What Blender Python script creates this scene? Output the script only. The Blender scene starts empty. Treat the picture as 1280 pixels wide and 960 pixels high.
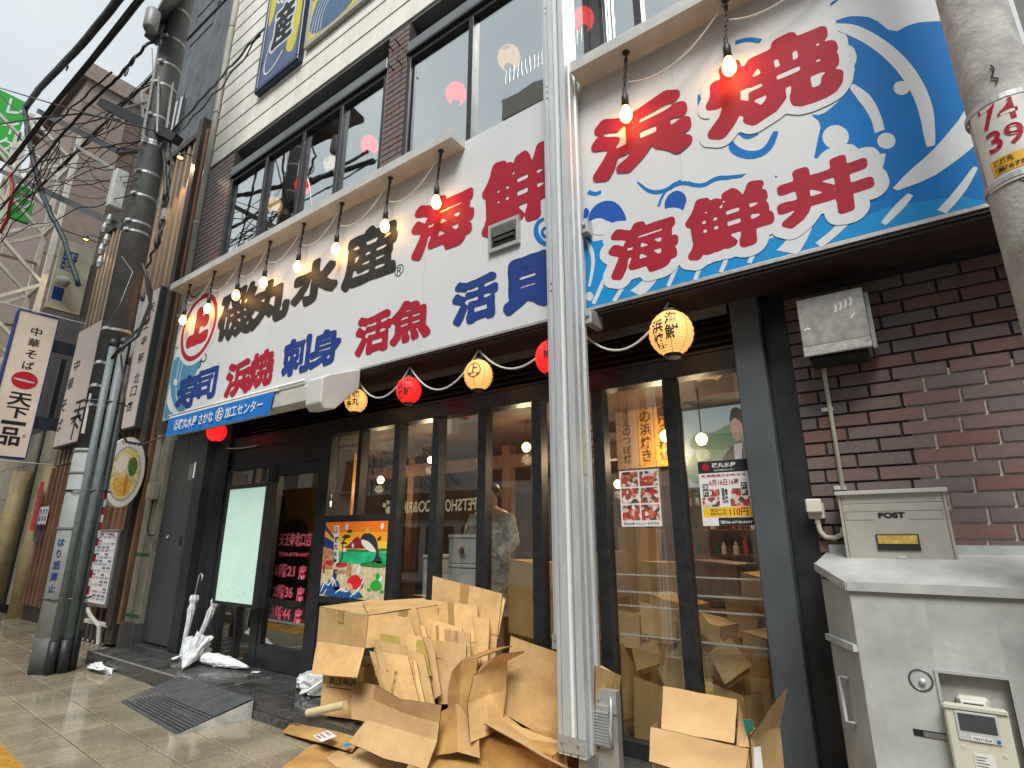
import bpy, bmesh, math, random
import numpy as np
from mathutils import Vector, Matrix, noise, geometry
random.seed(7)
R = math.radians
scn = bpy.context.scene
COL = scn.collection

# ------------------------------------------------------------------ camera
F_PX, PITCH, YAW, DIST, EYE = 682.0, R(15.74), R(35.4), 4.04, 1.6
cd = bpy.data.cameras.new('camera')
cam = bpy.data.objects.new('camera', cd)
COL.objects.link(cam)
cam.location = (0, -DIST, EYE)
cam.rotation_euler = (R(90) + PITCH, 0, YAW)
cd.sensor_width = 36.0
cd.lens = 36.0 * F_PX / 1280.0
cd.clip_start = 0.05
cd.clip_end = 2000
scn.camera = cam

# ------------------------------------------------------------------ world, sun, exposure
w = bpy.data.worlds.new("World")
scn.world = w
w.use_nodes = True
nt = w.node_tree
nt.nodes.clear()
out = nt.nodes.new('ShaderNodeOutputWorld')
bg = nt.nodes.new('ShaderNodeBackground')
sky = nt.nodes.new('ShaderNodeTexSky')
sky.sky_type = 'NISHITA'
sky.sun_disc = False
SUN_EL, SUN_AZ = R(52), R(150)
sky.sun_elevation = SUN_EL
sky.sun_rotation = SUN_AZ
tc = nt.nodes.new('ShaderNodeTexCoord')
mp = nt.nodes.new('ShaderNodeMapping')
mp.inputs['Scale'].default_value = (1.0, 1.0, 2.2)
nz = nt.nodes.new('ShaderNodeTexNoise')
nz.inputs['Scale'].default_value = 2.6
nz.inputs['Detail'].default_value = 5
rp = nt.nodes.new('ShaderNodeValToRGB')
rp.color_ramp.elements[0].position = 0.3
rp.color_ramp.elements[0].color = (6.6, 7.3, 7.7, 1)
rp.color_ramp.elements[1].position = 0.75
rp.color_ramp.elements[1].color = (8.6, 8.95, 9.1, 1)
mx = nt.nodes.new('ShaderNodeMixRGB')
mx.inputs[0].default_value = 0.92
nt.links.new(tc.outputs['Generated'], mp.inputs['Vector'])
nt.links.new(mp.outputs[0], nz.inputs['Vector'])
nt.links.new(nz.outputs['Fac'], rp.inputs[0])
nt.links.new(sky.outputs[0], mx.inputs[1])
nt.links.new(rp.outputs[0], mx.inputs[2])
nt.links.new(mx.outputs[0], bg.inputs[0])
bg.inputs[1].default_value = 0.066
nt.links.new(bg.outputs[0], out.inputs[0])

sd = bpy.data.lights.new('sun', 'SUN')
sd.energy = 2.3
sd.angle = R(25)
sd.color = (1.0, 0.97, 0.92)
so = bpy.data.objects.new('sun', sd)
COL.objects.link(so)
so.rotation_euler = (R(90) - SUN_EL, 0, R(180) - SUN_AZ)
so.location = (0, -8, 20)

scn.view_settings.view_transform = 'Standard'
scn.view_settings.look = 'None'
scn.view_settings.gamma = 1
scn.view_settings.exposure = 0.74
scn.cycles.use_denoising = True
scn.cycles.max_bounces = 8
scn.cycles.transparent_max_bounces = 12
scn.cycles.sample_clamp_indirect = 6.0

# ------------------------------------------------------------------ photo geometry helpers
_sp, _cp, _sy, _cy = math.sin(PITCH), math.cos(PITCH), math.sin(YAW), math.cos(YAW)
def ray(px, py):
    r = px - 640; u = 480 - py
    fw = F_PX * _cp - u * _sp; v = F_PX * _sp + u * _cp
    return (-_sy * fw + _cy * r, _cy * fw + _sy * r, v)
def W(px, py, y):                       # point of the photo on the plane y = const
    a, b, c = ray(px, py); t = (y + DIST) / b
    return Vector((a * t, y, EYE + c * t))
def WX(px, py, x):                      # ... on the plane x = const
    a, b, c = ray(px, py); t = x / a
    return Vector((x, b * t - DIST, EYE + c * t))
def WZ(px, py, z):                      # ... on the plane z = const
    a, b, c = ray(px, py); t = (z - EYE) / c
    return Vector((a * t, b * t - DIST, z))
def V(*a): return Vector(a)

# ------------------------------------------------------------------ materials
_mats = {}
def M(name, rgb, rough=0.6, metal=0.0, ns=0.0, na=0.0, bump=0.0, bs=60.0, rnd=0.0, spec=0.5, coat=0.0, rgb2=None, emit=None, es=0.0, stretch=None):
    if name in _mats: return _mats[name]
    m = bpy.data.materials.new(name); m.use_nodes = True
    n = m.node_tree; b = n.nodes['Principled BSDF']
    b.inputs['Roughness'].default_value = rough
    b.inputs['Metallic'].default_value = metal
    b.inputs['Specular IOR Level'].default_value = spec
    b.inputs['Coat Weight'].default_value = coat
    b.inputs['Base Color'].default_value = (*rgb, 1)
    tcn = n.nodes.new('ShaderNodeTexCoord')
    vec = tcn.outputs['Object']
    if stretch:
        mpn = n.nodes.new('ShaderNodeMapping'); mpn.inputs['Scale'].default_value = stretch
        n.links.new(vec, mpn.inputs[0]); vec = mpn.outputs[0]
    src = None
    if ns:
        t = n.nodes.new('ShaderNodeTexNoise'); t.inputs['Scale'].default_value = ns; t.inputs['Detail'].default_value = 7
        t.inputs['Roughness'].default_value = 0.62
        n.links.new(vec, t.inputs['Vector'])
        c = n.nodes.new('ShaderNodeValToRGB')
        c.color_ramp.elements[0].position = 0.32; c.color_ramp.elements[1].position = 0.68
        lo = rgb2 if rgb2 else tuple(x * (1 - na) for x in rgb)
        hi = rgb if rgb2 else tuple(min(1, x * (1 + na)) for x in rgb)
        c.color_ramp.elements[0].color = (*lo, 1); c.color_ramp.elements[1].color = (*hi, 1)
        n.links.new(t.outputs['Fac'], c.inputs[0]); src = c.outputs[0]
        mr = n.nodes.new('ShaderNodeMapRange')
        mr.inputs[3].default_value = max(0.02, rough - 0.12); mr.inputs[4].default_value = min(1, rough + 0.12)
        n.links.new(t.outputs['Fac'], mr.inputs[0]); n.links.new(mr.outputs[0], b.inputs['Roughness'])
    if rnd:
        oi = n.nodes.new('ShaderNodeObjectInfo')
        hs = n.nodes.new('ShaderNodeHueSaturation')
        mr2 = n.nodes.new('ShaderNodeMapRange'); mr2.inputs[3].default_value = 1 - rnd; mr2.inputs[4].default_value = 1 + rnd
        n.links.new(oi.outputs['Random'], mr2.inputs[0]); n.links.new(mr2.outputs[0], hs.inputs['Value'])
        if src: n.links.new(src, hs.inputs['Color'])
        else: hs.inputs['Color'].default_value = (*rgb, 1)
        src = hs.outputs[0]
    if src: n.links.new(src, b.inputs['Base Color'])
    if bump:
        t2 = n.nodes.new('ShaderNodeTexNoise'); t2.inputs['Scale'].default_value = bs; t2.inputs['Detail'].default_value = 4
        n.links.new(vec, t2.inputs['Vector'])
        bp = n.nodes.new('ShaderNodeBump'); bp.inputs['Strength'].default_value = bump; bp.inputs['Distance'].default_value = 0.01
        n.links.new(t2.outputs['Fac'], bp.inputs['Height']); n.links.new(bp.outputs[0], b.inputs['Normal'])
    if emit:
        b.inputs['Emission Color'].default_value = (*emit, 1); b.inputs['Emission Strength'].default_value = es
    _mats[name] = m
    return m

def glass_mat(name, ior=1.75, tint=(0.93, 0.95, 0.94), rough=0.0, base=0.0):
    if name in _mats: return _mats[name]
    m = bpy.data.materials.new(name); m.use_nodes = True; n = m.node_tree
    n.nodes.clear()
    o = n.nodes.new('ShaderNodeOutputMaterial'); mix = n.nodes.new('ShaderNodeMixShader')
    tr = n.nodes.new('ShaderNodeBsdfTransparent'); tr.inputs[0].default_value = (*tint, 1)
    gl = n.nodes.new('ShaderNodeBsdfGlossy'); gl.inputs['Roughness'].default_value = rough
    gl.inputs[0].default_value = (0.92, 0.95, 0.95, 1)
    # Schlick reflectance, the same from either face of the thin pane
    lw = n.nodes.new('ShaderNodeLayerWeight'); lw.inputs['Blend'].default_value = 0.5
    pw_ = n.nodes.new('ShaderNodeMath'); pw_.operation = 'POWER'; pw_.inputs[1].default_value = 4.0
    ma_ = n.nodes.new('ShaderNodeMath'); ma_.operation = 'MULTIPLY_ADD'; ma_.inputs[1].default_value = 1 - ior; ma_.inputs[2].default_value = ior
    n.links.new(lw.outputs['Facing'], pw_.inputs[0]); n.links.new(pw_.outputs[0], ma_.inputs[0]); fac = ma_.outputs[0]
    if base:
        ad = n.nodes.new('ShaderNodeMath'); ad.operation = 'ADD'; ad.use_clamp = True
        ad.inputs[1].default_value = base; n.links.new(fac, ad.inputs[0]); fac = ad.outputs[0]
    tcn = n.nodes.new('ShaderNodeTexCoord'); t2 = n.nodes.new('ShaderNodeTexNoise'); t2.inputs['Scale'].default_value = 1.3
    bp = n.nodes.new('ShaderNodeBump'); bp.inputs['Strength'].default_value = 0.04; bp.inputs['Distance'].default_value = 0.05
    n.links.new(tcn.outputs['Object'], t2.inputs['Vector']); n.links.new(t2.outputs['Fac'], bp.inputs['Height'])
    n.links.new(bp.outputs[0], gl.inputs['Normal'])
    n.links.new(fac, mix.inputs[0]); n.links.new(tr.outputs[0], mix.inputs[1]); n.links.new(gl.outputs[0], mix.inputs[2])
    n.links.new(mix.outputs[0], o.inputs[0]); _mats[name] = m
    return m

def brick_mat():
    m = bpy.data.materials.new('brick_face'); m.use_nodes = True; n = m.node_tree; b = n.nodes['Principled BSDF']
    oi = n.nodes.new('ShaderNodeObjectInfo'); c = n.nodes.new('ShaderNodeValToRGB'); c.color_ramp.interpolation = 'LINEAR'
    cols = [(0.0, (0.165, 0.112, 0.100)), (0.3, (0.135, 0.108, 0.106)), (0.55, (0.170, 0.106, 0.094)), (0.8, (0.170, 0.078, 0.068)), (1.0, (0.150, 0.130, 0.126))]
    c.color_ramp.elements[0].color = (*cols[0][1], 1); c.color_ramp.elements[1].color = (*cols[-1][1], 1)
    for p, q in cols[1:-1]:
        e = c.color_ramp.elements.new(p); e.color = (*q, 1)
    tcn = n.nodes.new('ShaderNodeTexCoord'); t = n.nodes.new('ShaderNodeTexNoise'); t.inputs['Scale'].default_value = 35; t.inputs['Detail'].default_value = 6
    mr = n.nodes.new('ShaderNodeMapRange'); mr.inputs[3].default_value = 0.75; mr.inputs[4].default_value = 1.3
    hs = n.nodes.new('ShaderNodeHueSaturation'); n.links.new(oi.outputs['Random'], c.inputs[0]); n.links.new(c.outputs[0], hs.inputs['Color'])
    n.links.new(tcn.outputs['Object'], t.inputs['Vector']); n.links.new(t.outputs['Fac'], mr.inputs[0]); n.links.new(mr.outputs[0], hs.inputs['Value'])
    n.links.new(hs.outputs[0], b.inputs['Base Color']); b.inputs['Roughness'].default_value = 0.45
    bp = n.nodes.new('ShaderNodeBump'); bp.inputs['Strength'].default_value = 0.25; bp.inputs['Distance'].default_value = 0.004
    n.links.new(t.outputs['Fac'], bp.inputs['Height']); n.links.new(bp.outputs[0], b.inputs['Normal'])
    return m

def wet_mat(name, rgb, rgb2, wet=0.55, ns=2.2, bump=0.25, rnd=0.12):
    m = bpy.data.materials.new(name); m.use_nodes = True; n = m.node_tree; b = n.nodes['Principled BSDF']
    g = n.nodes.new('ShaderNodeNewGeometry')
    t = n.nodes.new('ShaderNodeTexNoise'); t.inputs['Scale'].default_value = ns; t.inputs['Detail'].default_value = 6
    n.links.new(g.outputs['Position'], t.inputs['Vector'])
    t3 = n.nodes.new('ShaderNodeTexNoise'); t3.inputs['Scale'].default_value = 38; t3.inputs['Detail'].default_value = 8
    n.links.new(g.outputs['Position'], t3.inputs['Vector'])
    c = n.nodes.new('ShaderNodeValToRGB'); c.color_ramp.elements[0].position = 0.35; c.color_ramp.elements[1].position = 0.65
    c.color_ramp.elements[0].color = (*rgb2, 1); c.color_ramp.elements[1].color = (*rgb, 1)
    ad = n.nodes.new('ShaderNodeMath'); ad.operation = 'MULTIPLY_ADD'; ad.inputs[1].default_value = 0.45
    mu = n.nodes.new('ShaderNodeMath'); mu.operation = 'MULTIPLY'; mu.inputs[1].default_value = 0.55
    n.links.new(t.outputs['Fac'], mu.inputs[0]); n.links.new(t3.outputs['Fac'], ad.inputs[0]); n.links.new(mu.outputs[0], ad.inputs[2])
    n.links.new(ad.outputs[0], c.inputs[0])
    oi = n.nodes.new('ShaderNodeObjectInfo'); hs = n.nodes.new('ShaderNodeHueSaturation'); mr2 = n.nodes.new('ShaderNodeMapRange')
    mr2.inputs[3].default_value = 1 - rnd; mr2.inputs[4].default_value = 1 + rnd
    n.links.new(oi.outputs['Random'], mr2.inputs[0]); n.links.new(mr2.outputs[0], hs.inputs['Value']); n.links.new(c.outputs[0], hs.inputs['Color'])
    n.links.new(hs.outputs[0], b.inputs['Base Color'])
    mr = n.nodes.new('ShaderNodeMapRange'); mr.inputs[1].default_value = 0.38; mr.inputs[2].default_value = 0.62
    mr.inputs[3].default_value = 0.04; mr.inputs[4].default_value = wet
    n.links.new(t.outputs['Fac'], mr.inputs[0]); n.links.new(mr.outputs[0], b.inputs['Roughness'])
    bp = n.nodes.new('ShaderNodeBump'); bp.inputs['Strength'].default_value = bump; bp.inputs['Distance'].default_value = 0.003
    n.links.new(t3.outputs['Fac'], bp.inputs['Height']); n.links.new(bp.outputs[0], b.inputs['Normal'])
    b.inputs['Specular IOR Level'].default_value = 0.85
    _mats[name] = m
    return m

BLACK = M('black_paint', (0.022, 0.024, 0.027), 0.4, ns=9, na=0.25)
FRAME = M('dark_frame', (0.030, 0.032, 0.036), 0.38, metal=0.3, ns=14, na=0.3)
SLATE = M('slate_column_paint', (0.075, 0.085, 0.094), 0.42, ns=3, na=0.12, bump=0.05)
SHUT = M('charcoal_door_paint', (0.045, 0.050, 0.054), 0.45, ns=4, na=0.15, bump=0.05)
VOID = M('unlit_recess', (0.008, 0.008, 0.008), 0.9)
BRICK = brick_mat()
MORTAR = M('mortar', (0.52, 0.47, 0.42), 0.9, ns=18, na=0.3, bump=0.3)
MORTARD = M('dark_and_shaded_mortar', (0.05, 0.045, 0.045), 0.9, ns=18, na=0.3, bump=0.3)
SIDING = M('cream_siding', (0.78, 0.76, 0.68), 0.6, ns=3.0, na=0.10, bump=0.08, bs=30, rnd=0.03, stretch=(1, 1, 0.4))
SIGNW = M('sign_white', (0.62, 0.645, 0.655), 0.55, ns=0.9, na=0.04)
SIGNEDGE = M('sign_edge_metal', (0.45, 0.46, 0.45), 0.4, metal=0.4, ns=20, na=0.1)
INKK = M('ink_black', (0.026, 0.030, 0.031), 0.6, ns=25, na=0.15, spec=.2)
INKR = M('ink_red', (0.36, 0.018, 0.035), 0.6, ns=4, na=0.06, spec=.2)
INKN = M('ink_navy', (0.018, 0.050, 0.22), 0.6, ns=4, na=0.06, spec=.2)
WAVEB = M('wave_blue', (0.003, 0.165, 0.49), 0.6, ns=2, na=0.12, spec=.2)
WAVEL = M('wave_light_blue', (0.010, 0.25, 0.58), 0.6, ns=2, na=0.12, spec=.2)
WAVED = M('wave_deep_blue', (0.012, 0.095, 0.40), 0.6, ns=2, na=0.1, spec=.2)
TEAL = M('wave_teal', (0.06, 0.25, 0.42), 0.42, ns=3, na=0.15)
LEDGE = M('white_ledge_metal', (0.52, 0.52, 0.50), 0.45, ns=6, na=0.12, bump=0.03)
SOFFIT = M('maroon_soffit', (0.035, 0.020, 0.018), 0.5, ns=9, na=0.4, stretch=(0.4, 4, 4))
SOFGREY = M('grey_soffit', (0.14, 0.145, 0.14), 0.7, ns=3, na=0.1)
HEADER = M('window_header_metal', (0.20, 0.215, 0.22), 0.4, metal=0.5, ns=5, na=0.12)
ALU = M('brushed_aluminium', (0.60, 0.635, 0.65), 0.45, metal=0.45, ns=6, na=0.10, stretch=(8, 8, 0.5))
ALUD = M('dull_aluminium', (0.34, 0.35, 0.35), 0.42, metal=0.8, ns=9, na=0.25, stretch=(8, 8, 0.7))
STEEL = M('galvanised_steel', (0.46, 0.47, 0.46), 0.45, metal=0.55, ns=25, na=0.12)
CONC = M('pole_concrete', (0.42, 0.405, 0.38), 0.8, ns=7, na=0.35, bump=0.35, bs=45)
CONCD = M('dark_coated_concrete', (0.085, 0.088, 0.085), 0.6, ns=4, na=0.25, bump=0.15)
CONCG = M('grey_painted_concrete', (0.28, 0.30, 0.29), 0.6, ns=4, na=0.15, bump=0.1)
CONDUIT = M('conduit_blue_grey', (0.15, 0.19, 0.20), 0.5, ns=12, na=0.2)
CABLE = M('black_cable', (0.018, 0.019, 0.021), 0.5)
CABLEW = M('white_cable', (0.62, 0.62, 0.60), 0.5)
CABLET = M('teal_cable', (0.02, 0.06, 0.07), 0.5)
CARD = M('cardboard', (0.60, 0.385, 0.165), 0.75, ns=4.5, na=0.20, bump=0.45, bs=13, rnd=0.22)
CARDW = M('worn_cardboard', (0.64, 0.43, 0.215), 0.8, ns=2.0, rgb2=(0.42, 0.255, 0.105), bump=0.4, bs=12, rnd=0.12)
CARDD = M('wet_cardboard', (0.58, 0.35, 0.12), 0.55, ns=2.2, rgb2=(0.26, 0.125, 0.035), bump=0.35, bs=12, rnd=0.10)
CARDE = M('cardboard_edge', (0.10, 0.048, 0.020), 0.9, ns=90, na=0.5)
CARDIN = M('indoor_cardboard', (0.56, 0.36, 0.15), 0.8, ns=3.2, na=0.16, rnd=0.15)
CARDY = M('yellow_cardboard', (0.42, 0.30, 0.07), 0.75, ns=3, na=0.12)
TAPE = M('parcel_tape', (0.40, 0.25, 0.095), 0.25, ns=8, na=0.1)
PRINTK = M('printed_ink', (0.10, 0.065, 0.05), 0.7)
PAPERW = M('paper_white', (0.72, 0.71, 0.70), 0.6, ns=10, na=0.05)
WOOD = M('brown_wood', (0.17, 0.085, 0.045), 0.6, ns=5, na=0.4, stretch=(6, 6, 0.5), rnd=0.25)
WOODL = M('weathered_wood_slat', (0.30, 0.22, 0.15), 0.6, ns=5, na=0.35, stretch=(8, 8, 0.5), rnd=0.25)
DARKW = M('dark_timber', (0.045, 0.032, 0.026), 0.6, ns=6, na=0.4)
PINKW = M('sign_face_pale', (0.66, 0.57, 0.52), 0.45, ns=1.4, na=0.06)
BEIGE = M('beige_wall', (0.27, 0.25, 0.19), 0.75, ns=4, na=0.2, bump=0.1)
PIPEG = M('greenish_pipe', (0.32, 0.32, 0.26), 0.5, ns=6, na=0.15)
YPIPE = M('ochre_pipe', (0.42, 0.33, 0.17), 0.55, ns=6, na=0.2)
STONE = M('brown_stone_panel', (0.23, 0.175, 0.145), 0.75, ns=5, na=0.15, rnd=0.08)
DGREY = M('dark_grey_render', (0.085, 0.098, 0.108), 0.6, ns=3.2, na=0.5, bump=1.0, bs=7, stretch=(1, 1, .45))
TRUSS = M('cream_steel', (0.64, 0.61, 0.53), 0.55, ns=8, na=0.15)
GREEN = M('sign_green', (0.03, 0.42, 0.05), 0.45)
WHITE = M('plain_white', (0.78, 0.78, 0.76), 0.5)
METERG = M('grey_box_paint', (0.42, 0.435, 0.425), 0.5, ns=3.5, na=0.22, bump=0.12, bs=25)
POSTM = M('post_box_steel', (0.52, 0.49, 0.43), 0.36, metal=0.35, ns=6, na=0.08)
IVORY = M('ivory_plastic', (0.56, 0.55, 0.46), 0.45, ns=12, na=0.08)
LCD = M('lcd_glass', (0.07, 0.075, 0.075), 0.2)
OCHRE = M('ochre_card', (0.50, 0.34, 0.07), 0.5, ns=24, na=0.4)
RAMP = M('rubber_ramp', (0.075, 0.080, 0.088), 0.38, ns=9, na=0.25, bump=0.15)
VINYL = M('wet_clear_vinyl', (0.60, 0.64, 0.65), 0.22, ns=14, na=0.25, bump=0.6, bs=22)
BAG = M('white_bag_plastic', (0.74, 0.76, 0.78), 0.3, ns=9, na=0.12, bump=0.8, bs=18)
GLASS = glass_mat('storefront_glass', 0.18)
GLASSU = glass_mat('upper_window_glass', 0.44, (0.90, 0.92, 0.92))
TILE = wet_mat('wet_paving_tile', (0.39, 0.34, 0.235), (0.19, 0.165, 0.115), 0.14, bump=0.12)
JOINT = M('paving_joint', (0.035, 0.03, 0.024), 0.9, spec=.1, ns=20, na=.3)
STEPT = wet_mat('wet_step_tile', (0.070, 0.068, 0.066), (0.030, 0.030, 0.031), 0.5, ns=3.5)
YTILE = wet_mat('tactile_yellow', (0.62, 0.35, 0.05), (0.42, 0.22, 0.035), 0.5, ns=5)
ASPH = wet_mat('wet_asphalt', (0.055, 0.055, 0.055), (0.035, 0.035, 0.036), 0.4)

# ------------------------------------------------------------------ mesh builder
def _tag(o, label=None, cat=None, group=None, kind=None):
    if label: o['label'] = label
    if cat: o['category'] = cat
    if group: o['group'] = group
    if kind: o['kind'] = kind
    return o

def root(name, loc, label, cat, group=None):
    o = bpy.data.objects.new(name, None); COL.objects.link(o); o.location = loc
    o.empty_display_size = 0.1
    return _tag(o, label, cat, group)

def wloc(o):
    v = Vector((0, 0, 0))
    while o is not None:
        v = v + o.location; o = o.parent
    return v

class MB:
    def __init__(s): s.v = []; s.f = []; s.m = []; s.cur = 0
    def add(s, vs, fs):
        b = len(s.v); s.v += [Vector(v) for v in vs]; s.f += [tuple(i + b for i in f) for f in fs]; s.m += [s.cur] * len(fs)
        return s
    def mat(s, i): s.cur = i; return s
    def box(s, x0, y0, z0, x1, y1, z1):
        vs = [(x, y, z) for z in (z0, z1) for y in (y0, y1) for x in (x0, x1)]
        return s.add(vs, [(0, 2, 3, 1), (4, 5, 7, 6), (0, 1, 5, 4), (2, 6, 7, 3), (0, 4, 6, 2), (1, 3, 7, 5)])
    def obox(s, c, ax, ay, az, hx, hy, hz):   # oriented box
        vs = [c + ax * (hx * i) + ay * (hy * j) + az * (hz * k) for k in (-1, 1) for j in (-1, 1) for i in (-1, 1)]
        return s.add(vs, [(0, 2, 3, 1), (4, 5, 7, 6), (0, 1, 5, 4), (2, 6, 7, 3), (0, 4, 6, 2), (1, 3, 7, 5)])
    def bar(s, p, q, wd, ht=None, up=Vector((0, 0, 1))):
        p = Vector(p); q = Vector(q); d = (q - p); L = d.length; d.normalize()
        if abs(d.dot(up)) > 0.98: up = Vector((0, 1, 0))
        a = d.cross(up).normalized(); b = a.cross(d)
        return s.obox((p + q) / 2, d, a, b, L / 2, wd / 2, (ht or wd) / 2)
    def tube(s, pts, r, seg=8, cap=True):
        pts = [Vector(p) for p in pts]; n = len(pts)
        rs = r if isinstance(r, (list, tuple)) else [r] * n
        vs = []; up = None
        for i, p in enumerate(pts):
            d = (pts[min(i + 1, n - 1)] - pts[max(i - 1, 0)])
            if d.length < 1e-9: d = Vector((0, 0, 1))
            d.normalize()
            if up is None:
                up = Vector((0, 0, 1)) if abs(d.z) < 0.9 else Vector((1, 0, 0))
            a = d.cross(up).normalized(); b = a.cross(d).normalized(); up = b
            for k in range(seg):
                t = 2 * math.pi * k / seg
                vs.append(p + a * (math.cos(t) * rs[i]) + b * (math.sin(t) * rs[i]))
        fs = [(i * seg + k, i * seg + (k + 1) % seg, (i + 1) * seg + (k + 1) % seg, (i + 1) * seg + k) for i in range(n - 1) for k in range(seg)]
        if cap: fs += [tuple(range(seg))[::-1], tuple((n - 1) * seg + k for k in range(seg))]
        return s.add(vs, fs)
    def lathe(s, c, prof, seg=16, axis=Vector((0, 0, 1))):   # prof: (radius, height)
        axis = Vector(axis).normalized(); u = Vector((1, 0, 0)) if abs(axis.x) < 0.9 else Vector((0, 1, 0))
        a = axis.cross(u).normalized(); b = axis.cross(a)
        vs = []
        for r, h in prof:
            for k in range(seg):
                t = 2 * math.pi * k / seg
                vs.append(Vector(c) + axis * h + a * (r * math.cos(t)) + b * (r * math.sin(t)))
        n = len(prof)
        fs = [(i * seg + k, i * seg + (k + 1) % seg, (i + 1) * seg + (k + 1) % seg, (i + 1) * seg + k) for i in range(n - 1) for k in range(seg)]
        return s.add(vs, fs)
    def prism(s, pts, ext):                 # pts 3-D polygon (planar), extruded by ext
        pts = [Vector(p) for p in pts]; n = len(pts); ext = Vector(ext)
        tri = geometry.tessellate_polygon([pts])
        b = [tuple(t) for t in tri]
        vs = pts + [p + ext for p in pts]
        nrm = (pts[b[0][1]] - pts[b[0][0]]).cross(pts[b[0][2]] - pts[b[0][0]])
        if nrm.dot(ext) > 0: b = [t[::-1] for t in b]
        fs = b + [tuple(i + n for i in t[::-1]) for t in b] + [(i, (i + 1) % n, (i + 1) % n + n, i + n) for i in range(n)]
        return s.add(vs, fs)
    def build(s, name, mats, parent=None, smooth=False, bevel=0.0, label=None, cat=None, group=None, kind=None, base=None):
        if not isinstance(mats, (list, tuple)): mats = [mats]
        if parent is not None: org = wloc(parent)
        elif base is not None: org = Vector(base)
        else:
            xs = [v.x for v in s.v]; ys = [v.y for v in s.v]; zs = [v.z for v in s.v]
            org = Vector(((min(xs) + max(xs)) / 2, (min(ys) + max(ys)) / 2, min(zs)))
        # a part sits at its own centre so that object-space textures do not repeat
        cen = sum(s.v, Vector()) / max(1, len(s.v))
        loc = org if parent is None else cen
        me = bpy.data.meshes.new(name)
        me.from_pydata([tuple(v - loc) for v in s.v], [], s.f)
        for m in mats: me.materials.append(m)
        for p, mi in zip(me.polygons, s.m):
            p.material_index = mi; p.use_smooth = smooth
        me.update()
        bm = bmesh.new(); bm.from_mesh(me); bmesh.ops.recalc_face_normals(bm, faces=bm.faces)
        if bevel:
            eds = [e for e in bm.edges if len(e.link_faces) == 2 and e.calc_face_angle(0) > 0.6]
            bmesh.ops.bevel(bm, geom=eds, offset=bevel, segments=1, affect='EDGES', clamp_overlap=True)
        bm.to_mesh(me); bm.free()
        o = bpy.data.objects.new(name, me); COL.objects.link(o)
        if parent is not None:
            o.parent = parent; o.location = loc - org
        else: o.location = loc
        return _tag(o, label, cat, group, kind)

def box(name, mat, parent, x0, y0, z0, x1, y1, z1, bevel=0.0, **k):
    return MB().box(x0, y0, z0, x1, y1, z1).build(name, mat, parent, bevel=bevel, **k)

def dup(o, loc, parent):
    c = o.copy(); COL.objects.link(c); c.parent = parent
    c.location = Vector(loc) - (wloc(parent) if parent else Vector())
    return c

def dup_tree(rt, loc, label=None, rz=None):
    c = rt.copy(); COL.objects.link(c); c.location = loc
    if rz is not None: c.rotation_euler.z = rz
    if label: c['label'] = label
    for ch in list(rt.children):
        d = ch.copy(); COL.objects.link(d); d.parent = c
        for g in list(ch.children):
            e = g.copy(); COL.objects.link(e); e.parent = d
    return c

# ------------------------------------------------------------------ planes, flat prints and lettering
class Plane:                                 # o + u*s + v*t, n points to the viewer
    def __init__(s, o, u=(1, 0, 0), v=(0, 0, 1)):
        s.o = Vector(o); s.u = Vector(u).normalized(); s.v = Vector(v).normalized(); s.n = s.u.cross(s.v)
    def p(s, a, b, off=0.0): return s.o + s.u * a + s.v * b + s.n * off

def flat(mb, pl, pts, off):
    P = [pl.p(a, b, off) for a, b in pts]
    tri = geometry.tessellate_polygon([P])
    fs = []
    for t in tri:
        nn = (P[t[1]] - P[t[0]]).cross(P[t[2]] - P[t[0]])
        fs.append(tuple(t) if nn.dot(pl.n) > 0 else tuple(t)[::-1])
    mb.add(P, fs); return mb

def stroke2d(pts, ws):
    n = len(pts); L = []; Rr = []
    if not isinstance(ws, (list, tuple)): ws = [ws] * n
    for i, (x, y) in enumerate(pts):
        x0, y0 = pts[max(0, i - 1)]; x1, y1 = pts[min(n - 1, i + 1)]
        dx, dy = x1 - x0, y1 - y0; l = math.hypot(dx, dy) or 1
        nx, ny = -dy / l * ws[i] / 2, dx / l * ws[i] / 2
        L.append((x + nx, y + ny)); Rr.append((x - nx, y - ny))
    return L + Rr[::-1]

def ell(cx, cy, rx, ry, n=24, a0=0.0): return [(cx + rx * math.cos(a0 + 2 * math.pi * k / n), cy + ry * math.sin(a0 + 2 * math.pi * k / n)) for k in range(n)]

def smooth2d(pts, it=2, closed=True):
    for _ in range(it):
        q = []; n = len(pts)
        rng = range(n) if closed else range(n - 1)
        if not closed: q.append(pts[0])
        for i in rng:
            a = pts[i]; b = pts[(i + 1) % n]
            q.append((a[0] * .75 + b[0] * .25, a[1] * .75 + b[1] * .25)); q.append((a[0] * .25 + b[0] * .75, a[1] * .25 + b[1] * .75))
        if not closed: q.append(pts[-1])
        pts = q
    return pts

_gc = {}
def glyph_mesh(body, bold=0.0):
    bold = min(bold, 0.018)
    k = (body, bold)
    if k in _gc: return _gc[k]
    c = bpy.data.curves.new('glyph', 'FONT'); c.body = body; c.size = 1; c.offset = bold; c.resolution_u = 3
    o = bpy.data.objects.new('glyph', c); COL.objects.link(o)
    dg = bpy.context.evaluated_depsgraph_get(); dg.update()
    me = bpy.data.meshes.new_from_object(o.evaluated_get(dg))
    vs = [(v.co.x, v.co.y) for v in me.vertices]; fs = [tuple(p.vertices) for p in me.polygons]
    cnt = {}
    for p in me.polygons:
        for e in p.edge_keys: cnt[e] = cnt.get(e, 0) + 1
    be = [e for e, n in cnt.items() if n == 1]
    bpy.data.objects.remove(o); bpy.data.curves.remove(c); bpy.data.meshes.remove(me)
    _gc[k] = (vs, fs, be)
    return _gc[k]

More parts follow.
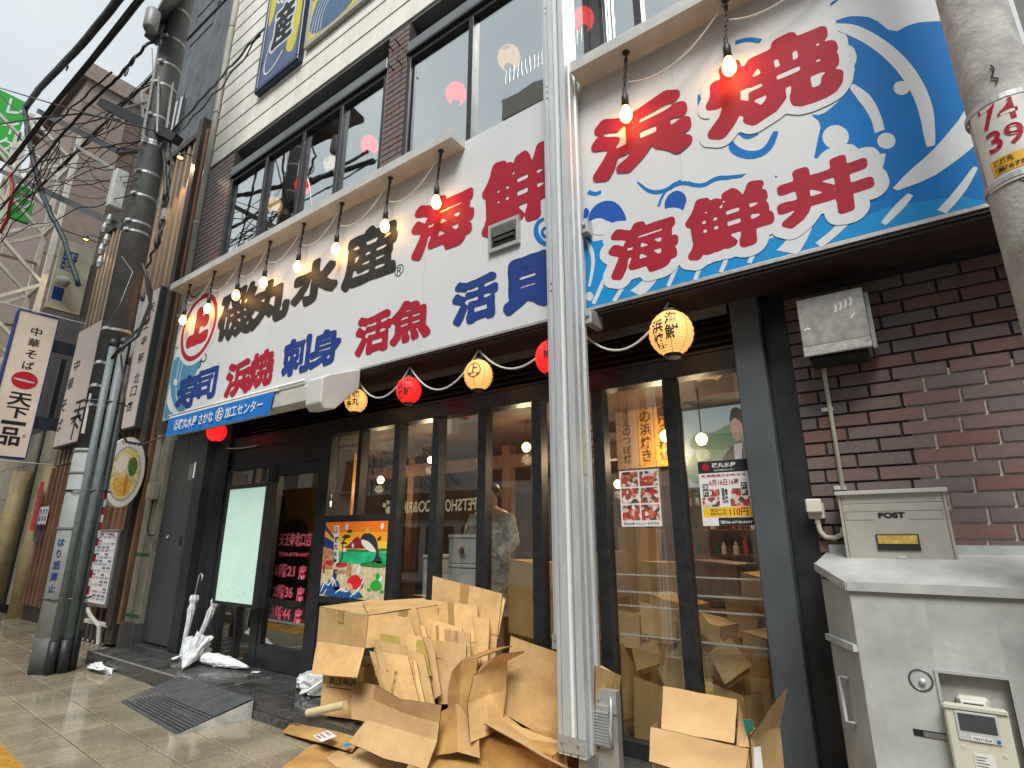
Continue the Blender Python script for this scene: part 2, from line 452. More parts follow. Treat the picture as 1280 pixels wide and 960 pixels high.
def text(mb, pl, body, x0, y0, x1, y1, off=0.003, bold=0.0, keep=False):
    """letters laid flat on a plane, filling the rectangle"""
    vs, fs, _ = glyph_mesh(body, bold)
    if not vs: return
    ax = min(v[0] for v in vs); bx = max(v[0] for v in vs); ay = min(v[1] for v in vs); by = max(v[1] for v in vs)
    sx = (x1 - x0) / max(bx - ax, 1e-6); sy = (y1 - y0) / max(by - ay, 1e-6)
    if keep:
        s = min(sx, sy); cx = (x0 + x1) / 2; cy = (y0 + y1) / 2
        x0 = cx - s * (bx - ax) / 2; y0 = cy - s * (by - ay) / 2; sx = sy = s
    P = [pl.p(x0 + (a - ax) * sx, y0 + (b - ay) * sy, off) for a, b in vs]
    mb.add(P, fs)

def vtext(mb, pl, body, cx, ytop, size, pitch=None, off=0.003, bold=0.0, sx=1.0):
    pitch = pitch or size * 1.08
    for i, ch in enumerate(body):
        if ch == ' ': continue
        y = ytop - i * pitch
        text(mb, pl, ch, cx - size * sx / 2, y - size, cx + size * sx / 2, y, off, bold, keep=(sx == 1.0))

def brush_loops(ch, X0, Z0, X1, Z1, grow, extra=(), wob=0.22, res=150):
    """heavy rounded brush lettering: the glyph swollen by a distance field; returns loops per level"""
    vs, fs, be = glyph_mesh(ch)
    v = np.array(vs); mn = v.min(0); mxx = v.max(0)
    wv = np.array([X1 - X0 - 2 * grow, Z1 - Z0 - 2 * grow])
    v = (v - mn) / (mxx - mn) * wv + np.array([X0 + grow, Z0 + grow])
    pad = grow + (max(extra) if extra else 0) + 0.03
    st = max(X1 - X0, Z1 - Z0) / res
    xs = np.arange(X0 - pad, X1 + pad, st); zs = np.arange(Z0 - pad, Z1 + pad, st)
    gx, gz = np.meshgrid(xs, zs); P = np.stack([gx.ravel(), gz.ravel()], 1)
    inside = np.zeros(len(P), bool)
    for f in fs:
        for j in range(1, len(f) - 1):
            a, b, c = v[f[0]], v[f[j]], v[f[j + 1]]
            i0 = max(0, int((min(a[0], b[0], c[0]) - xs[0]) / st)); i1 = int((max(a[0], b[0], c[0]) - xs[0]) / st) + 2
            j0 = max(0, int((min(a[1], b[1], c[1]) - zs[0]) / st)); j1 = int((max(a[1], b[1], c[1]) - zs[0]) / st) + 2
            sx = gx[j0:j1, i0:i1]; sz = gz[j0:j1, i0:i1]
            d1 = (b[0] - a[0]) * (sz - a[1]) - (b[1] - a[1]) * (sx - a[0])
            d2 = (c[0] - b[0]) * (sz - b[1]) - (c[1] - b[1]) * (sx - b[0])
            d3 = (a[0] - c[0]) * (sz - c[1]) - (a[1] - c[1]) * (sx - c[0])
            m = ((d1 >= 0) & (d2 >= 0) & (d3 >= 0)) | ((d1 <= 0) & (d2 <= 0) & (d3 <= 0))
            ins = inside.reshape(gx.shape); ins[j0:j1, i0:i1] |= m
    D = np.full(len(P), 1e9)
    for (i, j) in be:
        a, b = v[i], v[j]; ab = b - a; l2 = max((ab ** 2).sum(), 1e-12)
        t = np.clip(((P - a) @ ab) / l2, 0, 1); q = P - a - t[:, None] * ab
        D = np.minimum(D, (q ** 2).sum(1))
    D = np.sqrt(D); D = np.where(inside, -D, D).reshape(gx.shape)
    seed = ord(ch[0]) % 97
    wobf = np.sin(gx * 9.1 / (X1 - X0) + seed) * np.cos(gz * 7.3 / (Z1 - Z0) + seed * 2.1) + 0.5 * np.sin(gx * 21 / (X1 - X0) - gz * 17 / (Z1 - Z0))
    # a stroke may swell to its full weight in the open, but never closes a counter
    M_ = np.clip(D, 0, None); kk = max(2, int(grow * 2.2 / st))
    for ax_ in (0, 1):
        acc = M_.copy()
        for s_ in range(1, kk + 1):
            for sg in (-s_, s_): acc = np.maximum(acc, np.roll(M_, sg, ax_))
        M_ = acc
    lim = np.minimum(grow, 0.46 * M_)
    D = np.where(D > 0, D + (grow - lim), D) - grow * wob * 0.5 * wobf * (lim > grow * .9)
    K = np.array([1, 2, 1]) / 4.0                        # soften the corners
    for _ in range(2):
        D = np.apply_along_axis(lambda r: np.convolve(np.pad(r, 1, 'edge'), K, 'valid'), 0, D)
        D = np.apply_along_axis(lambda r: np.convolve(np.pad(r, 1, 'edge'), K, 'valid'), 1, D)
    return [contour(D, lv, xs, zs) for lv in [grow] + [grow + e for e in extra]]

def contour(D, lv, xs, zs):
    G = D - lv; ny, nx = G.shape
    S = G < 0
    mixc = (S[:-1, :-1].astype(int) + S[1:, :-1] + S[:-1, 1:] + S[1:, 1:])
    js, is_ = np.where((mixc > 0) & (mixc < 4))
    nxt = {}
    pt = {}
    def key(j, i, e):
        if e == 0: k = (j, i, 0)
        elif e == 1: k = (j, i + 1, 1)
        elif e == 2: k = (j + 1, i, 0)
        else: k = (j, i, 1)
        if k not in pt:
            if k[2] == 0: a, b = G[k[0], k[1]], G[k[0], k[1] + 1]; t = a / (a - b); pt[k] = (xs[k[1]] + t * (xs[1] - xs[0]), zs[k[0]])
            else: a, b = G[k[0], k[1]], G[k[0] + 1, k[1]]; t = a / (a - b); pt[k] = (xs[k[1]], zs[k[0]] + t * (zs[1] - zs[0]))
        return k
    T = {1: [(3, 0)], 2: [(0, 1)], 3: [(3, 1)], 4: [(1, 2)], 5: [(3, 0), (1, 2)], 6: [(0, 2)], 7: [(3, 2)], 8: [(2, 3)], 9: [(2, 0)], 10: [(0, 1), (2, 3)], 11: [(2, 1)], 12: [(1, 3)], 13: [(1, 0)], 14: [(0, 3)]}
    for j, i in zip(js, is_):
        c = int(S[j, i]) + 2 * int(S[j, i + 1]) + 4 * int(S[j + 1, i + 1]) + 8 * int(S[j + 1, i])
        for a, b in T.get(c, []): nxt[key(j, i, a)] = key(j, i, b)
    loops = []
    while nxt:
        k0, k = next(iter(nxt.items())); L = [pt[k0]]; del nxt[k0]
        while k in nxt and k != k0:
            L.append(pt[k]); k2 = nxt.pop(k); k = k2
        if len(L) > 8: loops.append(L[::2])
    return loops

def fill_loops(mb, pl, loops, off):
    c = bpy.data.curves.new('fill', 'CURVE'); c.dimensions = '2D'; c.fill_mode = 'BOTH'
    for L in loops:
        s = c.splines.new('POLY'); s.points.add(len(L) - 1)
        for p, q in zip(s.points, L): p.co = (q[0], q[1], 0, 1)
        s.use_cyclic_u = True
    o = bpy.data.objects.new('fill', c); COL.objects.link(o)
    dg = bpy.context.evaluated_depsgraph_get(); dg.update()
    me = bpy.data.meshes.new_from_object(o.evaluated_get(dg))
    P = [pl.p(q.co.x, q.co.y, off) for q in me.vertices]; fs = [tuple(p.vertices) for p in me.polygons]
    mb.add(P, fs)
    bpy.data.objects.remove(o); bpy.data.curves.remove(c); bpy.data.meshes.remove(me)

def poly_solid(name, mat, parent, pl, pts, d0, d1, **k):
    """a polygon on plane pl with real thickness from offset d0 to d1"""
    P = [pl.p(a, b, d0) for a, b in pts]
    return MB().prism(P, pl.n * (d1 - d0)).build(name, mat, parent, **k)

def arc_pts(p, q, sag, n=12):
    p = Vector(p); q = Vector(q)
    return [p.lerp(q, i / n) - Vector((0, 0, 4 * sag * (i / n) * (1 - i / n))) for i in range(n + 1)]

def sheet(mb, rows, th=0.008, jag=0.0, sub=4, bulge=0.0, seed=0):
    """corrugated board: a grid of rows of 3-D points, subdivided, given thickness; slot 0 faces, slot 1 cut edges"""
    rng = random.Random(seed)
    R2 = []
    for r in rows:
        rr = []
        for i in range(len(r) - 1):
            for k in range(sub): rr.append(Vector(r[i]).lerp(Vector(r[i + 1]), k / sub))
        rr.append(Vector(r[-1])); R2.append(rr)
    G = []
    for i in range(len(R2) - 1):
        for k in range(sub): G.append([a.lerp(b, k / sub) for a, b in zip(R2[i], R2[i + 1])])
    G.append(R2[-1])
    nj = len(G); ni = len(G[0])
    def nrm(j, i):
        a = G[min(j + 1, nj - 1)][i] - G[max(j - 1, 0)][i]; b = G[j][min(i + 1, ni - 1)] - G[j][max(i - 1, 0)]
        n = b.cross(a)
        return n.normalized() if n.length > 1e-9 else Vector((0, 0, 1))
    N = [[nrm(j, i) for i in range(ni)] for j in range(nj)]
    if bulge or jag:
        for j in range(nj):
            for i in range(ni):
                u = i / (ni - 1); v = j / (nj - 1)
                d = bulge * math.sin(math.pi * u) * math.sin(math.pi * v) if bulge else 0
                d += noise.noise(G[j][i] * 6 + Vector((seed, 0, 0))) * jag
                G[j][i] = G[j][i] + N[j][i] * d
                if jag and (j in (0, nj - 1) or i in (0, ni - 1)):
                    G[j][i] = G[j][i] + Vector((rng.uniform(-1, 1), 0, rng.uniform(-1, 1))) * jag * 0.35
    vs = []
    for s in (0.5, -0.5):
        for j in range(nj):
            for i in range(ni): vs.append(G[j][i] + N[j][i] * th * s)
    o = nj * ni
    c = mb.cur
    fs = []
    for j in range(nj - 1):
        for i in range(ni - 1):
            a = j * ni + i; fs.append((a, a + 1, a + 1 + ni, a + ni)); fs.append((a + o, a + ni + o, a + 1 + ni + o, a + 1 + o))
    mb.add(vs, fs); base = len(mb.v) - len(vs)
    es = []
    ring = [(0, i) for i in range(ni)] + [(j, ni - 1) for j in range(1, nj)] + [(nj - 1, i) for i in range(ni - 2, -1, -1)] + [(j, 0) for j in range(nj - 2, 0, -1)]
    for a, b in zip(ring, ring[1:] + ring[:1]):
        p = a[0] * ni + a[1] + base; q = b[0] * ni + b[1] + base; es.append((p, q, q + o, p + o))
    mb.f += es; mb.m += [1] * len(es)
    mb.cur = c
    return mb
# ================================================================== GROUND
S3 = R(-3.0)
def tag_struct(o, label=None):
    o['kind'] = 'structure'
    if label: o['label'] = label
    return o

g = MB().box(-90, -2.75, -0.35, 60, 14, -0.012).build('pavement', JOINT, base=(0, 0, 0)); tag_struct(g, 'wet tiled pavement in front of the restaurant')
rd = MB().box(-90, -11.2, -0.5, 60, -2.95, -0.14).build('road', ASPH, base=(0, -7, -0.5)); tag_struct(rd, 'wet asphalt street')
kb = MB().box(-90, -2.95, -0.5, 60, -2.75, 0.0).build('kerb', CONC, base=(0, -2.85, -0.5)); tag_struct(kb)
fp = MB().box(-90, -60, -0.5, 60, -11.2, 0.0).build('far_pavement', ASPH, base=(0, -12, -0.5)); tag_struct(fp)
# paving tiles, laid slightly askew to the shop front
T = 0.368
ca, sa = math.cos(S3), math.sin(S3)
def tl(i, j):          # grid to world
    x = -8.69 + i * T; y = -1.479 + j * T - 0.0
    dx, dy = x + 8.69, y + 1.479
    return Vector((-8.69 + dx * ca - dy * sa, -1.479 + dx * sa + dy * ca, 0))
proto = None; cnt = 0; rest = MB()
h = T / 2 - 0.0055
for i in range(-26, 30):
    for j in range(-2, 4):
        c = tl(i + .5, j + .5)
        if c.y > -0.62 and c.x > -9.3: continue
        if c.y > 0.2: continue
        dz = random.uniform(-0.0015, 0.0015)
        if -16.5 < c.x < -2.6 and cnt < 290:
            if proto is None:
                proto = MB().box(-h, -h, -0.02, h, h, 0).build('paving_tile', TILE, g, bevel=0.003)
                o = proto
            else: o = dup(proto, (0, 0, 0), g)
            o.location = Vector((c.x, c.y, -0.0095 + dz * .5)); o.rotation_euler.z = S3; cnt += 1
        else:
            a, b = Vector((ca, sa, 0)), Vector((-sa, ca, 0))
            rest.obox(Vector((c.x, c.y, -0.0195 + dz * .5)), a, b, Vector((0, 0, 1)), h, h, 0.01)
rest.build('paving_tile', TILE, g, kind='stuff')
# yellow tactile strip
yt = None
for i in range(-6, 34):
    for j in range(2):
        s = 0.3
        x = -8.69 + i * s * 1.0; y0 = -2.30 - (x + 8.69) * 0.0524 - s * (j + .5) + 0.12
        if yt is None:
            m = MB().box(-s / 2 + .004, -s / 2 + .004, -0.02, s / 2 - .004, s / 2 - .004, 0.001)
            for k in range(4): m.box(-s / 2 + .03 + k * 0.068, -s / 2 + .02, 0.001, -s / 2 + .062 + k * 0.068, s / 2 - .02, 0.006)
            yt = m.build('tactile_tile', YTILE, g); o = yt
        else: o = dup(yt, (0, 0, 0), g)
        o.location = Vector((x, y0, -0.004)); o.rotation_euler.z = S3

# raised step in front of the shop
st = MB().box(-9.24, -0.80, -0.01, -0.5, 0.6, 0.138).build('entrance_step', STEPT, base=(-5, -0.3, 0)); tag_struct(st, 'dark tiled step along the shop front')
pt = None
for i in range(29):
    for j in range(3):
        x0 = -9.24 + i * 0.3; y0 = -0.80 + j * 0.27
        if pt is None:
            pt = MB().box(-.147, -.132, 0, .147, .132, 0.012).build('step_tile', STEPT, st, bevel=0.002); o = pt
        else: o = dup(pt, (0, 0, 0), st)
        o.location = Vector((x0 + .15, y0 + .135, 0.138)) - wloc(st)
rt_ = None
for i in range(26):
    x = -5.16 + i * 0.105
    if rt_ is None:
        rt_ = MB().box(-.048, 0, 0, .048, .012, 0.125).build('riser_tile', STEPT, st, bevel=0.002); o = rt_
    else: o = dup(rt_, (0, 0, 0), st)
    o.location = Vector((x, -0.813, 0.008)) - wloc(st)
MB().box(-9.26, -0.815, 0.0, -6.75, -0.80, 0.14).build('step_edge', STEPT, st)
MB().box(-9.262, -0.818, 0.1405, -6.75, -0.79, 0.1535).build('step_nosing', M('nosing_grey', (.20, .20, .19), .4, ns=12, na=.3), st, bevel=.003)

# rubber ramp
rr = root('access_ramp', (-6, -1.1, 0), 'dark grey ribbed rubber ramp leading up to the restaurant step', 'ramp')
p0, p1, p2, p3 = V(-6.78, -1.30, 0.003), V(-5.30, -1.42, 0.003), V(-5.22, -0.82, 0.155), V(-6.68, -0.815, 0.155)
MB().prism([V(p1.x, p1.y, .012), V(p1.x, p1.y, .0), V(p2.x, p2.y, 0), V(p2.x, p2.y, .15)], V(-.02, 0, 0)).build('ramp_side', CONC, rr)
m = MB()
N_ = 20
for k in range(N_):
    a = k / N_; b = (k + .62) / N_; c = (k + 1) / N_
    L0, R0 = p0.lerp(p3, a), p1.lerp(p2, a); L1, R1 = p0.lerp(p3, b), p1.lerp(p2, b); L2, R2 = p0.lerp(p3, c), p1.lerp(p2, c)
    up = V(0, 0, .016); u2 = V(0, 0, .010) if k < 9 else up
    m.add([L0 + up, R0 + up, R1 + up, L1 + up, L2 + u2, R2 + u2], [(0, 1, 2, 3), (3, 2, 5, 4)])
m.add([p0, p1, p1 + V(0, 0, .016), p0 + V(0, 0, .016)], [(0, 1, 2, 3)])
m.build('ramp_plate', RAMP, rr)

# ================================================================== SHOP BUILDING
shop = root('shop_building', (-5, 0, 0), 'seafood restaurant building with cream siding, brown brick piers and dark glazed front', 'building')
YB = -0.25
# --- third floor siding
z0 = 8.17; SID_H = 0.355
for k in range(17):
    z = z0 + k * SID_H
    xs = [-9.52, -6.95, -3.2, 1.0, 4.6]
    for a, b in zip(xs, xs[1:]):
        MB().add([(a + .004, YB, z + .006), (b - .004, YB, z + .006), (b - .004, YB + .012, z + SID_H - .004), (a + .004, YB + .012, z + SID_H - .004),
                  (a + .004, YB + .05, z + .006), (b - .004, YB + .05, z + .006), (b - .004, YB + .05, z + SID_H - .004), (a + .004, YB + .05, z + SID_H - .004)],
                 [(0, 1, 2, 3), (4, 7, 6, 5), (0, 4, 5, 1), (3, 2, 6, 7), (0, 3, 7, 4), (1, 5, 6, 2)]).build('siding_board', SIDING, shop)
box('upper_wall', SOFGREY, shop, -9.52, YB + .051, 8.17, 4.6, 0.0, 14.3)
box('party_wall', SIDING, shop, -9.52, 0.35, 3.4, -9.44, 7.0, 14.3)
box('recess_soffit', SOFGREY, shop, -9.5, YB + .02, 8.12, 4.6, -.051, 8.165)
box('recess_back', SOFGREY, shop, -9.4, -.05, 7.62, 4.6, -.01, 8.16)
# --- second floor piers of small bricks
BH = 0.0857; BL = 0.283
bp = {}
def brick(x0, x1, z, y, parent, th=.03):
    key = (round(x1 - x0, 3), th)
    if key not in bp:
        L = (x1 - x0) / 2 - .0075
        bp[key] = MB().box(-L, 0, .007, L, th, BH - .007).build('brick', BRICK, parent, bevel=0.0015); o = bp[key]
    else: o = dup(bp[key], (0, 0, 0), parent)
    o.location = Vector(((x0 + x1) / 2, y + random.uniform(-.0012, .0012), z)) - wloc(parent)
for (xa, xb, z_a, z_b) in ((-9.48, -8.60, 5.45, 8.17), (-4.70, -4.32, 5.45, 8.17)):
    box('pier_core', MORTARD, shop, xa + .003, YB + .008, z_a, xb - .003, 0.30, z_b)
    n = int((z_b - z_a) / BH)
    for r_ in range(n):
        x = xa; off = BL / 2 if r_ % 2 else BL
        while x < xb - .02:
            e = min(x + off, xb)
            if e - x > .03: brick(x, e, z_a + r_ * BH, YB, shop)
            x = e; off = BL
# --- second floor windows: mullions, header, panes
def window_group(x0, x1, mull, zb=5.50, zt=7.56, head=True):
    if head:
        wf = box('window_header', HEADER, shop, x0, YB - .03, zt, x1, YB + .12, zt + .17, bevel=.004)
        box('header_lip', FRAME, wf, x0, YB - .045, zt - .03, x1, YB - .02, zt + .005)
    box('window_frame', FRAME, shop, x0, YB - .01, zb, x0 + .06, YB + .1, zt - .03, bevel=.003)
    box('window_frame', FRAME, shop, x1 - .06, YB - .01, zb, x1, YB + .1, zt - .03, bevel=.003)
    box('window_frame', FRAME, shop, x0 + .06, YB - .008, zt - .11, x1 - .06, YB + .1, zt - .032, bevel=.003)
    box('window_frame', FRAME, shop, x0 + .06, YB - .008, zb, x1 - .06, YB + .1, zb + .06, bevel=.003)
    e = [x0 + .06] + mull + [x1 - .06]
    for mm in mull: box('mullion', FRAME, shop, mm - .035, YB - .012, zb + .06, mm + .035, YB + .09, zt - .11, bevel=.003)
    for a, b in zip(e, e[1:]): box('glass_pane', GLASSU, shop, a + .02, YB + .045, zb + .05, b - .02, YB + .051, zt - .1)
window_group(-8.60, -4.70, [-7.49, -6.50, -5.62])
window_group(-4.32, 1.6, [-3.27, -2.24, -1.30, -0.3, .7], zb=5.66)
box('sill_band', SIGNW, shop, -3.1, YB - .05, 5.50, -1.75, YB + .09, 5.655)
# second-floor room
box('room_ceiling', M('room_ceiling_paint', (0.5, 0.47, 0.42), .8), shop, -9.3, 0.05, 9.15, 4, 6, 9.2)
box('room_floor', DARKW, shop, -9.3, 0.05, 4.9, 4, 6, 5.0)
box('room_wall', M('room_wall_paint', (0.30, 0.24, 0.18), .8, ns=2, na=.2), shop, -9.3, 6.0, 5.0, 4, 6.1, 9.15)
box('room_side', WOOD, shop, -9.3, 0.36, 5.0, -9.25, 6.0, 9.15)
# --- wall behind the sign and the dark recess over the doors
box('wall_behind_sign', SOFGREY, shop, -9.42, -0.18, 3.34, 4.6, 0.36, 5.49)
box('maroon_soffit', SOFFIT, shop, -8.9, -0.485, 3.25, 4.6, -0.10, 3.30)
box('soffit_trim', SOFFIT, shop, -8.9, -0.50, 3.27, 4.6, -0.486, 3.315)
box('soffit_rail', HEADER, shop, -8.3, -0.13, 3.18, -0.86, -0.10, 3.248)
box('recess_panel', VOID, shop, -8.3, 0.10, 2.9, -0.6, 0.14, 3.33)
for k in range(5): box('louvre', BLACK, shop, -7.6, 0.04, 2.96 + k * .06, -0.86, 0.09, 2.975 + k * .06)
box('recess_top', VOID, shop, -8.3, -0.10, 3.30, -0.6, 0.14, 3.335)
# --- lintel
box('lintel', FRAME, shop, -7.70, -0.07, 2.775, -0.84, 0.09, 2.93, bevel=.005)
box('lintel_lip', SOFFIT, shop, -7.70, -0.085, 2.925, -0.84, 0.0, 2.945)
box('door_header', FRAME, shop, -7.70, -0.055, 2.50, -5.56, 0.10, 2.773, bevel=.005)
# --- left: charcoal service doors, black jamb
for x0_, x1_ in ((-9.36, -8.86), (-8.85, -8.36)):
    d = box('service_door', SHUT, shop, x0_, -0.14, 0.17, x1_, -0.08, 3.1, bevel=.006)
MB().tube([V(-8.98, -.16, 1.63), V(-8.98, -.19, 1.60), V(-8.94, -.19, 1.60)], .008).build('door_handle', ALU, d)
for zc in (.42, 2.6): MB().tube([V(-8.37, -.15, zc), V(-8.37, -.15, zc + .14)], .01).build('hinge', SHUT, d)
MB().box(-8.66, -.148, 1.50, -8.60, -.141, 1.62).box(-8.645, -.150, 1.52, -8.615, -.1485, 1.60).build('lock_plate', FRAME, d)
MB().box(-8.70, -.146, 2.42, -8.58, -.141, 2.66).build('door_notice', ALUD, d)
box('door_notice', PAPERW, shop, -8.56, -.146, 2.45, -8.50, -.141, 2.68)
box('service_door_frame', SHUT, shop, -9.38, -0.10, 3.1, -8.2, 0.1, 3.34)
box('jamb', BLACK, shop, -8.355, -0.22, 0.15, -8.10, 0.10, 3.3, bevel=.006)
box('jamb', BLACK, shop, -8.095, -0.10, 0.15, -7.70, 0.10, 3.3, bevel=.006)
box('jamb', FRAME, shop, -7.70, -0.08, 0.15, -7.55, 0.08, 2.50, bevel=.005)
# --- storefront mullions and panes
yG = 0.0
def mull(x, wd=.10, zb=.15, zt=2.775, d=.06):
    return box('mullion', FRAME, shop, x - wd / 2, yG - d, zb, x + wd / 2, yG + .05, zt, bevel=.004)
for x in (-6.64,): mull(x, .17, zt=2.5, d=.05)
for x in (-7.08,): mull(x, .07, zt=2.5, d=.04)
xm = [-5.51, -4.33, -3.77, -3.18, -2.57, -1.97, -1.36]
mull(-5.51, .13)
for x in xm[1:]: mull(x, .10)
mull(-4.93, .07, zb=1.80)
box('glass_pane', GLASS, shop, -7.55, -.003, .17, -7.12, .003, 2.5)
box('glass_pane', GLASS, shop, -7.04, -.003, .17, -6.73, .003, 2.5)
for a, b in zip(xm, xm[1:] + [-0.84]):
    if a == -5.51:
        box('glass_pane', GLASS, shop, -5.44, -.003, 1.84, -4.97, .003, 2.775)
        box('glass_pane', GLASS, shop, -4.89, -.003, 1.84, -4.39, .003, 2.775)
        box('transom', FRAME, shop, -5.445, -.05, 1.775, -4.38, .05, 1.84)
        box('stall_riser', BLACK, shop, -5.445, -.02, .15, -4.38, .04, .92)
        box('transom', FRAME, shop, -5.445, -.05, .92, -4.38, .05, .98)
    else:
        box('glass_pane', GLASS, shop, a + .045, -.003, .22, b - .045 + (.045 if b == -.84 else 0), .003, 2.775)
        box('bottom_rail', FRAME, shop, a + .05, -.045, .15, b - .05, .045, .24)
# thin white bars added inside the right-hand panes, standing in for reflected lines
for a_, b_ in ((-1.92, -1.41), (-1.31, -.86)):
    for py_ in (722, 745, 764, 803): box('white_line_bar', M('bar_white', (.62, .62, .58), .4), shop, a_, .055, W(880, py_, .06).z - .005, b_, .066, W(880, py_, .06).z + .005)
# sliding door leaf
dr = box('door_rail', FRAME, shop, -6.55, -.045, .15, -5.58, .02, .40, bevel=.004)
box('door_rail', FRAME, shop, -6.55, -.045, 2.36, -5.58, .02, 2.5, bevel=.004)
box('door_stile', FRAME, shop, -6.55, -.046, .40, -6.47, .02, 2.36, bevel=.004)
box('door_stile', FRAME, shop, -5.66, -.046, .40, -5.58, .02, 2.36, bevel=.004)
box('door_glass', GLASS, shop, -6.47, -.015, .40, -5.66, -.009, 2.36)
# --- right column
box('front_column', SLATE, shop, -0.84, -0.14, 0.0, -0.65, 0.10, 3.26, bevel=.008)
box('column_return', BLACK, shop, -0.645, -0.02, 0.0, -0.50, 0.30, 3.26)

# stickers on the door glass
pl = Plane((0, -.018, 0))
P0 = W(349, 700, -.018); 
sx0, sx1 = W(350, 695, 0).x, W(399, 695, 0).x
PINKH = M('sticker_pink', (0.75, 0.42, 0.48), 0.5)
for mat_, bold, off in ((PINKH, .018, .001), (M('sticker_red', (.75, .03, .10), .5), .0, .003)):
    m = MB()
    text(m, pl, '天王寺北口店', -6.36, 1.50, -5.72, 1.66, off, bold)
    text(m, pl, '☎06-6718-6447', -6.35, 1.38, -5.74, 1.44, off, bold * .9)
    for k, (a, b) in enumerate((('1階21', '席'), ('2階36', '席'), ('3階44', '席'))):
        zt = 1.30 - k * .235
        text(m, pl, a, -6.37, zt - .15, -5.98, zt, off, bold); text(m, pl, b, -5.90, zt - .165, -5.76, zt - .005, off, bold)
    m.build('door_lettering', mat_, shop)
pl2 = Plane((0, -.0235, 0))
m = MB(); text(m, pl2, '営業中 全席', -5.40, .62, -4.75, .78, .0, .02); text(m, pl2, '禁煙', -4.7, .62, -4.45, .78, 0, .02)
m.build('riser_lettering', PAPERW, shop)

# ================================================================== GROUND FLOOR ROOM
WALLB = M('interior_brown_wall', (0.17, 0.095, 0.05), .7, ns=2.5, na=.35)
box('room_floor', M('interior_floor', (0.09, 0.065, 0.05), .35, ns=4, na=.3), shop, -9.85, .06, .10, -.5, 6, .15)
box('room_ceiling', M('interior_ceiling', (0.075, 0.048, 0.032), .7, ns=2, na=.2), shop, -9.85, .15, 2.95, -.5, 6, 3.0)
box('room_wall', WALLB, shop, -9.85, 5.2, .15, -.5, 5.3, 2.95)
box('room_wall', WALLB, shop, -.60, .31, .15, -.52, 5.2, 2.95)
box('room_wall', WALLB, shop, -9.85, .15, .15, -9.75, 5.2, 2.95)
for x in (-6.9, -4.9, -3.0, -1.3):
    box('timber_post', WOOD, shop, x, 2.6, .15, x + .14, 2.74, 2.95)
box('timber_beam', WOOD, shop, -7.9, 2.58, 2.6, -.6, 2.76, 2.8)
box('timber_beam', WOOD, shop, -7.9, 4.6, 2.4, -.6, 4.8, 2.65)
# tables and counters seen through the glass
def table(x, y, w_, d_, label):
    t = root('dining_table', (x, y, .15), label, 'table', 'tables inside the restaurant')
    box('tabletop', WOOD, t, x - w_ / 2, y - d_ / 2, .83, x + w_ / 2, y + d_ / 2, .87, bevel=.004)
    for sx in (-1, 1):
        for sy in (-1, 1): box('leg', BLACK, t, x + sx * (w_ / 2 - .06) - .02, y + sy * (d_ / 2 - .06) - .02, .15, x + sx * (w_ / 2 - .06) + .02, y + sy * (d_ / 2 - .06) + .02, .83)
table(-2.1, 2.0, 1.1, .7, 'wooden dining table inside, behind the two panes with the food posters')
table(-4.9, 2.2, 1.1, .7, 'wooden dining table inside, behind the tuna and mountain picture')
table(-6.3, 3.2, 1.0, .7, 'wooden dining table inside, behind the sliding entrance door')
cn = root('service_counter', (-1.6, 3.6, .15), 'dark service counter with shelves at the back of the room behind the right panes', 'counter')
box('counter_body', DARKW, cn, -2.9, 3.3, .15, -.62, 3.9, 1.15)
box('counter_top', WOOD, cn, -2.95, 3.22, 1.15, -.62, 3.95, 1.20)
for k in range(3): box('shelf', WOOD, cn, -2.9, 4.3, 1.35 + k * .35, -.62, 4.55, 1.37 + k * .35)
cols = [M('bottle_green', (.03, .12, .04), .2), M('bottle_brown', (.14, .05, .02), .2), M('jar_white', (.6, .58, .52), .4), M('jar_red', (.4, .05, .03), .4)]
for k in range(3):
    m = MB()
    x = -2.85
    while x < -.7:
        m.mat(random.randrange(4)); hh = random.uniform(.1, .26); r_ = random.uniform(.025, .045)
        m.lathe(V(x, 4.42, 1.37 + k * .35), [(0.001, 0), (r_, 0), (r_, hh * .65), (r_ * .4, hh * .8), (r_ * .4, hh), (.001, hh)], 8); x += r_ * 2 + random.uniform(.01, .05)
    m.build('bottle_row', cols, cn, kind='stuff')

# interior amber pendant lamps: lit bulbs with their own light
BULB = M('lit_bulb', (1, .85, .5), .5, emit=(1.0, .44, .075), es=14)
BULBI = M('lit_indoor_bulb', (1, .8, .45), .5, emit=(1.0, .62, .22), es=7)
def pendant(p, r_, label, group='pendant lamps inside the restaurant', e=17):
    t = root('pendant_lamp', (p.x, p.y, 2.95), label, 'lamp', group)
    MB().tube([V(p.x, p.y, 2.95), V(p.x, p.y, p.z + r_)], .006, 6).build('cord', CABLE, t)
    MB().lathe(p, [(.001, -r_), (r_ * .6, -r_ * .8), (r_, 0), (r_ * .8, r_ * .6), (r_ * .3, r_), (.001, r_)], 12).build('bulb', BULBI, t, smooth=True)
    ld = bpy.data.lights.new('lamp_light', 'POINT'); ld.energy = e; ld.color = (1.0, .70, .42); ld.shadow_soft_size = .06
    lo = bpy.data.objects.new('lamp_light', ld); COL.objects.link(lo); lo.parent = t; lo.location = p - t.location - V(0, .02, r_ + .09)
pendant(W(538, 575, 1.3), .045, 'small round pendant lamp seen through the fourth narrow pane, left of the blue banners')
pendant(W(658, 559, 1.3), .055, 'bright round pendant lamp just left of the silver post')
pendant(W(832, 545, 1.2), .060, 'round amber pendant lamp beside the menu strips', e=18)
pendant(W(877, 549, 1.0), .055, 'faceted amber pendant lamp hanging before the television picture', e=7)
pendant(W(376, 601, 3.0), .06, 'pendant lamp glimpsed through the top of the entrance door')
pendant(V(-3.4, 3.4, 2.35), .06, 'pendant lamp deep inside the room behind the person in the coat')
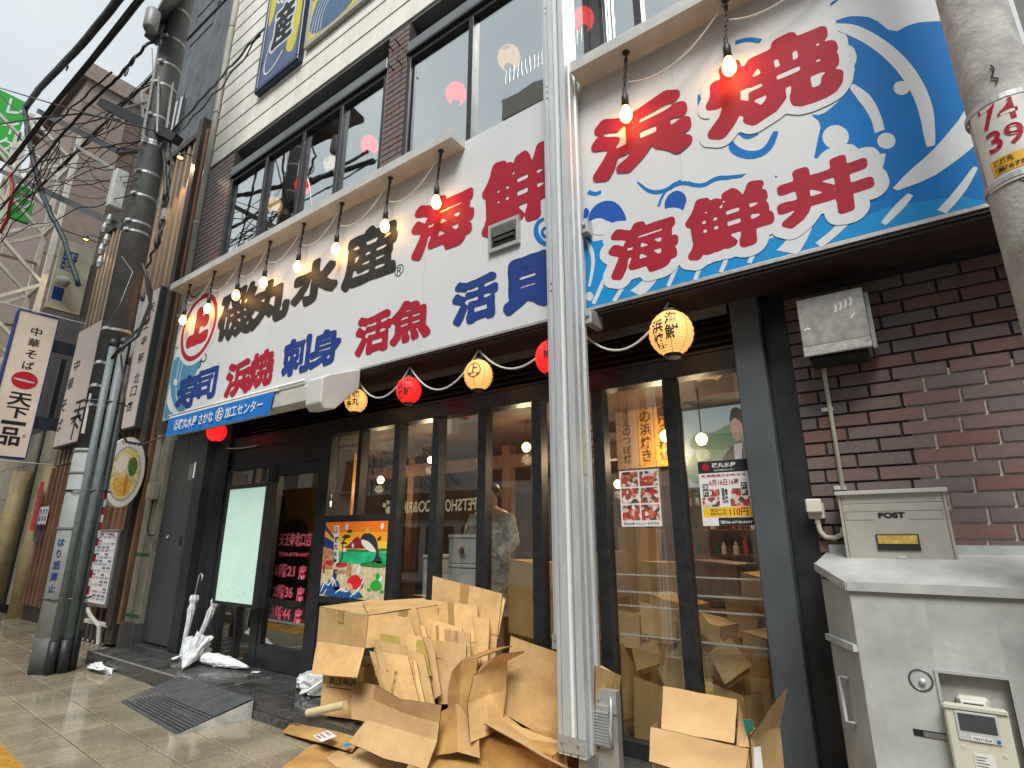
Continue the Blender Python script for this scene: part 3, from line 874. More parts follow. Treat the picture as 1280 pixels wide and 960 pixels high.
pendant(V(-1.6, 2.9, 2.4), .06, 'pendant lamp over the back counter on the right')
pendant(V(-6.9, 2.0, 2.5), .06, 'added pendant lamp brightening the room behind the blank lit menu board')  # added lamp, lifts the dark left end of the room

# wall art behind the door: amber panel with dark rounded shapes
wa = root('wall_panel', (-7.4, 1.6, .15), 'amber wall panel with dark rounded mountain shapes behind the entrance door', 'wall art')
AMB = M('amber_panel', (0.55, 0.27, 0.03), .5, ns=2, na=.15)
box('panel', AMB, wa, -9.7, 1.6, .15, -7.1, 1.66, 2.9)
plw = Plane((0, 1.6, 0))
def hump(cx, top, r_, name='dark_shape'):
    pts = smooth2d([(cx - r_, .2), (cx - r_ * .98, top - r_ * .9), (cx - r_ * .6, top - r_ * .1), (cx, top), (cx + r_ * .6, top - r_ * .1), (cx + r_ * .98, top - r_ * .9), (cx + r_, .2)], 3)
    poly_solid(name, BLACK, wa, plw, pts, .004, .03)
hump(W(352, 620, 1.6).x - .3, W(350, 606, 1.6).z, .55)
hump(W(375, 660, 1.6).x - .1, W(370, 648, 1.6).z, .45)

# television with a picture, menu strips, posters
tv = root('television', W(905, 560, 2.2), 'flat television high inside the right pane showing a man in a suit before green hills', 'television')
c0, c1 = W(852, 512, 1.4), W(936, 612, 1.4)
tx0, tx1 = c0.x, W(941, 560, 1.4).x
tz0, tz1 = W(852, 610, 1.4).z, W(852, 514, 1.4).z
tw = tx1 - tx0
box('screen_body', BLACK, tv, tx0 - .03, 1.42, tz0 - .03, tx1 + .03, 1.48, tz1 + .03)
plt_ = Plane((tx0, 1.419, tz0)); thh = tz1 - tz0
SK = lambda n, c: M(n, tuple(x * .15 for x in c), .5, emit=c, es=.42)
m = MB(); flat(m, plt_, [(0, 0), (tw, 0), (tw, thh), (0, thh)], 0)
flat(m.mat(1), plt_, smooth2d([(0, thh * .35), (tw * .25, thh * .5), (tw * .55, thh * .42), (tw, thh * .55), (tw, 0), (0, 0)], 2), .001)
flat(m.mat(2), plt_, smooth2d([(0, thh * .5), (tw * .2, thh * .72), (tw * .45, thh * .66), (tw * .7, thh * .78), (tw, thh * .7), (tw, thh * .5), (tw * .5, thh * .4)], 2), .0005)
flat(m.mat(3), plt_, smooth2d([(tw * .40, 0), (tw * .5, thh * .28), (tw * .70, thh * .50), (tw * .85, thh * .54), (tw, thh * .5), (tw, 0)], 2), .002)
flat(m.mat(4), plt_, ell(tw * .80, thh * .70, tw * .085, thh * .16), .0025)
flat(m.mat(5), plt_, smooth2d([(tw * .70, thh * .74), (tw * .73, thh * .93), (tw * .82, thh * .98), (tw * .93, thh * .90), (tw * .92, thh * .62), (tw * .87, thh * .78), (tw * .79, thh * .84), (tw * .73, thh * .8)], 2), .003)
flat(m.mat(6), plt_, [(tw * .73, thh * .5), (tw * .86, thh * .52), (tw * .78, thh * .06), (tw * .72, thh * .10)], .0028)
m.build('screen_picture', [SK('screen_sky', (.32, .42, .46)), SK('screen_field', (.16, .26, .20)), SK('screen_hill', (.10, .20, .13)), SK('screen_suit', (.02, .025, .05)), SK('screen_skin', (.42, .27, .20)), SK('screen_hair', (.02, .015, .015)), SK('screen_shirt', (.4, .42, .5))], tv)

ms = root('menu_banner', W(800, 540, 1.5), 'amber hanging menu strips with brush writing seen between the two food posters', 'menu')
y_ = 1.5; zb_ = W(800, 585, y_).z; zt9 = W(805, 498, y_).z
for (xa, xb, mt, tx) in ((W(768, 500, y_).x, W(794, 500, y_).x, PAPERW, 'さざえのつぼ焼'), (W(795, 500, y_).x, W(814, 500, y_).x, AMB, '力の浜焼き'), (W(815, 500, y_).x, W(836, 500, y_).x, AMB, '貝盛り合わせ')):
    sgn = box('strip', M('strip_pink', (.42, .28, .20), .6) if mt is PAPERW else mt, ms, xa, y_, zb_, xb, y_ + .01, zt9 + .25)
    m = MB(); n = len(tx); hh = (zt9 - zb_ - .05) / n
    vtext(m, Plane((0, y_, 0)), tx, (xa + xb) / 2, zt9, hh * .92, hh, .003, .018)
    m.build('strip_writing', INKK, sgn)
m2 = root('menu_banner', W(743, 560, 1.5), 'narrow dark menu strip partly hidden behind the silver post', 'menu')
xa, xb = W(737, 530, y_).x, W(751, 530, y_).x
sgn = box('strip', M('strip_pink', (.42, .28, .20), .6), m2, xa, y_, zb_, xb, y_ + .01, zt9)
m = MB(); vtext(m, Plane((0, y_, 0)), '旨の磯焼', (xa + xb) / 2, zt9 - .05, .17, .2, .003, .015); m.build('strip_writing', INKK, sgn)

def food_mat():
    m = bpy.data.materials.new('food_photo_print'); m.use_nodes = True; n = m.node_tree; b = n.nodes['Principled BSDF']
    tcn = n.nodes.new('ShaderNodeTexCoord'); v = n.nodes.new('ShaderNodeTexVoronoi'); v.inputs['Scale'].default_value = 42
    c = n.nodes.new('ShaderNodeValToRGB'); c.color_ramp.interpolation = 'CONSTANT'
    sep = n.nodes.new('ShaderNodeSeparateColor')
    L = [(0, (.50, .04, .04)), (.25, (.62, .50, .42)), (.42, (.10, .07, .06)), (.58, (.55, .16, .08)), (.72, (.72, .68, .64)), (.85, (.25, .10, .07))]
    c.color_ramp.elements[0].color = (*L[0][1], 1); c.color_ramp.elements[1].position = L[-1][0]; c.color_ramp.elements[1].color = (*L[-1][1], 1)
    for p, q in L[1:-1]: e = c.color_ramp.elements.new(p); e.color = (*q, 1)
    n.links.new(tcn.outputs['Object'], v.inputs['Vector']); n.links.new(v.outputs['Color'], sep.inputs[0]); n.links.new(sep.outputs[0], c.inputs[0])
    n.links.new(c.outputs[0], b.inputs['Base Color']); b.inputs['Roughness'].default_value = .4
    return m
FOOD = food_mat()
# food poster (left of the two)
x0, x1 = -1.825, -1.505; z_0, z_1 = 1.682, 2.105
fpz = root('food_poster', (-1.66, -.012, z_0), 'poster crowded with small seafood photographs on the pane right of the silver post', 'poster')
box('poster_sheet', PAPERW, fpz, x0, -.012, z_0, x1, -.008, z_1)
plp = Plane((0, -.0125, 0)); m = MB()
for r_ in range(3):
    for c in range(2):
        xa = x0 + .012 + c * .155; za = z_0 + .045 + r_ * .127
        flat(m, plp, [(xa, za), (xa + .143, za), (xa + .143, za + .115), (xa, za + .115)], 0)
m.build('food_photos', FOOD, fpz, kind='stuff')
m = MB(); text(m, plp, '磯丸水産 メニュー おすすめ', x0 + .02, z_0 + .01, x1 - .02, z_0 + .032, .001, .02)
for r_ in range(3):
    for c in range(2): text(m, plp, ['刺身', '浜焼', '海鮮丼', '貝焼', '寿司', '鮮魚'][r_ * 2 + c], x0 + .02 + c * .155, z_0 + .135 + r_ * .127, x0 + .09 + c * .155, z_0 + .157 + r_ * .127, .001, .03)
m.build('poster_writing', INKK, fpz, kind='stuff')
# opening notice poster
x0, x1 = -1.205, -.862; z_0, z_1 = 1.68, 2.130; hW = x1 - x0
op = root('notice_poster', (-1.03, -.012, z_0), 'white notice poster with a black heading and a yellow price band beside the slate column', 'poster')
box('poster_sheet', PAPERW, op, x0, -.012, z_0, x1, -.008, z_1)
m = MB(); flat(m, plp, [(x0, z_1 - .085), (x1, z_1 - .085), (x1, z_1), (x0, z_1)], 0); flat(m, plp, [(x0 + .11, z_0), (x1, z_0), (x1, z_0 + .055), (x0 + .11, z_0 + .055)], 0); flat(m, plp, [(x0 + .02, z_0 + .20), (x0 + .06, z_0 + .20), (x0 + .06, z_0 + .29), (x0 + .02, z_0 + .29)], 0); flat(m, plp, [(x1 - .06, z_0 + .20), (x1 - .02, z_0 + .20), (x1 - .02, z_0 + .29), (x1 - .06, z_0 + .29)], 0); m.build('poster_black_print', INKK, op, kind='stuff')
m = MB(); flat(m, plp, [(x0 + .01, z_0 + .06), (x1, z_0 + .06), (x1, z_0 + .125), (x0 + .01, z_0 + .125)], 0); m.build('poster_yellow_band', M('print_yellow', (.80, .50, .02), .5), op)
m = MB(); text(m, plp, '磯丸水産', x0 + .10, z_1 - .05, x1 - .08, z_1 - .015, .001, .04); text(m, plp, 'さかな加工センター', x0 + .11, z_1 - .075, x1 - .09, z_1 - .06, .001, .02)
text(m, plp, '☎06-6718-6447', x0 + .12, z_0 + .012, x1 - .01, z_0 + .035, .001, .04); vtext(m, plp, '浜焼', x0 + .04, z_0 + .285, .035, .04, .001, .03); vtext(m, plp, '海鮮', x1 - .04, z_0 + .285, .035, .04, .001, .03); m.build('poster_white_writing', PAPERW, op)
m = MB(); text(m, plp, '新規開店のお知らせ', x0 + .02, z_1 - .115, x1 - .02, z_1 - .095, .001, .03); text(m, plp, '6月16日16時', x0 + .07, z_1 - .175, x1 - .07, z_1 - .13, .001, .03)
flat(m, plp, ell(x0 + .055, z_1 - .04, .026, .026), .001); text(m, plp, '110円', x0 + .19, z_0 + .065, x0 + .31, z_0 + .12, .001, .04); m.build('poster_red_print', INKR, op)
m = MB(); text(m, plp, '生ビール', x0 + .06, z_0 + .095, x0 + .17, z_0 + .118, .001, .03); text(m, plp, '何杯飲んでも', x0 + .06, z_0 + .07, x0 + .17, z_0 + .09, .001, .03); text(m, plp, '開店', x0 + .15, z_0 + .15, x0 + .19, z_0 + .26, .001, .03); m.build('poster_small_writing', INKK, op)
m = MB(); 
for (a, b, c, d) in ((x0 + .01, z_0 + .13, x0 + .13, z_0 + .195), (x1 - .14, z_0 + .13, x1 - .01, z_0 + .195), (x0 + .065, z_0 + .2, x0 + .135, z_0 + .25), (x1 - .13, z_0 + .2, x1 - .065, z_0 + .25)): flat(m, plp, [(a, b), (c, b), (c, d), (a, d)], .0005)
m.build('food_photos', FOOD, op, kind='stuff')

# ---- colourful picture panel of a seaside with a mountain
tu = root('picture_panel', (-4.94, -.05, .98), 'colourful picture of a leaping fish, a red mountain, a green bay and blue waves', 'picture')
x0, x1, zB, zT = -5.43, -4.40, .99, 1.77
box('panel_board', BLACK, tu, x0 - .01, -.05, zB - .01, x1 + .01, -.02, zT + .01)
plp = Plane((x0, -.0505, zB)); Wd, Hd = x1 - x0, zT - zB
def pic(name, col, shapes, off, parent=tu, **k):
    for s_ in shapes: m = MB(); flat(m, plp, [(a * Wd, b * Hd) for a, b in s_], off); m.build(name, M('print_' + name, col, .4, **k), parent)
pic('sky_top', (.85, .20, .02), [[(0, .86), (1, .86), (1, 1), (0, 1)]], 0)
pic('sky_mid', (.90, .38, .02), [[(0, .74), (1, .74), (1, .86), (0, .86)]], 0)
pic('sky_low', (.90, .58, .05), [[(0, .60), (1, .60), (1, .74), (0, .74)]], 0)
pic('sea_green', (.02, .45, .20), [[(0, .44), (1, .44), (1, .60), (0, .60)]], 0, ns=9, na=.4)
pic('sand', (.66, .56, .34), [[(0, 0), (1, 0), (1, .44), (0, .44)]], 0, ns=16, na=.3)
pic('mountain', (.26, .02, .04), [smooth2d([(.30, .64), (.42, .69), (.53, .80), (.56, .80), (.66, .70), (.80, .64)], 1)], .001)
pic('headland', (.03, .22, .05), [smooth2d([(.25, .60), (.45, .64), (.7, .62), (1, .66), (1, .60)], 1), smooth2d([(.55, .42), (.7, .47), (.88, .50), (1, .46), (1, .40), (.7, .41)], 1), smooth2d([(.84, .46), (.88, .55), (.94, .54), (.97, .46)], 2)], .0015)
pic('pine', (.06, .05, .02), [smooth2d(stroke2d([(.30, .45), (.34, .6), (.31, .72), (.38, .80)], .022), 1), smooth2d([(.28, .78), (.36, .84), (.46, .80), (.38, .77)], 2), smooth2d([(.26, .70), (.34, .74), (.42, .70)], 2), smooth2d([(.36, .86), (.42, .90), (.48, .87), (.42, .84)], 2)], .002)
pic('roof_blue', (.02, .04, .22), [[(0, .66), (.18, .62), (.18, .72), (0, .80)], [(0, .90), (.16, .76), (.16, .80), (0, .96)], [(.20, .22), (.26, .22), (.27, .36), (.20, .36)]], .002)
pic('stall', (.50, .24, .12), [[(0, .36), (.18, .36), (.18, .62), (0, .66)], [(.24, .30), (.42, .32), (.42, .36), (.24, .34)], [(.42, .28), (.50, .28), (.49, .44), (.43, .44)]], .0025, ns=26, na=.6)
pic('awning_red', (.50, .03, .03), [[(.05, .42), (.18, .40), (.17, .48), (.06, .47)], smooth2d([(.24, .38), (.42, .40), (.42, .46), (.24, .45)], 1), [(.02, .30), (.06, .30), (.06, .42), (.02, .42)]], .003, ns=30, na=.4)
pic('flag_white', (.80, .76, .70), [[(.15, .95), (.24, .95), (.28, .42), (.20, .42)]] + [smooth2d([(.60, .74), (.66, .66), (.76, .60), (.86, .60), (.84, .68), (.74, .74), (.66, .78)], 2), smooth2d([(.56, .30), (.60, .44), (.63, .44), (.64, .32)], 2)], .003)
pic('fish_back', (.03, .035, .05), [smooth2d([(.59, .76), (.64, .84), (.74, .85), (.84, .78), (.88, .66), (.86, .60), (.80, .68), (.72, .74), (.64, .76)], 2), smooth2d([(.86, .62), (.84, .52), (.78, .46), (.86, .48), (.94, .50), (.89, .56), (.89, .63)], 1), smooth2d([(.84, .76), (.92, .82), (.90, .74)], 1)], .0035)
pic('fish_hat', (.55, .50, .03), [smooth2d([(.66, .84), (.70, .94), (.74, .84)], 1)], .004)
pic('wave_dark', (.02, .09, .28), [smooth2d([(0, 0), (0, .12), (.06, .20), (.10, .12), (.16, .26), (.22, .10), (.30, .16), (.36, .05), (.46, .14), (.54, .04), (.60, .12), (.75, 0)], 1), smooth2d([(.20, .10), (.26, .24), (.34, .16), (.32, .08)], 2), smooth2d([(.62, .14), (.68, .30), (.70, .14)], 2)], .0035, ns=30, na=.5)
pic('wave_foam', (.78, .84, .86), [smooth2d(stroke2d([(.02, .05), (.08, .21), (.14, .12), (.20, .27), (.28, .13)], [.01, .03, .02, .035, .01]), 2), smooth2d(stroke2d([(.26, .05), (.36, .12), (.44, .07), (.52, .16), (.60, .06)], [.01, .03, .02, .03, .01]), 2), smooth2d(stroke2d([(.06, .01), (.12, .10)], .012), 1), smooth2d(stroke2d([(.5, .02), (.62, .10), (.72, .30)], [.01, .03, .012]), 2), smooth2d(stroke2d([(.86, .12), (.96, .30)], [.02, .06]), 1)], .0042)
pic('red_fish', (.70, .02, .03), [smooth2d([(.42, .18), (.48, .28), (.58, .31), (.66, .26), (.67, .17), (.58, .12), (.50, .11)], 2)], .005)
pic('red_fish_belly', (.85, .35, .22), [smooth2d([(.42, .18), (.50, .20), (.56, .12), (.50, .10)], 2)], .0055)
pic('green_turtle', (.02, .42, .05), [smooth2d([(.78, .17), (.84, .25), (.92, .26), (.98, .18), (.92, .13), (.84, .12)], 2), ell(.78, .13, .03, .02, 8), ell(.97, .12, .03, .02, 8), ell(.90, .30, .035, .04, 8)], .005)
pic('lantern_dots', (.82, .72, .66), [ell(.37, .93, .022, .045, 10), ell(.92, .93, .025, .045, 10), ell(.49, .68, .018, .03, 10), ell(.36, .62, .03, .03, 8)], .0052)
m = MB(); vtext(m, plp, '磯丸水産', .215 * Wd, .80 * Hd, .07, .075, .006, .03); m.build('flag_writing', INKK, tu)
m = MB(); text(m, plp, '㊤', .16 * Wd, .84 * Hd, .23 * Wd, .93 * Hd, .006, .03); m.build('flag_mark', INKR, tu)
# ================================================================== THE BIG SIGN
YS = -0.5
sign = root('restaurant_sign', (-4, YS, 3.31), 'huge white fascia sign with black, red and blue brush lettering and blue wave', 'sign')
SXL, SXR, SZ0, SZ1 = -8.97, 0.92, 3.312, 5.49
box('sign_board', SIGNW, sign, SXL, YS, SZ0, SXR, YS + .30, SZ1)
box('sign_trim', SIGNEDGE, sign, SXL - .03, YS - .012, SZ0 - .02, SXR, YS + .02, SZ0 + .001)
box('sign_trim', SIGNEDGE, sign, SXL - .032, YS - .010, SZ0 + .002, SXL - .001, YS + .02, SZ1)
box('sign_panel_joint', SIGNEDGE, sign, -3.60, YS - .0006, SZ0 + .004, -3.597, YS, SZ1 - .002)
box('sign_panel_joint', SIGNEDGE, sign, -6.3, YS - .0006, SZ0 + .004, -6.297, YS, SZ1 - .002)
box('sign_panel_joint', SIGNEDGE, sign, -.98, YS - .0006, SZ0 + .004, -.977, YS, SZ1 - .002)
PS = Plane((0, YS, 0))
def q7(a, b): p = W(720 + a / 2.2857, b / 2.2857, YS); return (p.x, p.z)
def q6(a, b): p = W(480 + a / 3.2, 150 + b / 3.2, YS); return (p.x, p.z)
def q2(a, b): p = W(a / 3.2, 300 + b / 3.2, YS); return (p.x, p.z)
def qs(a, b): p = W(200 + a / 4.3625, 340 + b / 4.3636, YS); return (p.x, p.z)
def clampz(pts): return [(min(max(x, SXL + .003), SXR - .003), min(max(z, SZ0 + .004), SZ1 - .004)) for x, z in pts]
_off = [0.0012]
def paint(name, mat, polys, smooth=0, step=0.00010):
    for p in polys:
        if smooth: p = smooth2d(p, smooth)
        m = MB(); flat(m, PS, clampz(p), _off[0]); _off[0] += 0.00002; m.build(name, mat, sign)
    _off[0] += step
def st(pts, ws, f, sm=2):
    pts = [f(*p) for p in pts]
    if isinstance(ws, (list, tuple)):
        n = len(pts); pts2 = smooth2d(pts, sm, False); k = len(pts2)
        w2 = []
        for i in range(k):
            t = i / (k - 1) * (len(ws) - 1); a = int(min(t, len(ws) - 2)); w2.append(ws[a] + (ws[a + 1] - ws[a]) * (t - a))
        return stroke2d(pts2, w2)
    return stroke2d(smooth2d(pts, sm, False), ws)
# right-hand wave
big = [(700, 330), (740, 300), (775, 262), (786, 228), (770, 190), (800, 160), (795, 132), (755, 122), (722, 118), (748, 92), (728, 66), (760, 52), (790, 45), (850, 50), (905, 97), (960, 66), (1030, 60), (1100, 62), (1210, 90), (1330, 150), (1500, 480), (1260, 560), (1170, 581), (900, 650), (575, 735), (590, 715), (640, 690), (690, 640), (660, 560), (690, 400), (702, 352), (668, 326)]
paint('painted_wave', WAVEB, [[q7(*p) for p in big]], 1)
low = [(25, 664), (50, 690), (92, 682), (96, 760), (135, 805), (290, 738), (300, 700), (335, 745), (430, 722), (560, 680), (592, 668), (650, 690), (700, 600), (760, 640), (900, 590), (1100, 560), (1180, 578), (900, 650), (575, 735), (30, 882)]
paint('painted_wave', WAVEL, [[q7(*p) for p in low]], 0)
paint('painted_wave', WAVED, [[q7(*p) for p in [(34, 645), (36, 610), (60, 580), (100, 570), (130, 590), (150, 636), (110, 640), (80, 625), (60, 650)]], [q7(*p) for p in [(250, 598), (258, 560), (290, 540), (318, 560), (312, 600), (285, 640)]], [q7(*p) for p in [(22, 590), (40, 600), (35, 620), (22, 650)]], [q7(*p) for p in [(724, 20), (748, 2), (752, -4), (728, 6)]], [q7(*p) for p in [(300, 640), (320, 620), (335, 700), (310, 690)]]], 2)
paint('painted_wave_line', WAVEB, [st([(175, 520), (210, 550), (252, 548), (300, 518), (360, 535), (400, 508), (440, 508), (485, 500)], [.01, .035, .03, .035, .02], q7), st([(236, 590), (246, 560), (270, 530), (300, 516)], .02, q7), st([(525, 490), (560, 505), (590, 520)], .03, q7), st([(440, 400), (450, 430), (500, 447), (548, 430), (572, 375)], [.01, .055, .06, .055, .03], q7), st([(470, 380), (490, 395), (520, 380)], .03, q7), st([(350, 270), (356, 305), (388, 328)], [.005, .045, .01], q7), st([(455, 122), (490, 112), (528, 118)], .035, q7), st([(35, 548), (55, 556), (72, 548)], .035, q7)], 0)
paint('painted_wave_line', WAVEB, [st([(640, 395), (612, 412), (606, 450), (622, 482), (650, 500)], [.03, .045, .05, .045, .03], q6), st([(650, 430), (632, 440), (634, 462), (650, 468)], .03, q6)])
paint('painted_foam', SIGNW, [
    st([(735, 73), (800, 88), (880, 135), (950, 205), (1000, 300), (1014, 418)], [.02, .07, .07, .07, .065, .035], q7),
    st([(785, 243), (830, 285), (858, 335), (868, 376)], [.02, .06, .05, .05], q7),
    st([(872, 440), (866, 475), (856, 500)], .045, q7), st([(835, 545), (825, 560)], .03, q7)])
paint('painted_foam', SIGNW, [[q7(*p) for p in ell(887, 403, 26, 23)], [q7(*p) for p in ell(930, 252, 23, 20)], [q7(*p) for p in ell(768, 165, 34, 36)], [q7(*p) for p in ell(742, 392, 38, 34)], [q7(*p) for p in ell(735, 235, 40, 34)]])
paint('painted_foam', SIGNW, [[q7(*p) for p in [(890, 555), (950, 490), (1010, 440), (1060, 385), (1104, 330), (1150, 240), (1250, 200), (1230, 330), (1142, 415), (1080, 465), (1010, 512)]]], 1)
paint('painted_foam', SIGNW, [st([(956, 556), (925, 590), (878, 640)], [.03, .05, .03], q7), st([(1142, 478), (1100, 545), (1045, 606)], [.02, .045, .05], q7), st([(1300, 440), (1250, 520), (1200, 570)], .045, q7),
    st([(80, 800), (65, 835), (50, 868)], .035, q7), st([(150, 795), (128, 830), (108, 862)], .035, q7), st([(292, 752), (278, 785), (264, 818)], .03, q7), st([(362, 745), (352, 770), (340, 800)], .03, q7), st([(437, 720), (428, 745), (414, 778)], .03, q7),
    st([(522, 680), (512, 715), (495, 752)], .03, q7), st([(772, 632), (735, 668), (692, 702)], .05, q7), st([(240, 775), (205, 810), (168, 845)], [.03, .09, .12], q7), st([(670, 640), (640, 675), (600, 728)], [.02, .1, .14], q7),
    st([(28, 684), (48, 720), (50, 760), (38, 820)], [.01, .035, .03, .02], q7)])
paint('painted_foam', SIGNW, [[q7(*p) for p in ell(39, 847, 11, 13)], [q7(*p) for p in ell(66, 648, 30, 24)]])
# left-hand wave
paint('painted_wave', TEAL, [[q2(*p) for p in [(676, 545), (690, 490), (715, 462), (755, 480), (775, 500), (765, 560), (745, 600), (735, 650), (745, 700), (715, 690), (688, 650)]], [q2(*p) for p in [(722, 395), (716, 350), (728, 310), (750, 275), (770, 262), (790, 275), (770, 310), (745, 350)]],
    [q2(*p) for p in [(650, 724), (656, 680), (664, 640), (676, 680), (700, 700), (740, 708), (700, 718)]], [q2(*p) for p in [(745, 470), (800, 455), (812, 470), (790, 520), (770, 560), (755, 520)]]], 1)
paint('painted_foam', SIGNW, [st([(735, 480), (720, 540), (716, 570)], .02, q2), st([(722, 470), (712, 520), (706, 560)], .02, q2), [q2(*p) for p in ell(703, 569, 8, 14, 14)], st([(705, 590), (705, 620), (712, 650)], .02, q2)])
paint('painted_wave_line', INKK, [st([(820, 445), (828, 470), (815, 490), (800, 480), (805, 500), (795, 512)], .022, q2), st([(862, 300), (868, 350), (850, 400), (830, 425)], [.01, .03, .03, .01], q2), st([(757, 212), (775, 235), (800, 210), (835, 222)], .02, q2), st([(700, 440), (720, 425), (716, 400)], .02, q2)])
# red ring with the mark
cx, cz = (W(228, 408, YS).x + W(271, 408, YS).x) / 2, W(250, 408, YS).z
rxx = (W(271, 408, YS).x - W(228, 408, YS).x) / 2; rzz = (W(250, 372, YS).z - W(250, 446, YS).z) / 2
rr_ = (rxx + rzz) / 2
paint('painted_foam', SIGNW, [ell(cx, cz, rr_ * 1.12, rr_ * 1.12, 40)])
m = MB(); N = 48
o1 = ell(cx, cz, rr_, rr_, N); i1 = ell(cx, cz, rr_ * .85, rr_ * .85, N)
for k in range(N): m.add([PS.p(*o1[k], _off[0]), PS.p(*o1[(k + 1) % N], _off[0]), PS.p(*i1[(k + 1) % N], _off[0]), PS.p(*i1[k], _off[0])], [(0, 1, 2, 3)])
m.build('painted_ring', INKR, sign)
L = brush_loops('上', cx - rr_ * .62, cz - rr_ * .55, cx + rr_ * .62, cz + rr_ * .6, .085)
m = MB(); fill_loops(m, PS, L[0], _off[0]); m.build('painted_character', INKR, sign)
# characters
def char(ch, x0, x1, y0, y1, mat, g=.05, halo=0):
    ym = (y0 + y1) / 2
    X0 = W(x0, ym, YS).x; X1 = W(x1, ym, YS).x; Z1 = W(x1, y0, YS).z; Z0 = W(x0, y1, YS).z
    H_ = Z1 - Z0; gg = g * H_
    L = brush_loops(ch, X0, Z0, X1, Z1, gg, (halo,) if halo else ())
    _off[0] += .00006; o = _off[0]
    if halo:
        m = MB(); fill_loops(m, PS, L[1], o); m.build('character_outline', SIGNW, sign)
    m = MB(); fill_loops(m, PS, L[0], o + .0005); m.build('painted_character', mat, sign)
char('磯', 275, 319, 350, 430, INKK, .062); char('丸', 316, 363, 338, 414, INKK, .085); char('水', 367, 423, 312, 389, INKK, .085); char('産', 430, 496, 267, 366, INKK, .075)
char('海', 515, 593, 225, 330, INKR, .075); char('鮮', 603, 696, 168, 301, INKR, .075)
char('寿', 222, 248, 465, 514, INKN, .075); char('司', 247, 271, 457, 503, INKN, .075); char('浜', 283, 313, 446, 499, INKR, .075); char('焼', 312, 342, 434, 488, INKR, .075)
char('刺', 354, 388, 417, 473, INKN, .075); char('身', 388, 426, 406, 463, INKN, .075); char('活', 445, 489, 384, 448, INKR, .075); char('魚', 489, 539, 366, 434, INKR, .075)
char('活', 566, 623, 336, 411, INKN, .075); char('貝', 629, 692, 308, 397, INKN, .10)
_off[0] += .0009
char('浜', 738, 866, 98, 236, INKR, .085, .0); char('焼', 877, 1056, 9, 185, INKR, .078, .06)
char('海', 760, 849, 260, 356, INKR, .075, .07); char('鮮', 856, 968, 217, 331, INKR, .075, .07); char('丼', 968, 1095, 179, 293, INKR, .066, .07)
m = MB(); p = W(499, 338, YS); text(m, PS, '®', p.x - .07, p.z - .07, p.x + .07, p.z + .07, .002, .0); m.build('painted_character', INKK, sign)
# vent opening in the sign
a = W(625, 291, YS); b = W(664, 308, YS)
fx0, fx1, fz0, fz1 = -2.76, -2.42, 4.09, 4.37
vn = root('vent_box', (-2.59, YS, fz0), 'small square metal ventilation opening cut in the white sign left of the silver post', 'vent')
m = MB()
for (q, r_, s_, t_) in ((fx0, fz0, fx1, fz0 + .035), (fx0, fz1 - .035, fx1, fz1), (fx0, fz0 + .035, fx0 + .03, fz1 - .035), (fx1 - .03, fz0 + .035, fx1, fz1 - .035)): m.box(q, YS - .035, r_, s_, YS - .001, t_)
m.build('frame', SIGNEDGE, vn)
box('opening', VOID, vn, fx0 + .03, YS - .012, fz0 + .035, fx1 - .03, YS - .008, fz1 - .035)
MB().obox(V(fx0 + .17, YS - .028, fz0 + .20), V(1, 0, 0), V(0, 1, .5).normalized(), V(0, -.5, 1).normalized(), .13, .015, .04).build('flap', STEEL, vn)
MB().obox(V(fx0 + .17, YS - .022, fz0 + .12), V(1, 0, 0), V(0, 1, .5).normalized(), V(0, -.5, 1).normalized(), .11, .01, .012).build('flap', ALUD, vn)

# ledges over the sign
YL = -0.70
for (xa, xb, lab) in ((-9.06, -3.10, 'long white metal ledge over the left half of the sign with hanging bulbs'), (-1.76, 0.95, 'white metal ledge over the right part of the sign, right of the silver post')):
    l = root('sign_ledge', ((xa + xb) / 2, YS, 5.40), lab, 'ledge')
    m = MB().box(xa, YL, 5.40, xb, YS - .001, 5.415).box(xa, YL - .012, 5.395, xb, YL, 5.50).box(xa, YL, 5.4155, xa + .01, YS - .001, 5.50).box(xb - .01, YL, 5.4155, xb, YS - .001, 5.50)
    m.box(xa + .012, YL + .001, 5.488, xb - .012, YS - .001, 5.499)
    m.build('ledge_sheet', LEDGE, l)

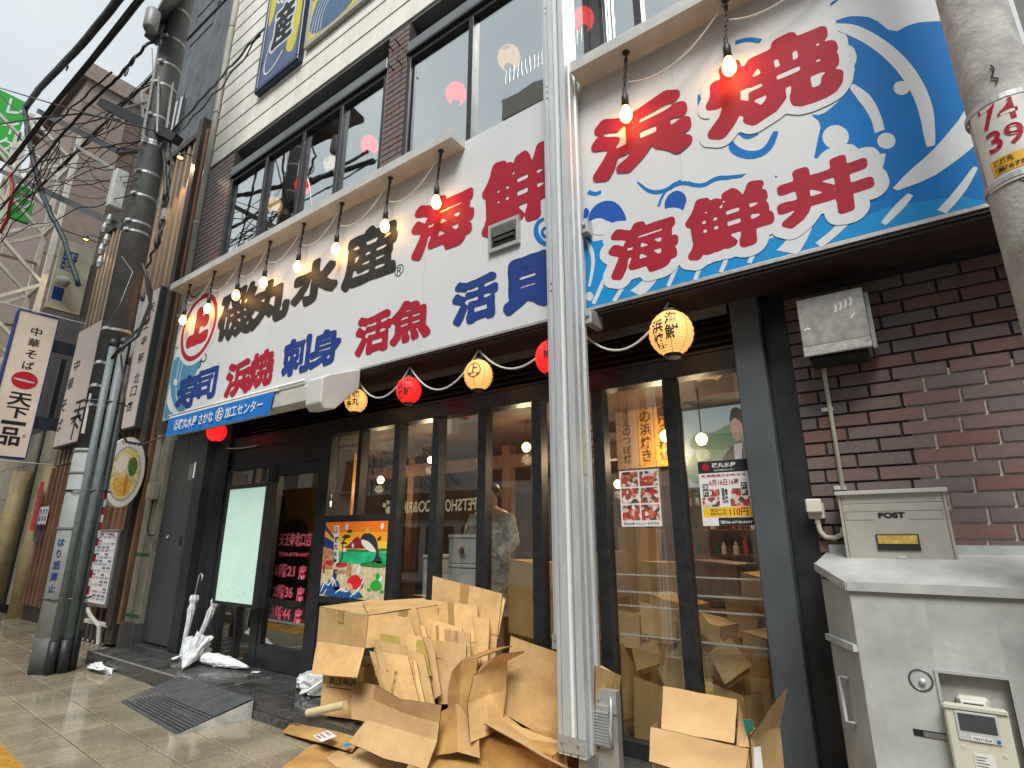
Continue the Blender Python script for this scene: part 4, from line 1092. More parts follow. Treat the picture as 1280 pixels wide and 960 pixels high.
# hanging light bulbs
YBULB = -0.62
bx = [(229, 398), (260, 383), (296, 363), (331, 342), (373, 325), (421, 299), (482, 270), (546, 237), (781, 122), (908, 57)]
names = ['leftmost of the bulbs hanging from the ledge, beyond the red ring mark', 'bulb hanging in front of the red ring mark', 'bulb hanging before the first black character of the sign', 'bulb hanging above the gap between the first and second black characters', 'bulb hanging above the second black character', 'bulb hanging above the third black character', 'bulb hanging at the top of the fourth black character', 'bulb hanging over the first big red character at the end of the left ledge', 'bulb hanging over the first large red character right of the silver post', 'bulb hanging over the second large red character, near the top edge']
blp = None; bpts = []
for (x, y), nm in zip(bx, names):
    p = W(x, y, YBULB); p.z = 4.80 + .0 * p.z; bpts.append(p)
    top = V(p.x + .035, YBULB, 5.40)
    if blp is None:
        t = root('hanging_bulb', top, nm, 'light bulb', 'bare bulbs hanging over the sign')
        m = MB(); n = 7
        for k in range(n):
            zc = top.z - .02 - k * .043
            if k % 2: m.obox(V(top.x - .005 * k, top.y, zc - .02), V(1, 0, 0), V(0, 1, 0), V(0, 0, 1), .014, .004, .026)
            else: m.obox(V(top.x - .005 * k, top.y, zc - .02), V(1, 0, 0), V(0, 1, 0), V(0, 0, 1), .005, .013, .026)
        m.build('chain', CABLE, t)
        MB().lathe(V(top.x, top.y, top.z - .03), [(.001, .03), (.03, .03), (.03, .02), (.01, 0), (.001, 0)], 10).build('hook_plate', FRAME, t)
        MB().lathe(p + V(0, 0, .08), [(.001, .20), (.012, .19), (.018, .12), (.027, .10), (.029, 0), (.001, 0)], 10).build('socket', CABLE, t, smooth=True)
        MB().lathe(p + V(0, 0, 0), [(.001, -.062), (.025, -.055), (.043, -.03), (.049, 0), (.043, .03), (.027, .065), (.024, .08), (.001, .08)], 14).build('bulb', BULB, t, smooth=True)
        blp = t
    else: dup_tree(blp, top, nm)
# feeder cable between them
for k in range(9):
    if k == 7: continue
    a = bpts[k]; b = bpts[k + 1]
    s0 = V(a.x + .04, YBULB, 5.37); s1 = V(b.x + .02, YBULB, 5.37)
    pts = arc_pts(V(a.x + .04, YBULB, 4.95).lerp(s0, .35), s1, .17, 12)
    o = MB().tube(pts, .007, 6).build('bulb_cable', CABLEW, smooth=True)
    _tag(o, ['thin white cable drooping right of the leftmost bulb', 'thin white cable drooping right of the bulb at the red ring mark', 'thin white cable drooping between the first two black characters', 'thin white cable drooping at the top of the second black character', 'thin white cable drooping left of the third black character', 'thin white cable drooping between the third and fourth black characters', 'thin white cable drooping between the fourth black character and the first big red one', '', 'thin white cable drooping between the two bulbs right of the silver post'][k], 'cable', 'feeder cables between the bulbs')
a = bpts[9]
_tag(MB().tube(arc_pts(V(a.x + .04, YBULB, 5.2), V(a.x + .75, YBULB, 5.37), .15), .007, 6).build('bulb_cable', CABLEW, smooth=True), 'thin white cable drooping right of the topmost bulb', 'cable', 'feeder cables between the bulbs')

# ================================================================== PAPER LANTERNS
def lantern_mat(name, col, es, dark):
    m = bpy.data.materials.new(name); m.use_nodes = True; n = m.node_tree; b = n.nodes['Principled BSDF']
    tcn = n.nodes.new('ShaderNodeTexCoord'); wv = n.nodes.new('ShaderNodeTexWave'); wv.bands_direction = 'Z'; wv.inputs['Scale'].default_value = 22
    wv.inputs['Distortion'].default_value = 0.0
    n.links.new(tcn.outputs['Object'], wv.inputs[0])
    r_ = n.nodes.new('ShaderNodeValToRGB'); r_.color_ramp.elements[0].color = (*dark, 1); r_.color_ramp.elements[1].color = (*col, 1); r_.color_ramp.elements[0].position = .02; r_.color_ramp.elements[1].position = .35
    n.links.new(wv.outputs['Fac'], r_.inputs[0]); n.links.new(r_.outputs[0], b.inputs['Base Color']); n.links.new(r_.outputs[0], b.inputs['Emission Color'])
    b.inputs['Emission Strength'].default_value = es; b.inputs['Roughness'].default_value = .5
    return m
LY = lantern_mat('lantern_paper_yellow', (.95, .52, .17), .62, (.62, .27, .06)); LR = lantern_mat('lantern_paper_red', (.85, .02, .02), .75, (.45, .005, .005))
LW = lantern_mat('lantern_paper_cream', (.85, .66, .40), .55, (.60, .40, .18))
def lantern(p, r_, mat_, lab, writing=None, mark=None, top=.10, seg=28, face=None, group='paper lanterns hung under the sign'):
    t = root('paper_lantern', (p.x, p.y, p.z), lab, 'lantern', group)
    h = r_ * 1.12; prof = []
    n = 22
    for k in range(n + 1):
        a = -math.pi / 2 * .86 + math.pi * .86 * k / n
        rr = r_ * math.cos(a) * (1 + .022 * math.cos(k * math.pi)); prof.append((rr, h * math.sin(a) / math.sin(math.pi / 2 * .86) * .97))
    MB().lathe(p, prof, seg).build('paper_shade', mat_, t, smooth=True)
    MB().lathe(p, [(.001, -h * 1.06), (r_ * .36, -h * 1.06), (r_ * .42, -h * .93), (r_ * .30, -h * .93), (.001, -h * .95)], 16).build('bottom_ring', CABLE, t)
    MB().lathe(p, [(.001, h * .95), (r_ * .30, h * .93), (r_ * .42, h * .93), (r_ * .36, h * 1.04), (.001, h * 1.04)], 16).build('top_ring', CABLE, t)
    m = MB(); m.tube([p + V(-r_ * .3, 0, h), p + V(-.02, 0, h + top * .6), p + V(0, 0, h + top), p + V(.02, 0, h + top * .6), p + V(r_ * .3, 0, h)], .004, 6); m.build('wire_handle', FRAME, t)
    rb = MB()
    for k in range(8):
        a = 2 * math.pi * k / 8 + .3
        rb.tube([p + V(math.cos(a) * q * 1.004, math.sin(a) * q * 1.004, z) for q, z in prof[::2]], .0016, 4)
    rb.build('rib_cord', M('rib_cord', (.30, .10, .03), .6), t)
    # writing curved round the shade, facing the street
    if writing or mark:
        fd = face or 0.0
        def put(body, u0, v0, u1, v1, mt, bold, off=.003):
            vs, fs, _ = glyph_mesh(body, bold)
            ax = min(v[0] for v in vs); bx_ = max(v[0] for v in vs); ay = min(v[1] for v in vs); by = max(v[1] for v in vs)
            P = []
            for a, b in vs:
                u = u0 + (a - ax) / (bx_ - ax) * (u1 - u0); v = v0 + (b - ay) / (by - ay) * (v1 - v0)
                zz = max(-.95, min(.95, v)) * h; rr = r_ * math.sqrt(max(0.05, 1 - (v * .97) ** 2)) * 1.03 + off
                th = -math.pi / 2 + u + fd
                P.append(p + V(math.cos(th) * rr, math.sin(th) * rr, zz))
            mb = MB(); mb.add(P, fs); return mb.build('lantern_writing', mt, t)
        if mark: 
            for ch, (u0, v0, u1, v1), mt in mark: put(ch, u0, v0, u1, v1, mt, .035)
        if writing:
            for col_, (uc, chars, vt, sz) in enumerate(writing):
                for i, ch in enumerate(chars): put(ch, uc - sz / 2, vt - (i + 1) * sz * 1.02, uc + sz / 2, vt - i * sz * 1.02 - .02, INKK, .04)
    return t
YLN = -0.42
lz = 3.0
fd = .42
lantern(W(445, 501, YLN), .117, LY, 'yellow lit paper lantern with black writing, just right of the awning box', [(.22, '磯丸', .70, .62), (-.40, '水産', .42, .58)], face=.62)
lantern(W(511, 488, YLN), .122, LR, 'red lit paper lantern with black writing between two yellow lanterns', [(.22, '海鮮', .70, .62), (-.40, '浜焼', .42, .58)], face=.45)
lantern(W(598, 469, YLN), .128, LY, 'yellow lit paper lantern bearing a red ringed mark', mark=[('㊤', (-.62, -.38, .42, .62), INKR)], face=fd)
lantern(W(689, 447, YLN), .130, LR, 'red paper lantern half hidden behind the left edge of the silver post', [(-.1, '海鮮', .72, .5)], face=.4)
lantern(W(839, 417, YLN), .152, LY, 'large yellow lit paper lantern with black writing, right of the silver post', [(.30, '海鮮', .74, .62), (-.36, '浜焼', .42, .60)], face=.05)
lantern(W(271, 540, -.40), .125, LR, 'red lit paper lantern tucked under the blue banner', face=fd)
# lantern cable
def lc(p, q, sag, lab): _tag(MB().tube(arc_pts(p, q, sag, 14), .009, 6).build('lantern_cable', CABLEW, smooth=True), lab, 'cable', 'white cables between the lanterns')
tops = [W(x, y, YLN) + V(0, 0, .24) for x, y in ((445, 501), (511, 488), (598, 469), (689, 447), (839, 417))]
lc(tops[0] + V(-.45, 0, -.05), tops[0], .0, 'white cable running from the awning box to the first yellow lantern')
lc(tops[0], tops[1], .26, 'white cable drooping between the first yellow lantern and the red one')
lc(tops[1], tops[2], .30, 'white cable drooping between the red lantern and the one with the ringed mark')
lc(tops[2], tops[3] + V(.1, 0, 0), .26, 'white cable drooping from the lantern with the ringed mark to the silver post')
lc(tops[3] + V(.3, 0, -.1), tops[4], .24, 'white cable drooping from the silver post up to the large yellow lantern')
lc(W(283, 560, -.4), W(322, 556, -.1), .02, 'thin white cable running right from the red lantern under the banner')
# upstairs lanterns
GU = 'lanterns hung inside the upstairs windows'
LYU = lantern_mat('upstairs_lantern_yellow', (.95, .52, .17), 1.0, (.62, .27, .06)); LRU = lantern_mat('upstairs_lantern_red', (.95, .03, .02), 1.5, (.6, .01, .005)); LWU = lantern_mat('upstairs_lantern_cream', (.85, .66, .40), 1.0, (.60, .40, .18))
def ul(px, py, y, r_, mt, lab, **k): lantern(W(px, py, min(y, .45)), r_ * .82, {LY: LYU, LR: LRU, LW: LWU}[mt], lab, group=GU, top=.05, **k)
ul(636, 72, .35, .17, LY, 'yellow lantern with a red ringed mark upstairs, just left of the silver post', mark=[('㊤', (-.5, -.1, .4, .75), INKR)], face=.4)
ul(570, 117, .9, .17, LR, 'red lantern in the upstairs pane between the brick pier and the yellow lantern')
ul(462, 181, .9, .16, LR, 'red lantern in the pane just left of the upper brick pier')
ul(414, 206, .9, .15, LW, 'cream lantern with black writing in the upstairs pane', writing=[(.1, '海鮮', .6, .4)], face=.4)
ul(378, 232, .9, .16, LR, 'dark red lantern behind a mullion in the upstairs window')
ul(343, 256, .35, .155, LY, 'yellow lantern in the second upstairs pane from the left')
ul(729, 24, .6, .15, LR, 'red lantern showing as a sliver just right of the silver post')

# ================================================================== AWNING AND BANNER
aw = root('awning', (-7.2, YS, 3.1), 'folded cream retractable awning in its long box under the left end of the sign', 'awning')
ex = W(396, 490, -.85).x
xr = ex
pl_x = V(1, 0, 0)
prof = [(-.52, 3.29), (-.84, 3.14), (-.92, 3.10), (-.93, 3.06), (-.93, 2.92), (-.88, 2.88), (-.78, 2.90), (-.55, 3.16)]
MB().prism([V(-7.60, y, z) for y, z in prof], V(xr - .03 + 7.60, 0, 0)).build('awning_box', M('awning_cream', (.50, .50, .46), .5, ns=6, na=.1), aw)
MB().prism([V(xr - .03, y + .0, z) for y, z in [(-.50, 3.31), (-.87, 3.16), (-.95, 3.11), (-.95, 2.86), (-.90, 2.80), (-.78, 2.82), (-.50, 3.10)]], V(.25, 0, 0)).build('end_cap', M('cap_white', (.58, .58, .55), .5), aw, bevel=.01)
MB().tube([V(-7.72, -.94, 3.13), V(xr - .1, -.94, 3.13)], .018, 8).build('front_bar', WHITE, aw, smooth=True)
bn = root('cloth_banner', (-7.7, -.95, 2.9), 'narrow blue cloth banner with white writing hung along the awning', 'banner')
YBN = -.955
bA = W(211, 524, YBN); bB = W(341, 489, YBN)
zt_, zb2 = W(270, 508, YBN).z, W(272, 532, YBN).z
m = MB(); n = 24
for k in range(n + 1):
    x = bA.x + (bB.x - bA.x) * k / n
    for j, z in enumerate((zt_, (zt_ + zb2) / 2, zb2)):
        m.v.append(V(x + (.03 if j == 0 and k == n else 0), YBN + .006 * math.sin(k * 1.7) * j, z + .004 * math.sin(k * 2.3) * (j > 0)))
for k in range(n):
    for j in range(2): m.f.append((k * 3 + j, k * 3 + j + 1, k * 3 + j + 4, k * 3 + j + 3)); m.m.append(0)
m.build('cloth', M('banner_blue', (.01, .17, .55), .55, ns=4, na=.1), bn, smooth=True)
PB = Plane((bA.x, YBN - .014, zb2)); bw, bh = bB.x - bA.x, zt_ - zb2
m = MB(); text(m, PB, '㊤磯丸水産 さかな', bw * .09, bh * .22, bw * .50, bh * .80, 0, .03); text(m, PB, '㊨', bw * .525, bh * .18, bw * .60, bh * .86, 0, .03); text(m, PB, '加工センター', bw * .615, bh * .25, bw * .94, bh * .78, 0, .03)
m.build('banner_writing', WHITE, bn)
box('banner_bar', WHITE, bn, bA.x, YBN + .004, zt_, bB.x + .1, YBN + .024, zt_ + .03)

# ================================================================== SILVER POST
sp = root('aluminium_post', (-1.86, -.68, 0), 'tall silver aluminium channel post standing in front of the sign', 'post')
xa, xb = -1.968, -1.778; ya, yb = -.78, -.56
m = MB()
# profiled extrusion: outline with grooves, extruded vertically
ol = [(xa, ya), (xa + .028, ya), (xa + .028, ya + .012), (xa + .036, ya + .012), (xa + .036, ya), (xa + .078, ya), (xa + .082, ya + .01), (xa + .086, ya + .01), (xa + .09, ya), (xa + .128, ya), (xa + .128, ya + .02), (xa + .14, ya + .02), (xa + .14, ya - .002), (xb, ya - .002), (xb, ya + .045), (xb - .022, ya + .05), (xb - .022, ya + .085), (xb - .004, ya + .09), (xb - .004, ya + .14), (xb - .02, ya + .145), (xb - .02, ya + .18), (xb, ya + .185), (xb, yb), (xa, yb)]
MB().prism([V(x, y, .34) for x, y in ol], V(0, 0, 8.6)).build('post_profile', ALU, sp)
MB().prism([V(x * 1.0 + .0, y + .0, .0) for x, y in [(xa + .12, ya + .03), (xb - .005, ya + .03), (xb - .005, yb - .01), (xa + .12, yb - .01)]], V(0, 0, .338)).build('post_foot', ALUD, sp)
box('reflector_strip', WHITE, sp, xa + .096, ya - .003, .44, xa + .116, ya - .0005, 6.5)
for (z_, wx) in ((.36, 1), ):
    pt_ = box('bolt_plate', STEEL, sp, xa - .004, ya - .008, z_, xb - .004, ya - .0035, z_ + .085)
    for bxx in (xa + .03, xa + .14): MB().lathe(V(bxx, ya - .008, z_ + .045), [(.001, .008), (.009, .006), (.010, 0)], 8, axis=V(0, -1, 0)).build('bolt', ALUD, pt_)
# a second, narrower rail to the left and the latch bar behind
box('side_rail', ALU, sp, xa - .075, ya + .09, .98, xa - .012, yb, 9.0)
pt_ = box('bolt_plate', STEEL, sp, xa - .085, ya + .083, .90, xa - .004, ya + .088, .99)
for bxx in (xa - .065, xa - .025): MB().lathe(V(bxx, ya + .083, .95), [(.001, .006), (.007, .005), (.008, 0)], 8, axis=V(0, -1, 0)).build('bolt', ALUD, pt_)
xl0, xl1 = W(745, 870, -.60).x, W(772, 870, -.60).x; zl = W(757, 862, -.6).z
lb = box('latch_bar', M('bare_aluminium', (.50, .48, .44), .4, metal=.6, ns=30, na=.1), sp, xl0, -.62, 0, xl1, -.56, zl)
MB().box(xl0 - .004, -.632, zl - .12, xl1 + .004, -.621, zl + .004).build('latch_plate', STEEL, lb)
m = MB().box(xl0 + .012, -.655, zl - .30, xl1 - .04, -.6325, zl - .08)
for k in range(11): m.box(xl0 + .010, -.661, zl - .29 + k * .017, xl1 - .042, -.655, zl - .282 + k * .017)
m.build('latch_body', STEEL, lb)
m = MB().tube([V(xl1 - .03, -.64, zl - .03), V(xl1 - .018, -.66, zl - .045), V(xl1 - .018, -.665, zl - .12), V(xl1 - .03, -.66, zl - .20), V(xl1 - .025, -.65, zl - .30)], .009, 8); m.build('latch_hook', ALU, lb, smooth=True)
MB().lathe(V(xl0 + .025, -.632, zl - .055), [(.001, .014), (.012, .012), (.014, 0)], 10, axis=V(0, -1, 0)).build('bolt', ALUD, lb)
for z_ in (3.98, 3.21):
    cpp = box('clamp', STEEL, sp, xb, -.60, z_ - .06, xb + .06, -.512 if z_ > 3.5 else -.40, z_ + .06, bevel=.004)
    MB().lathe(V(xb + .03, -.60, z_), [(.001, .02), (.014, .018), (.016, 0)], 8, axis=V(0, -1, 0)).build('bolt', ALUD, cpp)
for z_ in (5.30, 5.24, 5.18, 3.40, 3.46, 6.1, 6.16): MB().lathe(V(xa + .016, ya, z_), [(.001, .003), (.007, .002), (.008, 0)], 8, axis=V(0, -1, 0)).build('bolt', FRAME, sp)
MB().box(xb + .001, ya + .095, 2.02, xb + .0025, ya + .135, 2.36).build('sticker', M('aged_sticker', (.55, .50, .30), .6, ns=60, na=.5), sp)
# thin grey sheet edges: rear return
box('rear_web', ALUD, sp, xb - .06, yb + .001, .34, xb - .02, yb + .03, 8.9)

# ================================================================== RIGHT BRICK WALL
bw_ = root('brick_wall', (.5, 0, 0), 'brown and grey brick wall with pale joints behind the post box', 'wall')
YW = -0.03
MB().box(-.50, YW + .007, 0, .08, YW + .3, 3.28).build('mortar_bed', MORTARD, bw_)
MB().box(.0802, YW + .005, 0, 2.6, YW + .3, 2.57).build('mortar_bed', MORTAR, bw_); MB().box(.0802, YW + .006, 2.5705, 2.6, YW + .3, 3.28).build('mortar_bed', MORTARD, bw_)  # upper bed is darker: the shade under the sign is put into its colour
bp.clear()
nb = 0
z = .0
for r_ in range(38):
    z = 2.404 - 22 * BH + (r_ - 6) * BH
    if z > 3.2: break
    off = (r_ % 4) * BL * .55
    x = -.50
    first = BL - (off % BL)
    e = x + first
    while x < 1.45:
        if e - x > .04: brick(x, min(e, 1.46), z, YW, bw_, th=.02); nb += 1
        x = e; e = x + BL
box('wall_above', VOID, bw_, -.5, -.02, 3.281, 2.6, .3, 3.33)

# conduit, switch box, intake box
ac = root('intake_box', (-.18, -.06, 2.8), 'weathered galvanised metal box fixed high on the brick wall under the sign', 'metal box')
x0, x1, z0_, z1_ = -.375, .035, 2.80, 3.19
yf = -.30
q = lambda px, py, y: W(px, py, y)
ax0, ax1 = W(1006, 440, -.30).x, W(1089, 430, -.30).x
az0, az1 = W(1050, 438, -.30).z, W(1050, 366, -.30).z
MB().box(ax0, -.295, az0, ax1, YW - .001, az1).build('body', M('stained_zinc', (.34, .33, .31), .45, metal=.4, ns=18, rgb2=(.22, .21, .19), bump=.08), ac, bevel=.005)
MB().box(ax0 - .006, -.312, az0 + .055, ax1 + .006, -.2955, az1 + .006).build('front_cover', M('stained_zinc_front', (.42, .41, .385), .42, metal=.4, ns=14, rgb2=(.26, .25, .225), bump=.08), ac, bevel=.004)
MB().box(ax0 - .006, -.320, az0 - .01, ax1 + .006, -.296, az0 + .052).build('lower_lip', M('zinc_lip', (.46, .45, .42), .4, metal=.4, ns=30, na=.25), ac, bevel=.004)
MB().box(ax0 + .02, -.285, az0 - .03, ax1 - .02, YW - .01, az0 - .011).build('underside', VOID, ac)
MB().box(ax1 + .008, -.24, az0 - .0, ax1 + .03, YW - .001, az1 - .01).build('side_flange', ALUD, ac)
pw = Plane(((ax0 + ax1) / 2, -.3125, (az0 + az1) / 2)); m = MB()
for k in range(4): flat(m, pw, stroke2d(smooth2d([(.02 + k * .028, .06 + k * .008), (.032 + k * .028, .075 + k * .01), (.03 + k * .028, .11 + k * .01)], 2, False), .011), .001)
flat(m, pw, stroke2d([(.10, .0), (.11, .02), (.125, .03)], .01), .001); flat(m, pw, stroke2d([(-.16, -.02), (-.14, -.01), (-.125, -.02)], .012), .001)
m.build('worn_marking', PAPERW, ac, kind='stuff')
cdx = W(1027, 455, -.05).x
cdt = root('conduit_pipe', (cdx, -.05, 1.9), 'cream conduit pipe running down the brick wall from the metal box', 'pipe')
a = W(1028, 452, -.05); b = W(1047, 612, -.05)
MB().tube([V(a.x, -.055, az0 + .02), V(a.x, -.055, az0 - .10), V(a.x, -.055, b.z)], [.017, .013, .013], 10).build('pipe', IVORY, cdt, smooth=True)
for zz in (W(1032, 512, -.05).z, W(1045, 610, -.05).z):
    MB().box(a.x - .05, -.058, zz - .012, a.x + .018, YW - .006, zz + .012).build('pipe_clip', ALU, cdt, bevel=.002)
sb = root('switch_box', W(1018, 633, -.1), 'small cream electric box beside the post box', 'electric box')
c = W(1019, 637, -.11)
MB().box(c.x - .045, -.10, c.z - .055, c.x + .045, YW - .006, c.z + .04).build('back_box', IVORY, sb, bevel=.006)
MB().box(c.x - .048, -.135, c.z - .02, c.x + .04, -.1005, c.z + .065).build('cover', M('ivory_cover', (.66, .65, .55), .4), sb, bevel=.008)
MB().lathe(V(c.x, -.07, c.z - .085), [(.018, 0), (.018, .03)], 10).build('gland', IVORY, sb)
pts = [V(c.x, -.07, c.z - .08), V(c.x + .005, -.07, c.z - .13), V(c.x + .03, -.07, c.z - .165), V(c.x + .08, -.07, c.z - .17), V(c.x + .12, -.07, c.z - .15), V(c.x + .135, -.07, c.z - .11)]
P2 = []
for i in range(len(pts) - 1): P2 += [pts[i].lerp(pts[i + 1], t) for t in (0, .5)]
MB().tube(P2 + [pts[-1]], .015, 10).build('curved_pipe', IVORY, sb, smooth=True)

# post box
pb = root('post_box', (-.09, -.1, 1.46), 'cream steel wall letter box marked POST with a yellow name card', 'post box')
yf = -.26
px0, px1 = W(1050, 640, yf).x, W(1186, 640, yf).x
pz0, pz1 = W(1125, 703, yf).z, W(1115, 612, yf).z
MB().box(px0 + .008, yf + .004, pz0 + .01, px1 - .008, YW - .001, pz1 - .02).build('body', POSTM, pb, bevel=.004)
MB().box(px0 - .012, yf - .028, pz1 - .022, px1 + .012, YW - .001, pz1).build('lid', M('post_lid', (.66, .63, .57), .3, metal=.35), pb, bevel=.003)
fr = MB().box(px0 + .016, yf - .004, pz0 + .016, px1 - .016, yf + .0035, pz1 - .075).build('front_door', POSTM, pb, bevel=.002)
MB().box(px0 + .016, yf - .002, pz1 - .072, px1 - .016, yf + .0035, pz1 - .023).build('letter_flap', POSTM, pb, bevel=.002)
MB().box(px0, yf - .006, pz0 + .006, px0 + .012, yf + .05, pz1 - .0225).build('side_trim', POSTM, pb); MB().box(px1 - .012, yf - .006, pz0 + .006, px1, yf + .05, pz1 - .0225).build('side_trim', POSTM, pb)
MB().box(px0, yf - .006, pz0 - .004, px1, yf + .06, pz0 + .005).build('bottom_trim', ALUD, pb)
Wp = px1 - px0; pm = Plane((px0, yf - .005, pz0)); Hp = pz1 - pz0
m = MB()
for k, (dx_, dz_) in enumerate(((0, 0), (.0022, 0), (-.0022, 0), (0, .0015), (0, -.0015), (.0035, .0005))): text(m, pm, 'POST', Wp * .37 + dx_, Hp * .605 + dz_, Wp * .61 + dx_, Hp * .68 + dz_, .001 + k * .00012, .02)
m.build('lettering', CABLE, pb)
MB().box(px0 + Wp * .31, yf - .012, pz0 + Hp * .16, px0 + Wp * .70, yf - .0045, pz0 + Hp * .38).build('card_holder', CABLE, pb)
MB().box(px0 + Wp * .325, yf - .0135, pz0 + Hp * .25, px0 + Wp * .685, yf - .0125, pz0 + Hp * .365).build('name_card', OCHRE, pb)
MB().box(px0 + Wp * .47, yf - .014, pz0 + Hp * .05, px0 + Wp * .56, yf - .0045, pz0 + Hp * .085).build('catch', ALU, pb, bevel=.002)
m = MB()
for (q, r_, s_, t_) in ((.05, .58, .31, .585), (.05, .70, .95, .705), (.65, .58, .95, .585), (.05, .58, .054, .70), (.946, .58, .95, .70)): m.box(px0 + Wp * q, yf - .0055, pz0 + Hp * r_, px0 + Wp * s_, yf - .0045, pz0 + Hp * t_)
m.build('pressed_line', ALUD, pb)

# grey meter cabinet
mc = root('meter_cabinet', (.3, -.5, 0), 'large dented grey steel cabinet with a chamfered corner and a meter hatch', 'cabinet')
pa, pb_, pc, pd, pe = V(-.45, -.03, 0), V(-.45, -.50, 0), V(-.30, -.80, 0), V(1.6, -.80, 0), V(1.6, -.03, 0)
hx0, hx1 = W(1174, 850, -.8).x, W(1262, 856, -.8).x
hz1 = W(1215, 845, -.8).z; hz0 = W(1220, 965, -.8).z
# side walls as panels (front has the hatch opening)
def wallp(a, b, z0, z1, name='side_panel', th=.01, mat_=METERG):
    d = (b - a).normalized(); n_ = V(d.y, -d.x, 0)
    return MB().prism([a + V(0, 0, z0), b + V(0, 0, z0), b + V(0, 0, z1), a + V(0, 0, z1)], n_ * -th).build(name, mat_, mc)
wallp(pa, pb_, 0, 1.44); 
cp = wallp(pb_ + V(0, 0, 0), pc, 0, 1.385, 'door_panel')
fz1 = 1.375
F0, F1 = pc.x + .003, 1.6
for (q, r_, s_, t_) in ((F0, 0, hx0, fz1), (hx1, 0, F1, fz1), (hx0, hz1, hx1, fz1), (hx0, 0, hx1, hz0)):
    MB().box(q, -.80, r_, s_, -.79, t_).build('front_panel', METERG, mc)
tp = [V(-.46, YW, 1.50), V(-.47, -.49, 1.455), V(-.305, -.812, 1.385), V(1.6, -.812, 1.385), V(1.6, YW, 1.50)]
MB().prism(tp, V(0, 0, .012)).build('sloping_top', METERG, mc)
for a, b in zip(tp[1:3], tp[2:4]):
    MB().prism([a + V(0, 0, .0115), b + V(0, 0, .0115), b + V(0, 0, -.03), a + V(0, 0, -.03)], (a - b).cross(V(0, 0, 1)).normalized() * -.008).build('top_rim', METERG, mc)
MB().box(-.44, YW - .03, 1.50, 1.6, YW - .001, 1.56).build('rear_flashing', METERG, mc)
# seam ledge, handle and lock on the chamfer
d = (pc - pb_).normalized(); n_ = V(d.y, -d.x, 0)
P = lambda t, z, o=0: pb_.lerp(pc, t) + V(0, 0, z) + n_ * o
zs1, zs2 = W(1032, 790, -.5).z, W(1075, 808, -.8).z
MB().bar(P(0, zs1 - .02, .012), P(1, zs2 - .01, .012), .02, .03).build('seam_lip', METERG, mc)
tq = .42
hz_a, hz_b = W(1052, 848, -.68).z, W(1062, 905, -.68).z
MB().tube([P(tq + .1, hz_a, .002), P(tq, hz_a, .03), P(tq, hz_b, .03), P(tq + .1, hz_b, .002)], .009, 8).build('handle', METERG, mc, smooth=True)
MB().box(P(.85, 0).x - .012, P(.85, 0).y - .03, .44, P(.85, 0).x + .01, P(.85, 0).y - .008, .56).build('lock_catch', METERG, mc)
# round viewing port
c = W(1151, 850, -.8)
MB().lathe(V(c.x, -.8005, c.z), [(.001, -.03), (.014, -.018), (.016, -.02), (.032, -.014), (.040, .004), (.045, .0035), (.046, 0)], 24, axis=V(0, -1, 0)).build('round_port', M('port_metal', (.14, .14, .135), .35, metal=.6), mc, smooth=True)
MB().lathe(V(c.x + .006, -.806, c.z - .004), [(.001, .010), (.012, .008), (.014, 0)], 12, axis=V(0, -1, 0)).build('port_lock', ALU, mc, smooth=True)
# slot
s0_, s1_ = W(1142, 915, -.8), W(1180, 925, -.8)
MB().box(s0_.x, -.803, s0_.z - .012, hx0 + .01, -.8005, s0_.z + .014).build('slot', VOID, mc)
MB().box(s0_.x + .035, -.805, s0_.z - .010, hx0, -.8035, s0_.z + .010).build('slot_plate', ALUD, mc)
MB().box(hx0, -.755, hz0, hx1, -.745, hz1).build('hatch_interior', M('hatch_dark', (.45, .44, .41), .7, ns=8, na=.3), mc)
for (q, r_, s_, t_) in ((hx0 - .012, hz0, hx0, hz1 + .012), (hx1, hz0, hx1 + .012, hz1 + .012), (hx0, hz1, hx1, hz1 + .012)): MB().box(q, -.808, r_, s_, -.8005, t_).build('hatch_rim', METERG, mc)
# electricity meter and the display unit in the hatch
mt = root('electric_meter', ((hx0 + hx1) / 2, -.8, hz0), 'ivory electricity meter with a counter window inside the cabinet hatch', 'meter')
ma, mb_ = W(1194, 868, -.78), W(1242, 900, -.78)
MB().box(ma.x, -.79, mb_.z - .12, mb_.x, -.58, ma.z).build('casing', IVORY, mt, bevel=.012)
MB().box(ma.x + .012, -.796, mb_.z - .01, mb_.x - .014, -.7905, ma.z - .014).build('counter_bezel', WHITE, mt, bevel=.003)
MB().box(ma.x + .022, -.799, ma.z - .05, mb_.x - .024, -.7965, ma.z - .024).build('counter_window', CABLE, mt)
m = MB(); text(m, Plane((0, -.7995, 0)), '0148625', ma.x + .026, ma.z - .044, mb_.x - .03, ma.z - .030, .0, .02); m.build('counter_digits', PAPERW, mt)
du = root('display_unit', ((hx0 + hx1) / 2, -.86, hz0 - .04), 'cream meter display unit with a grey screen leaning out of the cabinet hatch', 'meter display')
u0, u1 = W(1178, 880, -.86), W(1262, 890, -.86)
xA, xB = W(1180, 890, -.86).x, W(1262, 900, -.86).x; zT_, zB_ = W(1215, 884, -.86).z, W(1235, 960, -.86).z - .02
zB_ -= .03
MB().box(xA, -.86, zB_, xB, -.81, zT_).build('casing', M('cream_plastic', (.60, .59, .47), .45, ns=8, na=.05), du, bevel=.008)
MB().box(xA, -.868, zT_ - .014, xB, -.8605, zT_ + .002).build('top_lip', IVORY, du, bevel=.002)
ww, hh_ = xB - xA, zT_ - zB_
MB().box(xA + ww * .16, -.8655, zB_ + hh_ * .52, xA + ww * .82, -.8605, zB_ + hh_ * .93).build('screen_bezel', M('bezel_grey', (.50, .53, .52), .4), du, bevel=.003)
